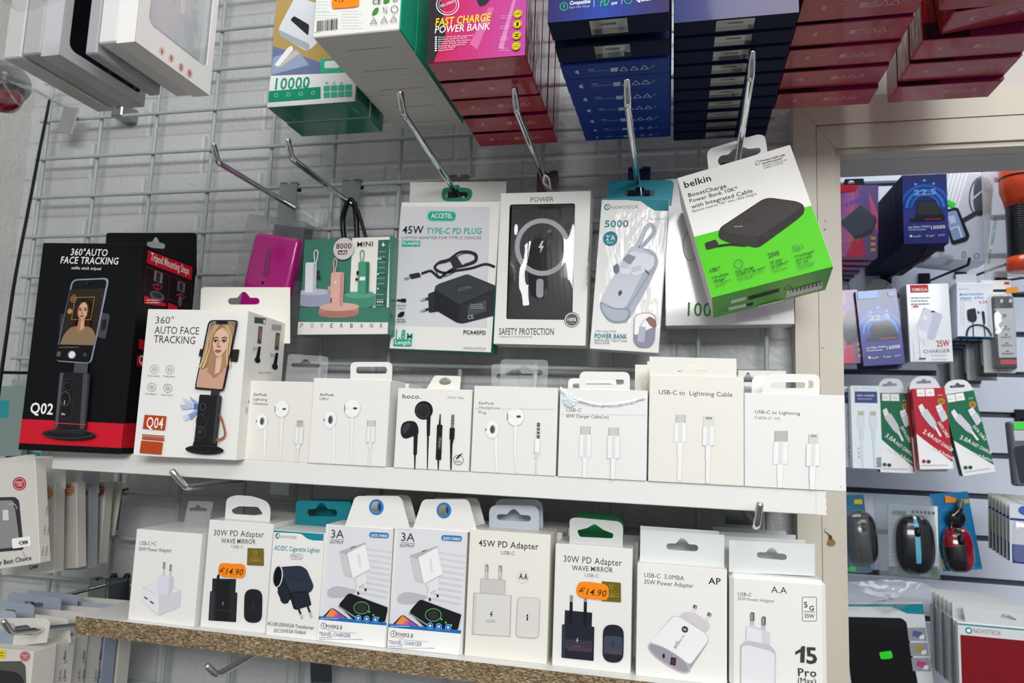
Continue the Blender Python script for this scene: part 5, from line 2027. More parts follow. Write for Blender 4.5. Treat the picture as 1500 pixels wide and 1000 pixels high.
ORD = ['front', 'second', 'third', 'fourth', 'fifth', 'sixth', 'seventh', 'eighth', 'ninth', 'tenth']


def recycle_row(p, f, m, a0=.2, a1=.8, y=.5, s=1.0):
    """a row of small printed marks on an underside, in shares of the face"""
    def P(l):
        p.lay([(a * f.w, b * f.h) for a, b in l], m)
    rx = f.h / f.w
    w = a1 - a0
    k = .13 * s

    def tri(x):
        o = [(x - k * rx, y - k), (x + k * rx, y - k), (x, y + k)]
        for (ax, ay), (bx, by) in zip(o, o[1:] + o[:1]):
            dx, dy_ = (bx - ax), (by - ay)
            L_ = math.hypot(dx / rx, dy_) or 1
            nx, ny = -dy_ / L_ * k * .14 * rx, dx / rx / L_ * k * .14
            P([(ax + nx, ay + ny), (bx + nx, by + ny), (bx - nx, by - ny), (ax - nx, ay - ny)])
            p.k -= 1
    for c in (.62, .76, .9):
        tri(a0 + w * c)
    P([(a0 + k * rx * cos(t), y + k * sin(t)) for t in [i * pi / 8 for i in range(4, 13)]])
    P([(a0 + w * .13, y + k * .7), (a0 + w * .22, y + k * .7), (a0 + w * .22, y + k), (a0 + w * .13, y + k)])
    P([(a0 + w * .13, y - k * .2), (a0 + w * .42, y - k * .2), (a0 + w * .42, y - k * .05), (a0 + w * .13, y - k * .05)])
    P([(a0 + w * .44, y - k), (a0 + w * .53, y - k), (a0 + w * .55, y + k), (a0 + w * .44, y + k)])
    P([(a0 + w * .97, y - k), (a0 + w * 1.0, y), (a0 + w * 1.05, y + k), (a0 + w * 1.0, y + k * .4)])


# white and green stack
UNDERW = paper('d9d6d2', .45, bump=.05)
GTEAL = paper('12a37f', .4)


def white_front(p):
    g = ink('3fb398')
    p.smallprint(g, 285, 10, 370, 60, 4, 3)
    p.smallprint(g, 280, 66, 410, 96, 3, 2.5)
    p.smallprint(g, 430, 60, 540, 150, 7, 2.5)
    x = 302
    rnd_ = random.Random(5)
    while x < 408:
        wv = rnd_.choice([2, 3, 5])
        p.poly(K, [(x, 110 - (x - 300) * .09), (x + wv, 110 - (x + wv - 300) * .09), (x + wv - 2, 166 - (x - 300) * .09), (x - 2, 166 - (x - 300) * .09)])
        x += wv + rnd_.choice([2, 3, 4])
    p.smallprint(K, 290, 172, 330, 168, 1, 3)
    p.text('CE', 594, 26, 636, 22, K, 26, .01)
    p.blob(ink('3d8f3a'), [(650, 10), (668, -8), (684, -4), (680, 12), (660, 20)])
    p.line(K, [(700, 10), (716, -2), (728, 4), (716, 12), (704, 8)], 3)
    p.blob(ink('3d8f3a'), [(592, 78), (605, 50), (626, 44), (622, 66), (604, 80)])
    p.line(DG, [(650, 44), (672, 40), (666, 72), (656, 72), (650, 44)], 2).line(DG, [(648, 42), (674, 72)], 2)
    p.ring(DG, 710, 52, 18, w=3)
    for i, (x, y) in enumerate(((601, 114), (656, 108), (706, 102))):
        p.line(K, [(x, y - 18), (x + 17, y + 14), (x - 17, y + 16), (x, y - 18)], 4)
        p.text('21', x - 6, y + 8, x + 6, y + 7, K, 10)


def mk_white(i, f, d, label):
    t = carton('power_bank_box', label, f, d, WHITE, white_front if i == 0 else None, V2, group='white and green boxes in the top left stack', mats={'B': UNDERW, 'R': GTEAL}, bevel=.0012,
               under=lambda p: p.lay([(p.fr.w * .25, p.fr.h * .3), (p.fr.w * .8, p.fr.h * .3), (p.fr.w * .8, p.fr.h * .34), (p.fr.w * .25, p.fr.h * .34)], ink('aaa6a1')))
    if i == 0:
        mb = MB()
        ff = f.shift(.0012)
        mb.prism(ff, [ff.uv(*V2(*q)) for q in round_poly([(376, 24), (384, -40), (520, -50), (522, 30), (500, 36), (470, 40), (430, 42), (384, 46)], 8)], [], -.0004, 0, paper('f58a12', .4))
        pp = Paint(mb, ff, V2, clip=False)
        pp.text('€15', 391, 14, 440, 12, ink('33210f'), 24, .01, .2)
        t.part('price_sticker', mb, 'orange price sticker')
    return t


ysw = [-.330, -.2785, -.2265, -.174, -.122]
stack('w', [ORD[i] + ' white box of the white and green stack at the top' for i in range(5)], '', -.424, -.313, ysw, [1.9525] * 5, .18, .0505, mk_white)


# green box pair
def green_front(p):
    p.poly(ink('b79a5b'), [(85, -80), (520, -80), (520, 400), (60, 400)])
    p.poly(ink('6d7ba0'), [(70, 240), (330, 330), (330, 400), (60, 400)])
    p.poly(ink('9aa6c0'), [(72, 300), (200, 260), (260, 340), (62, 392)])
    p.poly(ink('c9c2b0'), [(90, 330), (190, 262), (210, 280), (110, 352)])
    p.poly(ink('dcdfe4'), round_poly([(100, 150), (190, -20), (420, 60), (290, 240), (250, 270), (110, 190)], 22))
    p.poly(ink('a9adb8'), round_poly([(100, 155), (262, 230), (262, 268), (112, 195)], 12))
    p.poly(ink('25272e'), round_poly([(162, 105), (182, 84), (262, 130), (256, 188)], 10))
    p.poly(ink('eff0f2'), [(80, 340), (150, 250), (172, 240), (178, 262), (100, 352)])
    p.poly(ink('35b391'), [(320, 310), (420, 306), (460, 382), (318, 384)])
    p.poly(ink('e9ebea'), round_poly([(342, 322), (410, 318), (420, 356), (340, 358)], 10))
    p.poly(ink('efefec'), [(60, 398), (530, 378), (530, 520), (46, 545)])
    p.text('10000', 82, 470, 262, 462, ink('1f9a78'), 56, .035)
    p.text('mAh', 205, 462, 258, 460, ink('1f9a78'), 22, .02)
    p.poly(ink('16936f'), [(52, 478), (322, 455), (322, 518), (48, 538)])
    for x in (90, 154, 218, 283):
        p.ring(ink('bfe3d7'), x, 500 - (x - 90) * .06, 9, w=2)
    for i in range(4):
        for j in range(2):
            x, y = 338 + i * 38, 452 + j * 34 - i * 2
            p.poly(ink('3fb795'), [(x, y), (x + 33, y - 2), (x + 33, y + 26), (x, y + 28)])
    for x in (356, 393, 431):
        p.ring(ink('1f9a78'), x, 438, 6, w=2)
    p.poly(ink('e8e9e7'), [(46, 545), (530, 520), (530, 545), (46, 572)])


GU = paper('0d7f60', .18, .7)


def mk_green(i, f, d, label):
    return carton('power_bank_box', label, f, d, paper('ece9e0', .25, .5), green_front if i == 0 else None, V2, group='green bottomed boxes at the top left', mats={'B': GU, 'R': GU}, bevel=.0012)


stack('g', ['front green bottomed box reading 10000, left of the white stack', 'rear green bottomed box, left of the white stack'], '', -.565, -.431, [-.196, -.146], [1.936, 1.935], .17, .0475, mk_green)

# red and pink stack
RED = paper('9e1626', .2, .8, wrinkle=True)
REDU = paper('b23442', .3, .4)
PINKS = ['b5265e', 'c92f74', 'd8418c', 'cf4a9c', 'b94aa2']
MARK = ink('d9a0a4')


def pink_front(p):
    f = p.fr
    n = 14
    for i in range(n):
        t_ = i / (n - 1)
        c = tuple(int(a + (b - a) * t_) for a, b in zip((196, 30, 84), (206, 84, 176)))
        p.lay([(f.w * (.05 + .95 * i / n), 0), (f.w * (.05 + .95 * (i + 1) / n), 0), (f.w * (.12 + .95 * (i + 1) / n), f.h), (f.w * (.12 + .95 * i / n), f.h)], gink('%02x%02x%02x' % c))
        p.k -= 1
    p.k += 1
    p.poly(gink('2c242a'), [(870, 345), (905, 345), (930, 280), (975, 190), (960, 60), (935, -60), (850, -60)])
    p.poly(gink('d96aa0'), [(1100, 230), (1200, 40), (1230, 40), (1140, 260)]).poly(gink('e08ac0'), [(1250, 250), (1330, -10), (1345, -10), (1275, 260)])
    p.ring(W_, 985, 25, 58, 54, 4).ring(W_, 985, 25, 46, 42, 2)
    p.text('REAL CAPACITY', 950, 40, 1030, 10, W_, 14, .01)
    p.poly(gink('2a2a2e'), round_poly([(1125, -30), (1250, -50), (1180, 30), (1150, 34)], 12))
    Y_ = gink('f2d81e')
    p.text('FAST CHARGE', 921, 138, 1211, 110, Y_, 40, .03, .12)
    p.text('POWER BANK', 918, 176, 1206, 156, W_, 38, .005, .12)
    for i, t_ in enumerate(('Power bank de alta capacidad', 'Batterie externe haute', 'Powerbank mit hoher', 'Power bank ad alta', 'Bateria externa', 'Power bank', 'Powerbank')):
        y = 200 + i * 12
        p.rect(W_, 920, y - 8, 930, y)
        p.text(t_, 938, y, 938 + [180, 150, 170, 150, 140, 90, 80][i], y - 10, W_, 7)
    for i, (x, y) in enumerate(((1353, 76), (1352, 131), (1348, 190), (1346, 246))):
        p.ell(Y_, x, y, 23).ring(K, x, y, 19, w=2)
        if i == 0:
            p.text('LED', x - 12, y + 5, x + 12, y + 4, K, 11, .02)
        elif i == 1:
            p.rect(K, x - 6, y - 10, x + 6, y + 11, 2)
        elif i == 2:
            p.rect(K, x - 11, y - 9, x + 11, y - 1, 2).rect(K, x - 11, y + 2, x + 11, y + 10, 2)
        else:
            p.line(K, [(x - 12, y + 6), (x - 6, y - 6), (x + 6, y - 6), (x + 12, y + 6), (x - 12, y + 6)], 3)
        p.smallprint(W_, x - 90, y + 12, x - 34, y + 24, 2, 2)


def mk_red(i, f, d, label, front=True, group='red boxes in the stack beside the white one'):
    t = carton('power_bank_box', label, f, d, RED, pink_front if (i == 0 and front) else (lambda p: (p.lay([(0, 0), (p.fr.w * .4, 0), (p.fr.w * .4, .02), (0, .02)], gink('2a0f1c')), p.lay([(p.fr.w * .4, 0), (p.fr.w, 0), (p.fr.w, .02), (p.fr.w * .4, .02)], gink('7a1450')))), V2, group=group, mats={'B': REDU},
               under=lambda p: recycle_row(p, p.fr, MARK, .22, .84, .55, .8), bevel=.0015)
    return t


ysr = [-.310, -.262, -.2145, -.163, -.114]
stack('r', [ORD[i] + ' box of the red stack right of the white stack' + (', pink printed front' if i == 0 else '') for i in range(5)], '', -.286, -.168, ysr, [1.9195, 1.9185, 1.918, 1.917, 1.916], .18, .0445, mk_red)

# blue stack
NAVY = paper('0d1838', .6, bump=.1, scale=60, spec=.1)
ROYAL = paper('0c3590', .5, spec=.2)
TAPE = paper('8f8d84', .12, .6)


def blue_front(p):
    f = p.fr
    for i in range(16):
        t_ = abs(i / 15 - .45) * 1.8
        c = tuple(int(a + (b - a) * min(t_, 1)) for a, b in zip((36, 66, 160), (48, 34, 84)))
        p.lay([(f.w * i / 16, 0), (f.w * (i + 1) / 16, 0), (f.w * (i + 1) / 16, f.h), (f.w * i / 16, f.h)], gink('%02x%02x%02x' % c))
        p.k -= 1
    p.k += 1
    G = gink('2fae62')
    p.ring(G, 236, 34, 20, w=4)
    bolt(p, G, 236, 34, 14)
    p.text('Compatible', 267, 26, 374, 16, W_, 20, .03, .15)
    p.text('Super Fast Charge', 264, 46, 371, 36, LG, 12, 0, .1)
    p.line(LG, [(394, -10), (393, 38)], 3).line(LG, [(540, -20), (539, 24)], 3)
    p.text('PD', 424, 34, 472, 30, G, 44, .04, .2).text('20W', 484, 28, 516, 24, W_, 14, .03)
    p.ring(G, 572, 4, 18, w=4)
    p.text('Quick', 616, 12, 690, 4, W_, 26, .03)


def tape_bottom(t, x0=.35, x1=.66):
    f = t.fr.bottom(t.d)
    mb = MB()
    mb.box(Face(f.at(f.w * x0, f.h * .2, .0006), f.u, f.v, f.w * (x1 - x0), f.h * .72), .0004, TAPE, 0)
    p = Paint(mb, Face(f.at(f.w * x0, f.h * .2, .0006), f.u, f.v, f.w * (x1 - x0), f.h * .72))
    w, h = p.fr.w, p.fr.h
    p.lay([(0, 0), (w, 0), (w, h * .45), (0, h * .38)], paper('3a3d44', .1, .8))
    for k in range(6):
        p.lay([(w * (.3 + .07 * k), h * .66), (w * (.35 + .07 * k), h * .66), (w * (.35 + .07 * k), h * .78), (w * (.3 + .07 * k), h * .78)], DG)
    t.part('tape_strip', mb, 'clear tape strip over the flap')


BM = ink('b9c6de')


def mk_blue(i, f, d, label):
    if i < 2:
        t = carton('power_bank_box', label, f, d, NAVY, blue_front if i == 0 else None, V3, group='blue boxes in the middle stack', bevel=.0012)
        tape_bottom(t)
    else:
        t = carton('power_bank_box', label, f, d, ROYAL, None, V3, group='blue boxes in the middle stack', bevel=.0012, under=lambda p: recycle_row(p, p.fr, BM, .16, .84, .5, 1.0))
    return t


ysb = [-.391, -.345, -.309, -.273, -.232, -.193, -.156, -.119, -.092]
zsb = [1.906, 1.905, 1.904, 1.906, 1.909, 1.912, 1.914, 1.9155, 1.916]
db = [.034, .033, .033, .037, .036, .034, .034, .025, .022]
stack('b', [ORD[i] + ' box of the blue stack' + (', navy underside with tape' if i < 2 else ', royal blue underside with white marks') for i in range(9)], '', -.128, -.008, ysb, zsb, .17, db, mk_blue)


def navy_front(p):
    f = p.fr
    for i in range(12):
        t_ = i / 11
        c = tuple(int(a + (b - a) * t_) for a, b in zip((30, 42, 108), (58, 44, 92)))
        p.lay([(f.w * i / 12, 0), (f.w * (i + 1) / 12, 0), (f.w * (i + 1) / 12, f.h), (f.w * i / 12, f.h)], gink('%02x%02x%02x' % c))
        p.k -= 1


def mk_navy(i, f, d, label):
    t = carton('power_bank_box', label, f, d, NAVY, navy_front if i == 0 else None, V3, group='navy boxes in the stack above the tilted box', bevel=.0012)
    tape_bottom(t)
    return t


ysn = [-.339 + .0273 * k for k in range(10)]
zsn = [1.925 - .0016 * k for k in range(10)]
stack('n', [ORD[i] + ' box of the navy stack above the tilted green box' for i in range(10)], '', -.004, .119, ysn, zsn, .17, .0264, mk_navy)

# two red stacks above the door casing
ysd = [-.330, -.283, -.238, -.192, -.146]
zsd = [1.945, 1.943, 1.940, 1.937, 1.932]
for s, (x0, x1, nm, gr) in enumerate(((.124, .242, 'left red stack over the door casing', 'red boxes in the left stack over the door'), (.263, .379, 'right red stack over the door casing', 'red boxes in the right stack over the door'))):
    for i in range(5):
        f = Face((x0, ysd[i], zsd[i]), (1, 0, 0), (0, 0, 1), x1 - x0, .17)
        lab = ORD[i] + ' box of the ' + nm
        if s == 1 and i == 1:
            u = Vector((cos(.11), .0, sin(.11)))
            f = Face((x0 + .016, ysd[i], zsd[i] + .001), u, u.cross(Vector((0, 1, 0))) * -1 if False else Vector((-sin(.11), 0, cos(.11))), x1 - x0 - .002, .165)
            lab = 'second box of the right red stack, slightly turned'
        mk_red(i, f, .0445 if i < 4 else .044, lab, front=False, group=gr)
# loose shrink film on the inner side of the right red stack


# ------------------------------------------------------------------ phone cases hung from the left wall, seen end on
V1 = View(60, 0, .2)
ARM = MB()


def xface(near, far, X, top=None, h=.19):
    """front of a box that faces right (+X); near and far are its lower corners"""
    a, b = atx(*near, X), atx(*far, X)
    z = (a.z + b.z) / 2
    return Face((X, a.y, z), (0, 1, 0), (0, 0, 1), b.y - a.y, h)


SILV = paper('b9b9bb', .25, .5)
PLG = paper('d9d6d6', .3, .4)
CASEG = 'phone case boxes hung from the left wall'


def case_box(label, f, d, frame, window=None, inner=None):
    t = Thing('phone_case_box', label, 'box', frame_matrix(f, d), CASEG)
    t.fr, t.d, t.view = f, d, V1
    mb = MB()
    o = [(0, 0), (f.w, 0), (f.w, f.h), (0, f.h)]
    if window:
        m0, m1, m2 = window
        win = round_poly([(m0, m1), (f.w - m2, m1), (f.w - m2, f.h - .02), (m0, f.h - .02)], .008)
        mb.prism(f, o, [win], -.0008, 0, frame)
        for a0, a1 in zip(o, o[1:] + o[:1]):
            mb.add([f.at(*a0, -.0004), f.at(*a1, -.0004), f.at(*a1, -d), f.at(*a0, -d)], [(0, 3, 2, 1)], frame)
        mb.add([f.at(*c, -d) for c in o], [(3, 2, 1, 0)], frame)
    else:
        mb.box(f, d, frame, .0012)
    t.mb = mb
    return t


f = xface(V1(695, 283), V1(1235, 718), -.449)
t = case_box('front phone case box with a white frame and clear window at the top left', f, .019, paper('e6e5e1', .28, .5), (.012, .024, .008))
p = Paint(t.mb, f, V1)
for x, y in ((885, 376), (953, 426), (1024, 492), (1086, 535)):
    p.ring(ink('d98a70'), x, y, 17, 26, 3)
    p.ell(ink('b5563c'), x, y, 7, 12)
t.part('carton', t.mb)
fi = f.shift(-.0028)
t.part('window_pane', MB().box(Face(f.at(.008, .02, -.001), f.u, f.v, f.w - .014, f.h - .036), .0008, clear('clear case window', .22, bump=.12, scale=18), 0), 'clear plastic window')
t.part('insert_card', MB().box(Face(f.at(.006, .006, -.0052), f.u, f.v, f.w - .012, f.h - .012), .001, paper('eef2f2', .4), 0))  # pale card added to brighten the dark inside, in place of window glare
mb = MB().box(Face(fi.at(.014, .028), f.u, f.v, .07, .14), .0022, paper('cfdadb', .2, .6), .001, 2)
p = Paint(mb, Face(fi.at(.014, .028), f.u, f.v, .07, .14))
p.k = 2
p.lay(ellipse(.04, .085, .024, .026), paper('dfe3e2', .2, .5))
p.lay(ellipse(.04, .085, .019, .021), paper('b9c6c9', .2, .5))
p.lay(round_poly([(.037, .03), (.043, .03), (.043, .052), (.037, .052)], .003), W_)
p.lay(round_poly([(.008, .06), (.03, .03), (.034, .05), (.012, .09)], .006), paper('b4d4d0', .2, .5))
solo('phone_case', 'pale clear phone case with a white ring inside the front window box', 'case', mb, frame_matrix(fi, .0022))
f2 = Face(f.at(0, .0015, -.0196), f.u, f.v, f.w * 1.0, f.h)
t = case_box('white framed phone case box directly behind the windowed one at top left', f2, .0185, PLG)
t.part('carton', t.mb)
X3 = -.501
f3 = xface(V1(322, 372), V1(795, 728), X3).shift(.0118)
t = case_box('grey phone case box third from the front at the top left', f3, .0118, paper('a3a1a6', .35))
t.part('carton', t.mb)
X4 = -.523
f4 = xface(V1(140, 380), V1(755, 800), X4)
t = case_box('silver edged phone case box with a black inside at the top left', f4, .020, SILV, (.008, .010, .006))
t.part('carton', t.mb)
fi = f4.shift(-.004)
solo('phone_case', 'glossy black phone case inside the silver edged box', 'case', MB().box(Face(fi.at(.006, .008), f4.u, f4.v, f4.w - .012, .16), .014, paper('0c0d11', .12, .8), .012, 5), frame_matrix(fi, .014))
for k, (dx, dz, w, c, lab) in enumerate(((.0215, .003, .105, 'a9a8aa', 'grey'), (.042, .001, .108, 'b9b9b6', 'pale grey'))):
    fk = Face(f4.at(.0, dz, -dx), f4.u, f4.v, w, f4.h)
    t = case_box('%s phone case box behind the silver edged one, %s in the row' % (lab, ['fifth', 'sixth'][k]), fk, .019, paper(c, .3, .4))
    t.part('carton', t.mb)
fk = Face((-.600, -.735, 1.845), (.3, .95, -.02), (0, .02, 1), .09, .16)
t = case_box('grey phone case box leaning towards the viewer in the top left corner', fk, .03, paper('b0b0b2', .25, .5))
t.part('carton', t.mb)

# supporting arm above the frame, fixed to the left wall
arm = Thing('display_hook', 'long chrome rod from the left wall carrying the phone case boxes', 'hook', loc_matrix((-1.23, -.52, 2.02)))
arm.part('rod', MB().tube([(-1.231, -.52, 2.02), (-.43, -.52, 2.02), (-.42, -.52, 2.035)], .005, CHROME, 12))
arm.part('wall_plate', MB().block(-1.232, -1.226, -.54, -.50, 1.98, 2.06, CHROME, .002))


# crumpled clear bag with a black and red gadget under the boxes
def crumple(name, label, pts, Y, depth, mat, amp=.0032, cat='bag', n=14, seed=1):
    rnd = random.Random(seed)
    q = [at(x, y, Y) for x, y in pts]
    c = sum(q, Vector()) / len(q)
    loop = smooth_loop([(v.x, v.z) for v in q], 5)
    m = len(loop)
    vs, fs = [], []
    rings = 7
    for r in range(rings):
        s = r / (rings - 1)
        for a, b in loop:
            k = 1 - s
            vs.append(Vector((c.x + (a - c.x) * k + rnd.uniform(-amp, amp) * .5, Y - depth * sin(s * pi / 2) + rnd.uniform(-amp, amp) * (1 if 0 < r else .3), c.z + (b - c.z) * k + rnd.uniform(-amp, amp) * .5)))
    for r in range(rings - 1):
        for i in range(m):
            fs.append((r * m + i, r * m + (i + 1) % m, (r + 1) * m + (i + 1) % m, (r + 1) * m + i))
    mb = MB().add(vs, fs, mat, True)
    return mb, c


FILM = clear('crumpled clear film', .12, rough=.14, bump=.2, scale=30)
mb, c = crumple('bag', '', [(-20, 78), (40, 95), (112, 150), (104, 160), (70, 140), (44, 166), (20, 150), (-20, 150)], -.42, .03, FILM, seed=4)
bag = Thing('gadget_bag', 'crumpled clear bag with a black and red gadget at the upper left edge', 'bag', loc_matrix(c))
bag.part('film', mb, 'clear crumpled film')
mb = MB()
g0 = at(5, 118, -.41)
mb.lathe(g0 + Vector((-.05, 0, .01)), (1, .1, -.22), [(.001, 0), (.02, .004), (.026, .02), (.026, .055), (.018, .068), (.001, .074)], paper('1b1416', .2, .7), 20)
mb.lathe(g0 + Vector((-.05, 0, -.004)), (1, .1, -.2), [(.001, .01), (.02, .014), (.024, .03), (.022, .055), (.012, .066), (.001, .07)], paper('8c1420', .2, .7), 20)
bag.part('gadget', mb, 'black and dark red gadget')
mb, c = crumple('bag', '', [(5, -6), (70, -10), (92, 0), (60, 12), (20, 14)], -.62, .02, FILM, seed=9)
solo('film_wrap', 'crumpled clear film over the top left corner boxes', 'film', mb, loc_matrix(c))

# ------------------------------------------------------------------ watch case boxes, left of the shelves
VE = View(0, 640, .22)
VF = View(0, 800, .22)
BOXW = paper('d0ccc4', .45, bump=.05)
TABG = paper('cbc8c0', .45)


def badge(p, x, y, r, c):
    m = ink(c)
    pts = []
    for i in range(48):
        a = 2 * pi * i / 48
        q = r * (1 + .06 * (i % 2))
        pts.append((x + q * cos(a), y + q * sin(a)))
    p.poly(m, pts)
    p.ring(ink('f0dcd4'), x, y, r * .8, w=2)
    p.text('WARRANTY', x - r * .62, y - r * .04, x + r * .62, y - r * .04, ink('f0dcd4'), r * .26, .02)
    p.text('CASE', x - r * .4, y + r * .36, x + r * .4, y + r * .36, ink('f0dcd4'), r * .26, .02)


def sizes(p, cols, ys, txt, k=1.0):
    """tick boxes with sizes, lettered up the side of a box: cols = lists of (x at the base, x per unit y)"""
    for (x, sl), row in zip(cols, txt):
        for y, s in zip(ys, row):
            xx = x + sl * (y - ys[0])
            p.line(DG, [(xx - 5 * k, y), (xx + 5 * k, y - 2), (xx + 5 * k + sl * -14, y - 15), (xx - 5 * k + sl * -14, y - 13), (xx - 5 * k, y)], 2)
            p.text(s, xx + 5 * k + sl * -20, y - 20, xx + 5 * k + sl * -62, y - 62, DG, 11 * k)


def wbox(label, f, d, mat, group, art=None, side=None, view=VE):
    return carton('watch_case_box', label, f, d, mat, art, view, group=group, side=side, bevel=.0008)


GU_ = 'watch case boxes in the stack left of the white shelf'
GL_ = 'watch case boxes in the stack under the chipboard shelf'


def art_u1(p):
    badge(p, 130, 310, 44, 'b0303a')
    p.poly(ink('35363c'), round_poly([(-300, 405), (100, 398), (128, 420), (160, 750), (-300, 790)], [0, 0, 30, 20, 0]))
    p.poly(ink('8d8b8a'), round_poly([(-300, 430), (80, 420), (100, 440), (135, 730), (-300, 770)], [0, 0, 30, 20, 0]))
    p.line(paper('1a1a22', .15, .8), [(-300, 452), (95, 448), (112, 470), (142, 735), (-300, 775)], 20)
    p.line(ink('b9b9c4'), [(60, 446), (100, 447), (117, 480)], 4, True)
    p.poly(ink('d2d2d2'), round_poly([(20, 484), (58, 483), (62, 552), (22, 555)], 8))
    p.poly(W_, round_poly([(80, 676), (205, 658), (212, 724), (86, 742)], 12))
    p.text('42MM', 128, 718, 188, 712, K, 22, .03)
    p.text('Your Best Choice', -60, 862, 212, 816, K, 24, .015)
    p.line(MG, [(152, 760), (176, 802)], 2)


XS = -.874
dy = [-.2, -.162, -.127, -.092, -.06]
ro = .20
u = Vector((cos(ro), -.03, sin(ro))).normalized()
v = Vector((-sin(ro), 0, cos(ro)))
v = (v - u * v.dot(u)).normalized()
br = at(*VE(265, 840), -.243)
f = Face(br - u * .092, u, v, .092, .138)
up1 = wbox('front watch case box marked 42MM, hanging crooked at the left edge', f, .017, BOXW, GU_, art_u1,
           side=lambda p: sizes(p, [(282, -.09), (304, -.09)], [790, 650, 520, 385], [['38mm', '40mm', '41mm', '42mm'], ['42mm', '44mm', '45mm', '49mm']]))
plate(up1, 'hang_tab', round_poly([(-120, 300), (-110, 160), (232, 110), (245, 150), (252, 300)], [0, 10, 18, 0, 0]), [round_poly([(-60, 200), (100, 188), (122, 205), (100, 222), (-60, 225)], 10)], TABG, .004)
sp = [(360, 905, 370, 305, 'orange', 'ed'), (515, 872, 510, 300, 'orange', ''), (590, 880, 600, 335, 'letter', ''), (662, 846, 705, 292, 'red', '')]
for i, (bx, by, tx, ty, kind, _) in enumerate(sp):
    Y = dy[i + 1] - .018
    b = at(*VE(bx, by), Y)
    tp_ = at(*VE(tx, ty), Y)
    roll = math.atan2(tp_.x - b.x, tp_.z - b.z)
    u = Vector((cos(roll), 0, -sin(roll)))
    v = Vector((sin(roll), 0, cos(roll)))
    f = Face(b - u * .09, u, v, .09, (tp_ - b).length)
    col = {'orange': 'c9722c', 'red': 'b0303a', 'letter': '9aa0a8'}[kind]
    cx = [312, 456, 0, 655][i]
    cy = [372, 352, 0, 352][i]

    def a2(p, col=col, cx=cx, cy=cy, kind=kind, i=i):
        if kind == 'letter':
            p.text('H', 560, 390, 582, 388, K, 26, .04)
        else:
            badge(p, cx, cy, 40, col)
        if i == 0:
            p.text('Cover', 196, 880, 256, 868, K, 22, .03)
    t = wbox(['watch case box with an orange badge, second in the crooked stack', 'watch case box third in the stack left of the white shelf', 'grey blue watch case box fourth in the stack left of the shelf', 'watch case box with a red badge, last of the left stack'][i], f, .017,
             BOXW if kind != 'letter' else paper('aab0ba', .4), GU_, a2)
    e = [(255, 438, 158), (440, 550, 222), (555, 660, 232), (660, 756, 236)][i]
    plate(t, 'hang_tab', round_poly([(e[0] - 60, ty + 40), (e[0] - 55, e[2] - 30), (e[1], e[2] - 34), (e[1] - 2, ty + 40)], [0, 8, 8, 0]), [], TABG if kind != 'letter' else paper('a3a8b0', .4), .012, view=VE)
b = at(*VE(750, 640), -.045)
f = Face((b.x - .09, -.045, b.z), (1, 0, 0), (0, 0, 1), .096, .12)
f = Face(b - Vector((.09, 0, 0)), Vector((1, 0, -.02)), Vector((.12, 0, 1)), .092, .085)
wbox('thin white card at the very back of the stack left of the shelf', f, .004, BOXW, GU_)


def art_l1(p):
    badge(p, 167, 732, 34, 'a8434a')
    p.poly(ink('e3c81c'), [(-60, 690), (38, 684), (40, 742), (-60, 748)])
    p.smallprint(K, -40, 708, 32, 726, 2, 4)
    p.poly(ink('54544f'), round_poly([(-400, 772), (140, 762), (172, 790), (178, 1000), (-400, 1000)], [0, 0, 36, 0, 0]))
    p.poly(paper('17181b', .2, .6), round_poly([(-400, 850), (20, 822), (120, 838), (160, 880), (170, 1000), (-400, 1000)], [0, 30, 40, 40, 0, 0]))


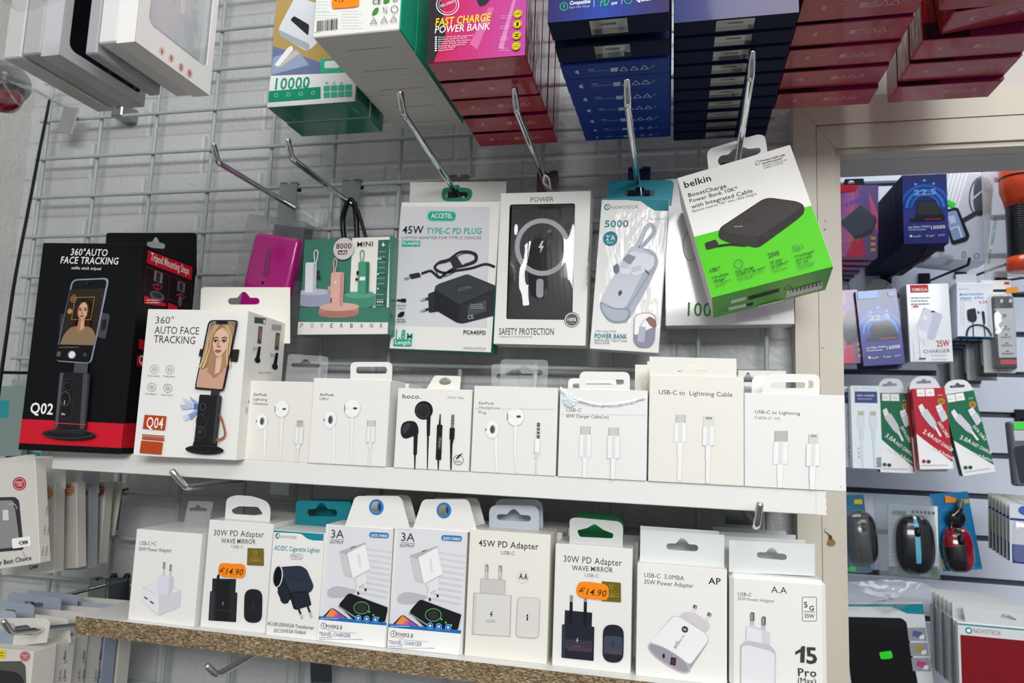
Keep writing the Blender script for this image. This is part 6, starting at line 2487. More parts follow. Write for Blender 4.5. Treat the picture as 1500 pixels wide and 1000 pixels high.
# seen under the chipboard shelf: boxes with their right sides in a row
XL = -.811
ysl = [-.258, -.2145, -.1745, -.142, -.113, -.082]
zt = at(*VF(370, 648), -.2145).z
for i in range(6):
    Y = ysl[i]
    if i == 0:
        tr = at(*VF(222, 700), Y)
    else:
        ex, ey = [(372, 650), (490, 615), (595, 600), (700, 590), (800, 580)][i - 1]
        tr = at(*VF(ex, ey), Y)
        tr.z = zt + .001 * i
    h = .15
    u, v = Vector((1, 0, 0)), Vector((.0, 0, 1))
    if i == 0:
        v = Vector((-.03, 0, 1)).normalized()
        u = Vector((1, 0, .03)).normalized()
    f = Face(tr - u * .092 - v * h, u, v, .092, h)
    d = [.036, .033, .027, .025, .025, .026][i]

    def sd(p, i=i):
        if 1 <= i <= 3:
            x = [0, 403, 530, 640][i]
            for c_, (dx, t3) in enumerate(((0, ('41mm', '38mm')), (30, ('45mm', '40mm')))):
                for j, s in enumerate(t3):
                    y = 900 + dx * -.1 - j * 0 + (j * 140) - (0 if c_ == 0 else 0)
                    xx = x + dx
                    p.text(s, xx + 6, y - 26, xx + 8, y - 80, DG, 20)
                    p.line(DG, [(xx - 8, y - 3), (xx + 6, y - 6), (xx + 7, y - 22), (xx - 7, y - 19), (xx - 8, y - 3)], 2.4)
            p.text('49mm', x + 36, 748, x + 38, 690, DG, 20)
            p.line(DG, [(x + 24, 775), (x + 38, 772), (x + 39, 757), (x + 25, 760), (x + 24, 775)], 2.4)
    lab = ['front watch case box with a dark window and yellow sticker, bottom left corner', 'watch case box with sizes printed up its side, second under the chipboard shelf', 'third watch case box under the end of the chipboard shelf',
           'fourth watch case box under the end of the chipboard shelf', 'grey blue watch case box under the chipboard shelf', 'last pale watch case box under the chipboard shelf'][i]
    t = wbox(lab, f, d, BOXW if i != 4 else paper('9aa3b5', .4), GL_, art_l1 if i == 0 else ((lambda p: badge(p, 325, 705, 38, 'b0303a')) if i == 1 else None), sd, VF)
    if i == 0:
        o = round_poly([(-150, 690), (-140, 478), (300, 476), (335, 500), (312, 640)], [0, 10, 24, 14, 0])
        plate(t, 'hang_tab', o, [round_poly([(20, 545), (180, 520), (232, 560), (230, 590), (40, 590)], 16)], TABG, .02)
    elif i == 1:
        o = round_poly([(112, 690), (122, 440), (450, 476), (474, 640)], [0, 16, 26, 0])
        plate(t, 'hang_tab', o, [round_poly([(330, 522), (362, 535), (360, 556), (330, 548)], 5)], TABG, .02)
    else:
        x0, x1, y = [(225, 570, 412), (338, 690, 385), (445, 780, 362), (555, 860, 335)][i - 2]
        o = round_poly([(x0 - 8, y + 210), (x0, y), (x1, y + 26), (x1 - 4, y + 210)], [0, 12, 12, 0])
        plate(t, 'hang_tab', o, [], TABG if i != 4 else paper('a9b0bd', .4), .02)
# blue grey hang cards further left
for i, (x0, x1, y, Y) in enumerate(((-60, 100, 415, -.24), (-30, 222, 368, -.20), (78, 402, 322, -.15), (200, 512, 305, -.11))):
    a, b_ = at(*VF(x1, y + 22), Y), at(*VF(x0, y), Y)
    w = .095
    f = Face((a.x - w, Y, a.z - .19), (1, 0, 0), (0, 0, 1), w, .165)
    t = carton('screen_protector_pack', ['first', 'second', 'third', 'last'][i] + ' blue grey pack in the row at the far lower left', f, .006, paper('8d97a4', .35), None, VF, group='blue grey packs at the lower left')
    o = round_poly([(0, .16), (w, .16), (w, .19), (0, .19)], [0, 0, .008, .008])
    t.part('hang_tab', MB().prism(f.shift(-.002), o, [round_poly([(.03, .172), (.065, .172), (.065, .18), (.03, .18)], .003)], -.001, 0, paper('98a2ae', .35)))

# hooks that carry these stacks
hook(-.92, 1.378, (-.92, -.255, 1.389), 'chrome hook through the tab of the crooked watch case box', r=.003, group='chrome hooks of the watch case stacks')
B = at(*VF(75, 575), -.285)
hook(B.x, B.z - .045, tuple(B), 'chrome hook through the tab of the lower left watch case box', tip=tuple(at(*VF(22, 500), -.30) - B), r=.0036, group='chrome hooks of the watch case stacks')
B = at(*VF(215, 385), -.13)
hook(B.x, B.z, tuple(B), 'dark hook end between the blue grey packs', r=.003, group='chrome hooks of the watch case stacks', tip=(.004, -.01, .012))
pt = Thing('hook_plate', 'dark chrome hook plate on the grid behind the left end of the lower shelf', 'hook', loc_matrix(at(174, 870, -.006)))
f = face_px((157, 900), (188, 900), (157, 846), -.006)
pt.part('plate', MB().box(f, .0015, paper('4a5054', .2, 0, .9), .0004))
pt2 = Thing('hook_plate', 'dark chrome hook plate on the grid below the middle of the chipboard shelf', 'hook', loc_matrix(at(470, 985, -.006)))
f = face_px((455, 1000), (486, 1000), (455, 962), -.006)
pt2.part('plate', MB().box(f, .0015, paper('4a5054', .2, 0, .9), .0004))
for x in (163, 182):
    a = at(x, 846, -.006)
    pt.part('clip', MB().tube([a, a + Vector((0, .003, .004)), a + Vector((0, .009, .004)), a + Vector((0, .011, -.002))], .003, paper('4a5054', .2, 0, .9), 8))
# things on the far left wall: rod and pale green packs
a, b_ = at(-12, 545, -.12), at(44, 546, -.045)
lh = Thing('display_hook', 'dark hook rod at the left edge, beside the black box', 'hook', loc_matrix(b_))
lh.part('rod', MB().tube([a, (a + b_) / 2, b_, Vector((b_.x, -.004, b_.z))], .0028, paper('2a2c2d', .25, 0, .8), 10))
lh.part('clamp', MB().block(b_.x - .006, b_.x + .012, -.02, -.003, b_.z - .022, b_.z + .006, paper('111213', .3), .003))
for i, (x0, x1, y0, y1, Y, c, lab) in enumerate(((-20, 34, 566, 668, -.10, '7f8f8b', 'grey green pack hanging under the dark rod at the left edge'), (10, 62, 556, 690, -.07, '94a09d', 'pale green pack with a teal foot half behind the black box'))):
    f = face_px((x0 - 4, y1), (x1 - 4, y1), (x0, y0), Y)
    t = carton('hanging_pack', lab, f, .012, paper(c, .35, .3), (lambda p: p.fill(ink('2a7f8c'), 0, .2)) if i else (lambda p: p.poly(ink('2f8f98'), [(-20, 586), (14, 586), (12, 612), (-20, 612)])), ONE, cat='pack', group='green packs at the left edge')
f = face_px((42, 536), (58, 536), (50, 434), -.06)
t = Thing('blister_pack', 'clear empty blister hanging on the grid left of the black box', 'pack', frame_matrix(f, .012))
t.part('shell', MB().box(f, .012, clear('clear blister', .22, bump=.3), .005, 3))


# ------------------------------------------------------------------ the room behind the door: slatted display wall and its packs
YB = .70
VK = View(1180, 240, .24)
VL = View(1200, 390, .2)
VM = View(1200, 540, .2)
VN = View(1200, 700, .2)
VO = View(1200, 830, .2)
SLAT = paper('c3c9d6', .3, .3)
sw = Thing('slatted_display', 'pale grey slatted display wall seen through the doorway', 'display wall', loc_matrix((1.1, YB, 1.3)))
zs0 = at(1480, 610, YB).z
pitch = .0885
for k in range(-12, 10):
    z = zs0 + k * pitch
    sw.part('slat', MB().block(.05, 2.0, YB, YB + .016, z + .009, z + pitch - .003, SLAT, .001))
sw.part('groove_backing', MB().block(.05, 2.0, YB + .016, YB + .024, zs0 - 12 * pitch, zs0 + 10 * pitch, paper('4a4f58', .4)))
structure('wall_rear', MB().block(-.2, 2.3, YB + .03, YB + .1, 0, 3.0, paper('c9ccd2', .5)))
structure('ceiling', MB().block(-.2, 2.3, .03, YB + .1, 2.85, 2.9, paper('c9ccd2', .5)))  # unseen; added to block world light from above and darken the lower packs
structure('wall_right', MB().block(1.95, 2.02, .11, YB + .03, 0, 3.0, paper('c9ccd2', .5)))


class Share(Paint):
    """print placed by hundredths of the face: x across, y down"""
    def uv(s, x, y):
        return (x / 100 * s.fr.w, (1 - y / 100) * s.fr.h)

    def scale(s, x, y):
        return s.fr.w / 100


def far(name, label, v, bl, br, tl, Y, d, mat, art=None, cat='box', group=None, mats=None, side=None):
    f = face_px(v(*bl), v(*br), v(*tl), Y)
    t = Thing(name, label, cat, frame_matrix(f, d), group)
    t.fr, t.d, t.view = f, d, v
    mb = MB().box(f, d, mat, .0008, mats=mats)
    if art:
        p = Share(mb, f, v)
        art(p)
    t.part('carton' if cat == 'box' else 'card', mb)
    return t


def rod(label, v, a, b, Y0):
    """a dark slatwall hook whose free end shows at a and whose rod meets the wall at b"""
    B = at(*v(*b), YB - .004)
    A = at(*v(*a), Y0)
    A = Vector((B.x, Y0, B.z + (A.z - B.z)))
    t = Thing('slatwall_hook', label, 'hook', loc_matrix(B), 'dark hooks on the slatted wall')
    H = paper('1b1d22', .3, 0, .6)
    t.part('rod', MB().tube([B, A, A + Vector((0, -.008, .012))], .0028, H, 8))
    t.part('mount', MB().block(B.x - .012, B.x + .012, YB - .006, YB - .001, B.z - .01, B.z + .022, H, .001))
    return t


G1 = 'power bank boxes on the slatted wall'
ARCH = paper('17181c', .4)


def arch(t, v, pts, hole, mat, c=.002):
    return plate(t, 'hang_tab', pts, [hole] if hole else [], mat, c, view=v)


def art_pink(p):
    for i in range(8):
        p.poly(gink(['7a4a86', '8c5594', 'a35f9c', 'b0629f', 'b86a96', 'a65f8e', '7f5a98', '6f5a92'][i]), [(0 + 8 * i, 0), (40 + 12 * i, 0), (20 + 14 * i, 100), (-30 + 14 * i, 100)])
    p.poly(gink('c43a5a'), [(20, 100), (50, 60), (62, 64), (70, 100)]).poly(gink('d4618a'), [(75, 10), (100, 40), (100, 70), (82, 40)])
    p.poly(gink('4a4f5c'), [(5, 52), (55, 28), (95, 45), (82, 62), (40, 72)])
    p.poly(gink('3c414d'), [(40, 72), (82, 62), (95, 45), (96, 52), (84, 68), (42, 78)])
    p.text('10000', 22, 30, 75, 18, gink('5a63d0'), 12, .03)
    p.text('FAST CHARGE', 4, 80, 55, 77, gink('d0a83a'), 5, .03)
    p.rect(gink('d3a93b'), 82, 72, 94, 76).rect(gink('d3a93b'), 82, 80, 94, 84).rect(gink('d3a93b'), 82, 88, 94, 92)


def art_225(small):
    def f(p):
        for i in range(9):
            p.lay([(p.fr.w * 0, p.fr.h * i / 9), (p.fr.w, p.fr.h * i / 9), (p.fr.w, p.fr.h * (i + 1) / 9), (0, p.fr.h * (i + 1) / 9)], gink(['2f3480', '34368a', '373a92', '38408f', '2a3f94', '1f3f96', '1c3c90', '223a80', '2f3470'][i]))
            p.k -= 1
        p.k += 1
        y0 = 15 if small else 0
        for r, c in ((56, '2a62c4'), (50, '1d3f92'), (44, '3a83dc'), (38, '1f4598'), (33, '2f6cc8'), (28, '17357e')):
            p.lay([(p.fr.w * (.5 + r / 100 * cos(pi * k / 24)), p.fr.h * (.52 - y0 / 160) + p.fr.w * r / 100 * 1.05 * sin(pi * k / 24)) for k in range(25)], gink(c))
        for x, y in ((30, 14), (50, 9), (70, 14)):
            p.ell(gink('7fb4ee'), x, y + y0, 3)
        p.text('22.5', 26, 30 + y0 * .7, 76, 29 + y0 * .7, W_ if small else gink('8fb4e8'), 13, .045)
        p.poly(gink('23252c'), [(26, 62), (36, 38 + y0 * .3), (72, 38 + y0 * .3), (92, 62)]).poly(gink('34363e'), [(30, 58), (37, 40 + y0 * .3), (71, 40 + y0 * .3), (86, 58)])
        p.poly(gink('17181d'), [(14, 64), (92, 62), (92, 67), (16, 68)]).rect(gink('9a3a3a'), 48, 64.5, 84, 66)
        p.text('ULTRA-THIN', 11, 78, 58, 77, W_, 5, .02)
        p.smallprint(gink('b9c4ea'), 11, 80, 56, 81, 1, 1.4)
        p.text('10000', 61, 80, 92, 79, W_, 9, .02)
        p.ell(W_, 16, 89, 3).text('Compatible', 20, 91, 38, 90, W_, 4, .02).ell(gink('38c26a'), 52, 89, 3).text('20W', 57, 91, 68, 90, W_, 4, .02).text('QC3.0', 76, 90, 90, 89, W_, 4)
        if small:
            p.rect(gink('1d7cc4'), 5, 1, 54, 11).rect(gink('2f74c0'), 78, 4, 93, 10)
    return f


t = far('power_bank_box', 'pink and purple power bank box with a red band, top of the doorway', VK, (195, 566), (440, 570), (186, 130), .43, .022, gink('8f5a96'), lambda p: (art_pink(p), p.poly(gink('c4152c'), [(0, 0), (50, 0), (42, 8), (0, 10)])), group=G1)
for k in range(1, 5):
    copy_thing(t.o, Matrix.Translation((0, .045 * k, 0)), ['second', 'third', 'fourth', 'last'][k - 1] + ' pink box behind the red banded one in the doorway')
plate(t, 'hang_tab', [(225, 135), (240, 92), (355, 88), (362, 135)], [smooth_loop([(262, 122), (266, 104), (290, 102), (300, 118)])], ARCH, .003, view=VK)
t = far('power_bank_box', 'front blue 22.5 power bank box at the top of the doorway', VK, (600, 489), (877, 484), (587, 69), .40, .0398, NAVY, art_225(False), group=G1)
base225 = t
for k in range(1, 7):
    f = Face(t.fr.at(0, 0, -.0405 * k) , t.fr.u, t.fr.v, t.fr.w, t.fr.h)
    c = copy_thing(t.o, Matrix.Translation((0, .0405 * k, .0)), ORD[k] + ' dark sided blue box in the far stack at the top of the doorway')


def art_bike(p):
    for i in range(5):
        p.poly(ink('f0f1f4'), [(22 + i * 7, 0), (26 + i * 7, 0), (10 + i * 6, 62), (6 + i * 6, 62)])
    p.ring(DG, 78, 26, 19, 22, 2).blob(ink('5a5d66'), [(66, 12), (80, 6), (94, 20), (94, 36), (78, 46), (68, 38)])
    p.line(ink('d9dbe0'), [(64, 30), (80, 20), (92, 30)], 4)
    p.line(ink('3a3e4a'), [(50, 56), (72, 46), (98, 42)], 9)
    p.ell(ink('2a2d36'), 95, 43, 5, 7)
    p.poly(ink('23262e'), round_poly([(12, 46), (40, 40), (66, 72), (62, 78), (36, 84)], 5))
    p.poly(ink('8fa9d8'), round_poly([(17, 48), (38, 44), (59, 73), (38, 79)], 3))
    p.poly(ink('c8d6ec'), [(24, 52), (36, 50), (40, 58), (30, 60)]).line(W_, [(30, 66), (44, 62), (52, 74)], 3)
    p.poly(ink('35e03a'), round_poly([(16, 31), (36, 36), (34, 42), (15, 37)], 2))
    p.poly(ink('23262e'), [(0, 84), (10, 78), (22, 82), (24, 92), (2, 92)])
    p.rect(LG, 14, 95, 40, 98).ring(DG, 58, 94, 3, 4, 1).ring(DG, 80, 94, 4, 3, 1)


t = far('holder_box', 'white phone holder box with a green tag in the doorway', VK, (760, 572), (1110, 602), (832, 44), .49, .05, paper('d3d7e4', .2, .6), art_bike, group='boxes on the slatted wall')
copy_thing(t.o, Matrix.Translation((0, .056, .004)), 'white phone holder box behind the one with a green tag')

# torch in a clear pack
ct = at(*VK(1318, 300), .44)
R0 = .031
torch = Thing('flashlight', 'big orange and black flashlight hanging at the right edge of the doorway', 'flashlight', loc_matrix(ct))
OR = paper('d8481c', .3, .4)
zt, z1, z2, z3 = (at(*VK(1318, y), .44).z for y in (-60, 262, 572, 655))
torch.part('head', MB().lathe((ct.x, ct.y, 0), (0, 0, 1), [(.001, zt), (R0 * 1.1, zt), (R0 * 1.1, z1 + .03), (R0 * .92, z1 + .012), (R0 * .86, z1), (.001, z1)], OR, 32), 'orange head')
torch.part('band', MB().lathe((ct.x, ct.y, 0), (0, 0, 1), [(R0 * 1.11, at(*VK(1318, 90), .44).z - .002), (R0 * 1.115, at(*VK(1318, 90), .44).z), (R0 * 1.11, at(*VK(1318, 90), .44).z + .002)], ink('1b1c20'), 32), 'black band')
prof = [(.001, z1)]
n = 22
for i in range(n + 1):
    z = z1 + (z2 - z1) * i / n
    prof += [(R0 * .80, z), (R0 * .84, z - .0012), (R0 * .84, z - .0030)]
prof += [(.001, z2)]
torch.part('grip', MB().lathe((ct.x, ct.y, 0), (0, 0, 1), prof, paper('1b1d24', .25, .5), 32), 'black ribbed grip')
torch.part('tail_cap', MB().lathe((ct.x, ct.y, 0), (0, 0, 1), [(.001, z2), (R0 * .9, z2), (R0 * .9, z3 + .004), (R0 * .8, z3), (.001, z3)], OR, 32), 'orange tail cap')
torch.part('switch', MB().lathe((ct.x + .012, ct.y - R0 * 1.05, at(*VK(1333, 195), .44).z), (.2, -1, 0), [(.009, 0), (.009, .004), (.001, .005)], ink('141519'), 16))
f = face_px(VK(1095, 690), VK(1500, 690), VK(1135, 30), .475)
tp = Thing('flashlight_pack', 'clear plastic pack with green lettering behind the orange flashlight', 'pack', frame_matrix(f, .004))
mb = MB().box(f, .003, clear('clear torch pack', .35, bump=.2, scale=20), .001)
p = Paint(mb, f, VK)
p.text('DETECTION', 1150, 315, 1128, 490, ink('3f8f5a'), 20, .03).text('zone', 1124, 520, 1112, 610, ink('3f8f5a'), 20, .03)
tp.part('pack', mb)

# second row
t = far('power_bank_box', 'pink power bank box half hidden by the door casing', VL, (140, 714), (322, 708), (130, 176), .42, .022, gink('a8609a'), art_pink, group=G1)
arch(t, VL, round_poly([(130, 180), (135, 108), (185, 100), (225, 140), (230, 180)], [0, 8, 20, 20, 0]), smooth_loop([(165, 160), (170, 125), (192, 118), (208, 140), (200, 165)]), ARCH)
t = far('power_bank_box', 'blue 22.5 power bank box in the second row, black tab on top', VL, (324, 732), (632, 714), (316, 180), .41, .03, NAVY, art_225(True), group=G1)
arch(t, VL, smooth_line([(340, 185), (350, 150), (400, 100), (440, 92), (490, 105), (530, 140), (540, 182)], 3), round_poly([(480, 165), (490, 122), (515, 135), (522, 168)], 10), ARCH)
copy_thing(t.o, Matrix.Translation((.004, .034, -.004)), 'blue power bank box right behind the second row 22.5 box')


def art_omega(p):
    p.rect(ink('c0202c'), 9, 1, 52, 11).text('OMEGA', 13, 9, 50, 9, W_, 8, .02)
    for i, w in enumerate((52, 46, 50)):
        p.smallprint(MG, 9, 18 + i * 4, 9 + w, 18.5 + i * 4, 1, 1.6)
    p.rect(W_, 9, 27, 28, 31, 2).rect(ink('b8283a'), 14, 28, 26, 30)
    p.poly(ink('c4c8de'), round_poly([(38, 30), (82, 40), (60, 72), (46, 70), (20, 56)], 4))
    p.poly(ink('d9dcec'), round_poly([(40, 31), (62, 36), (44, 64), (18, 55)], 4))
    p.poly(ink('e8eaf4'), [(20, 56), (44, 64), (38, 74), (22, 68)]).rect(DG, 55, 35, 64, 37)
    p.line(ink('dfe2ee'), [(26, 68), (24, 76)], 4).line(ink('dfe2ee'), [(38, 70), (36, 78)], 4)
    p.ell(W_, 40, 44, 5, 7)
    p.line(ink('e3e5ef'), [(12, 75), (14, 98)], 7).line(ink('e3e5ef'), [(26, 76), (28, 98)], 7)
    p.text('25W', 64, 81, 94, 80, ink('b8283a'), 16, .02)
    p.text('CHARGER', 31, 89, 94, 88, MG, 9)
    p.smallprint(LG, 50, 92, 94, 97, 2, 1.2)
    p.rect(DG, 20, 95, 36, 97)


t = far('charger_box', 'white 25W charger box with a red name block, behind the door casing', VL, (668, 700), (983, 698), (654, 132), .41, .045, paper('dfe1e6', .3, .3), art_omega, group='boxes on the slatted wall')


def art_multi(p):
    p.ell(ink('7f92a8'), 8, 12, 2).text('NOVOTECH', 12, 13, 32, 13, MG, 4)
    p.text('Multi-Function', 8, 24, 72, 22, ink('3f7fc0'), 8, .025).text('Adapter  6-Port', 8, 31, 74, 29, ink('3f7fc0'), 8, .025)
    p.smallprint(LG, 8, 33, 50, 35, 1, 1.4)
    p.text('4.2A', 60, 38, 84, 37, ink('c0303a'), 8, .025)
    for i in range(4):
        p.ring(LG, 14, 42 + i * 10, 5, w=1)
    p.poly(ink('1c1f27'), round_poly([(26, 50), (50, 46), (54, 68), (44, 74), (28, 70)], 5))
    p.poly(ink('1c1f27'), [(54, 52), (62, 54), (58, 58)]).line(ink('1c1f27'), [(42, 74), (43, 100)], 3)
    p.poly(ink('1c1f27'), round_poly([(66, 52), (74, 52), (76, 74), (71, 80)], 3)).line(ink('1c1f27'), [(72, 78), (75, 100)], 3)
    p.line(ink('2b2f3a'), [(24, 99), (28, 86), (42, 79), (62, 78), (80, 84), (92, 97)], 6, True)
    p.rect(ink('2f86d0'), 0, 98.5, 100, 100)


t = far('charger_box', 'white multi function adapter box with a black adapter picture, in the doorway', VL, (1014, 516), (1284, 522), (984, 120), .43, .03, paper('dadfe8', .3, .3), art_multi, group='boxes on the slatted wall', mats={'B': ink('23262e')})
arch(t, VL, [(1000, 125), (1000, 60), (1150, 52), (1152, 120)], None, paper('c9ced8', .3))
for k in (1, 2, 3):
    copy_thing(t.o, Matrix.Translation((.002, .035 * k, -.003 * k)), ['second', 'third', 'last'][k - 1] + ' adapter box behind the one with the black adapter picture')

# blister packed black socket strip
f = face_px(VL(1246, 772), VL(1482, 776), VL(1232, 84), .42)
t = Thing('socket_pack', 'blister pack of a black socket strip with a small orange tag', 'pack', frame_matrix(f, .03), 'blister packs on the slatted wall')
t.fr, t.d, t.view = f, .03, VL
mb = MB().box(f.shift(-.022), .002, paper('b9bdc4', .25, .4), .001)
p = Share(mb, f.shift(-.0215))
p.rect(W_, 2, 0, 98, 18).poly(ink('23262e'), [(4, 10), (94, 10), (90, 13), (10, 13)]).rect(ink('c0405a'), 76, 2, 92, 5).text('Power', 6, 4, 30, 4, DG, 6, .02)
t.part('card', mb)
t.part('blister', MB().box(Face(f.at(.006, .004, .004), f.u, f.v, f.w - .012, f.h * .8), .026, clear('clear socket blister', .08, bump=.2, scale=30), .006, 3), 'clear blister')
fs = face_px(VL(1300, 755), VL(1462, 755), VL(1290, 212), .425)
mb = MB().box(fs, .014, paper('1b1d22', .3, .3), .006, 3)
p = Share(mb, fs)
p.k = 8
p.rect(ink('b9bcc2'), 14, 18, 98, 84, 3)
p.rect(DG, 20, 26, 58, 30).text('KT-06', 24, 29.3, 52, 29.3, W_, 8)
for i in range(4):
    p.rect(DG, 46, 42 + i * 11, 60, 43.5 + i * 11).smallprint(MG, 28, 46 + i * 11, 80, 48 + i * 11, 1, 2)
p.rect(ink('b8283a'), 18, 87, 90, 93)
for x in (42, 82):
    p.ell(ink('c9ccd2'), x, 8, 7, 10, .2)
t.part('socket_strip', mb, 'black socket strip')
mb = MB()
fo = f.shift(-.019)
mb.prism(fo, [fo.uv(*VL(*q)) for q in round_poly([(1370, 155), (1458, 150), (1460, 190), (1372, 196)], 8)], [], -.001, 0, paper('f0a01c', .4))
t.part('price_tag', mb, 'orange price tag')
for k in (1, 2, 3):
    copy_thing(t.o, Matrix.Translation((-.009 * k, .055 * k, -.010 * k)), ['second', 'third', 'last'][k - 1] + ' socket strip pack behind the one with an orange tag')


# third row: data cable boxes
def art_cable(c, title):
    B = ink(c)

    def f(p):
        p.fill(B, 0, 1)
        p.poly(ink('e8e9ea'), [(0, 56), (0, 100), (100, 100), (100, 92)])
        p.poly(B, [(0, 56), (100, 92), (100, 86), (0, 46)])
        p.poly(B, [(0, 54), (100, 91), (100, 80), (0, 38)])
        p.line(W_, [(0, 30), (100, 82)], 4).line(W_, [(0, 55), (100, 84)], 3)
        p.poly(ink('e9eaec'), [(2, 72), (100, 92), (100, 100), (2, 100)])
        p.rect(W_, 14, 1, 38, 10).rect(W_, 40, 1, 66, 10).text('hoco.', 18, 7, 34, 7, MG, 5).text('X100', 46, 7, 60, 7, MG, 5)
        p.text('X100', 76, 10, 90, 10, W_, 4, .02)
        p.ell(ink('b08a2a'), 84, 17, 11, 11).ell(ink('8f6c1c'), 84, 17, 7, 7)
        p.poly(ink('e3e4e8'), round_poly([(14, 22), (26, 19), (34, 27), (20, 31)], 2)).poly(ink('c9cbd2'), round_poly([(18, 31), (38, 25), (62, 42), (56, 49), (46, 48)], 4))
        p.poly(ink('aeb1ba'), [(46, 48), (56, 49), (62, 42), (64, 45), (57, 52)])
        p.line(ink('dfe1e6'), [(58, 47), (72, 60), (100, 84)], 7)
        p.poly(ink('e3e4e8'), [(66, 23), (82, 20), (88, 27), (70, 31)]).ell(MG, 74, 26, 1.5).ell(MG, 80, 25, 1.5)
        p.poly(ink('c9cbd2'), round_poly([(70, 31), (90, 27), (98, 38), (80, 43)], 3)).line(ink('dfe1e6'), [(90, 41), (99, 58)], 5)
        p.text(title, 18, 55, 46, 63, W_, 14, .02, 0).text('FAST CHARGE', 48, 64, 98, 79, W_, 11, .015)
        p.text('Exquisite & Fashion', 22, 70, 97, 88, W_, 9, .02)
        p.text('DATA CABLE', 66, 43, 90, 62, W_, 9, .02)
        p.ell(B, 14, 90, 6).ell(DG, 28, 90.5, 6)
        p.smallprint(LG, 8, 95, 92, 96, 1, 1.2)
    return f


def art_wcable(p):
    p.text('60W', 12, 5, 30, 5, LG, 8, .02).text('TYPE-C', 40, 5, 84, 5, LG, 8, .02)
    p.rect(ink('3c4a86'), 14, 7, 90, 21).text('FAST CHARGE', 22, 13, 80, 13, W_, 6, .02).smallprint(ink('aab4da'), 24, 16, 76, 18, 1, 1.2)
    for x in (33, 74):
        p.rect(ink('b7b99a'), x - 10, 31, x + 10, 36).rect(ink('d6dde2'), x - 13, 36, x + 13, 50, 2).rect(ink('d0d8de'), x - 7, 50, x + 7, 66).line(ink('d3dbe0'), [(x, 66), (x + 1, 99)], 7)
    for i in range(3):
        p.ell(LG, 22, 76 + i * 5, 4)
    for i in range(6):
        p.rect(DG, 82 - i % 2 * 4, 86 + i * 2, 96, 87 + i * 2)


GC = 'data cable boxes on the slatted wall'
WC = paper('dfe9ee', .3, .3)
t = far('cable_box', 'white usb cable box with a dark blue label in the doorway', VM, (246, 728), (466, 736), (211, 122), .43, .02, WC, art_wcable, group=GC)
b = copy_thing(t.o, Matrix.Translation((-.012, .03, 0)), 'white usb cable box peeking left behind the blue labelled one')
GR_, RD_ = '12694a', 'b3202f'
ARW = paper('dfe2e6', .4)
specs = [((446, 758), (690, 767), (430, 176), GR_, '3.0A', 'left green 3.0A cable box, beside the white cable box', [(428, 182), (440, 110), (480, 74), (560, 72), (600, 92), (636, 172)], (515, 118), .45),
         ((736, 737), (984, 734), (664, 146), RD_, '2.4A', 'red 2.4A cable box between the two green ones', [(660, 150), (672, 96), (720, 58), (810, 54), (856, 82), (890, 142)], (765, 98), .42),
         ((1052, 788), (1294, 754), (918, 190), GR_, '3.0A', 'right green 3.0A cable box leaning beside the red one', [(915, 192), (918, 130), (960, 88), (1050, 80), (1100, 108), (1142, 174)], (1012, 128), .43)]
for bl, br, tl, c, ti, lab, tab, h_, Y in specs:
    t = far('cable_box', lab, VM, bl, br, tl, Y, .018, paper(c, .35), art_cable(c, ti), group=GC, mats={'B': ink('cfd2d6')})
    arch(t, VM, smooth_line(tab, 3), slot(h_[0], h_[1], 110, 36, -.05), ARW)
    if c == RD_:
        copy_thing(t.o, Matrix.Translation((-.002, .022, -.006)), 'red cable box right behind the red 2.4A one')

# small pack at the right edge, hanging blister
f = face_px(VM(1440, 860), VM(1600, 860), VM(1445, 385), .40)
t = Thing('hanging_pack', 'dark grey pack with a green top at the right edge of the doorway', 'pack', frame_matrix(f, .02))
mb = MB().box(f, .02, paper('5b5f66', .3, .3), .003)
p = Share(mb, f)
p.poly(ink('3fd04a'), [(20, 2), (100, 0), (100, 12), (22, 13)]).rect(ink('b9bcc2'), 18, 14, 100, 30).poly(ink('2c2e35'), round_poly([(6, 40), (90, 36), (90, 92), (20, 96)], 12))
t.part('card', mb)

# fourth row: mice in blister packs
MG_ = 'mouse packs on the slatted wall'


def mouse(name_label, parent, center, w, l, hgt, roll, body, accent):
    """computer mouse lying against its card: a domed shell with buttons, wheel and stripe"""
    c = Vector(center)
    up = Vector((sin(roll), 0, cos(roll)))
    rt = Vector((cos(roll), 0, -sin(roll)))
    n = Vector((0, -1, 0))

    def surf(a, b):
        # a across -1..1, b along -1..1
        k = max(0, 1 - abs(b) ** 4)
        wd = w / 2 * (.86 + .14 * (1 - b * b)) * (k ** .4)
        hh = hgt * (max(0, 1 - abs(b) ** 3) ** .5) * (.85 - .2 * b)
        a = max(-1, min(1, a))
        return c + rt * (wd * sin(a * pi / 2)) + up * (l / 2 * b) + n * (hh * max(0, cos(a * pi / 2)) ** .55)
    na, nb = 24, 28
    vs = [surf(-1 + 2 * i / na, -1 + 2 * j / nb) for j in range(nb + 1) for i in range(na + 1)]
    mb = MB()
    for j in range(nb):
        for i in range(na):
            a = -1 + 2 * (i + .5) / na
            b = -1 + 2 * (j + .5) / nb
            mb.add([vs[j * (na + 1) + i], vs[j * (na + 1) + i + 1], vs[(j + 1) * (na + 1) + i + 1], vs[(j + 1) * (na + 1) + i]], [(0, 1, 2, 3)], accent(a, b) or body, True)
    o = parent.part('mouse', mb, name_label)
    wp = surf(0, .45) + n * .001
    parent.part('scroll_wheel', MB().lathe(wp - rt * .004, rt, [(.001, 0), (.008, 0), (.009, .002), (.009, .006), (.008, .008), (.001, .008)], paper('111215', .4), 20), None, o)
    return o


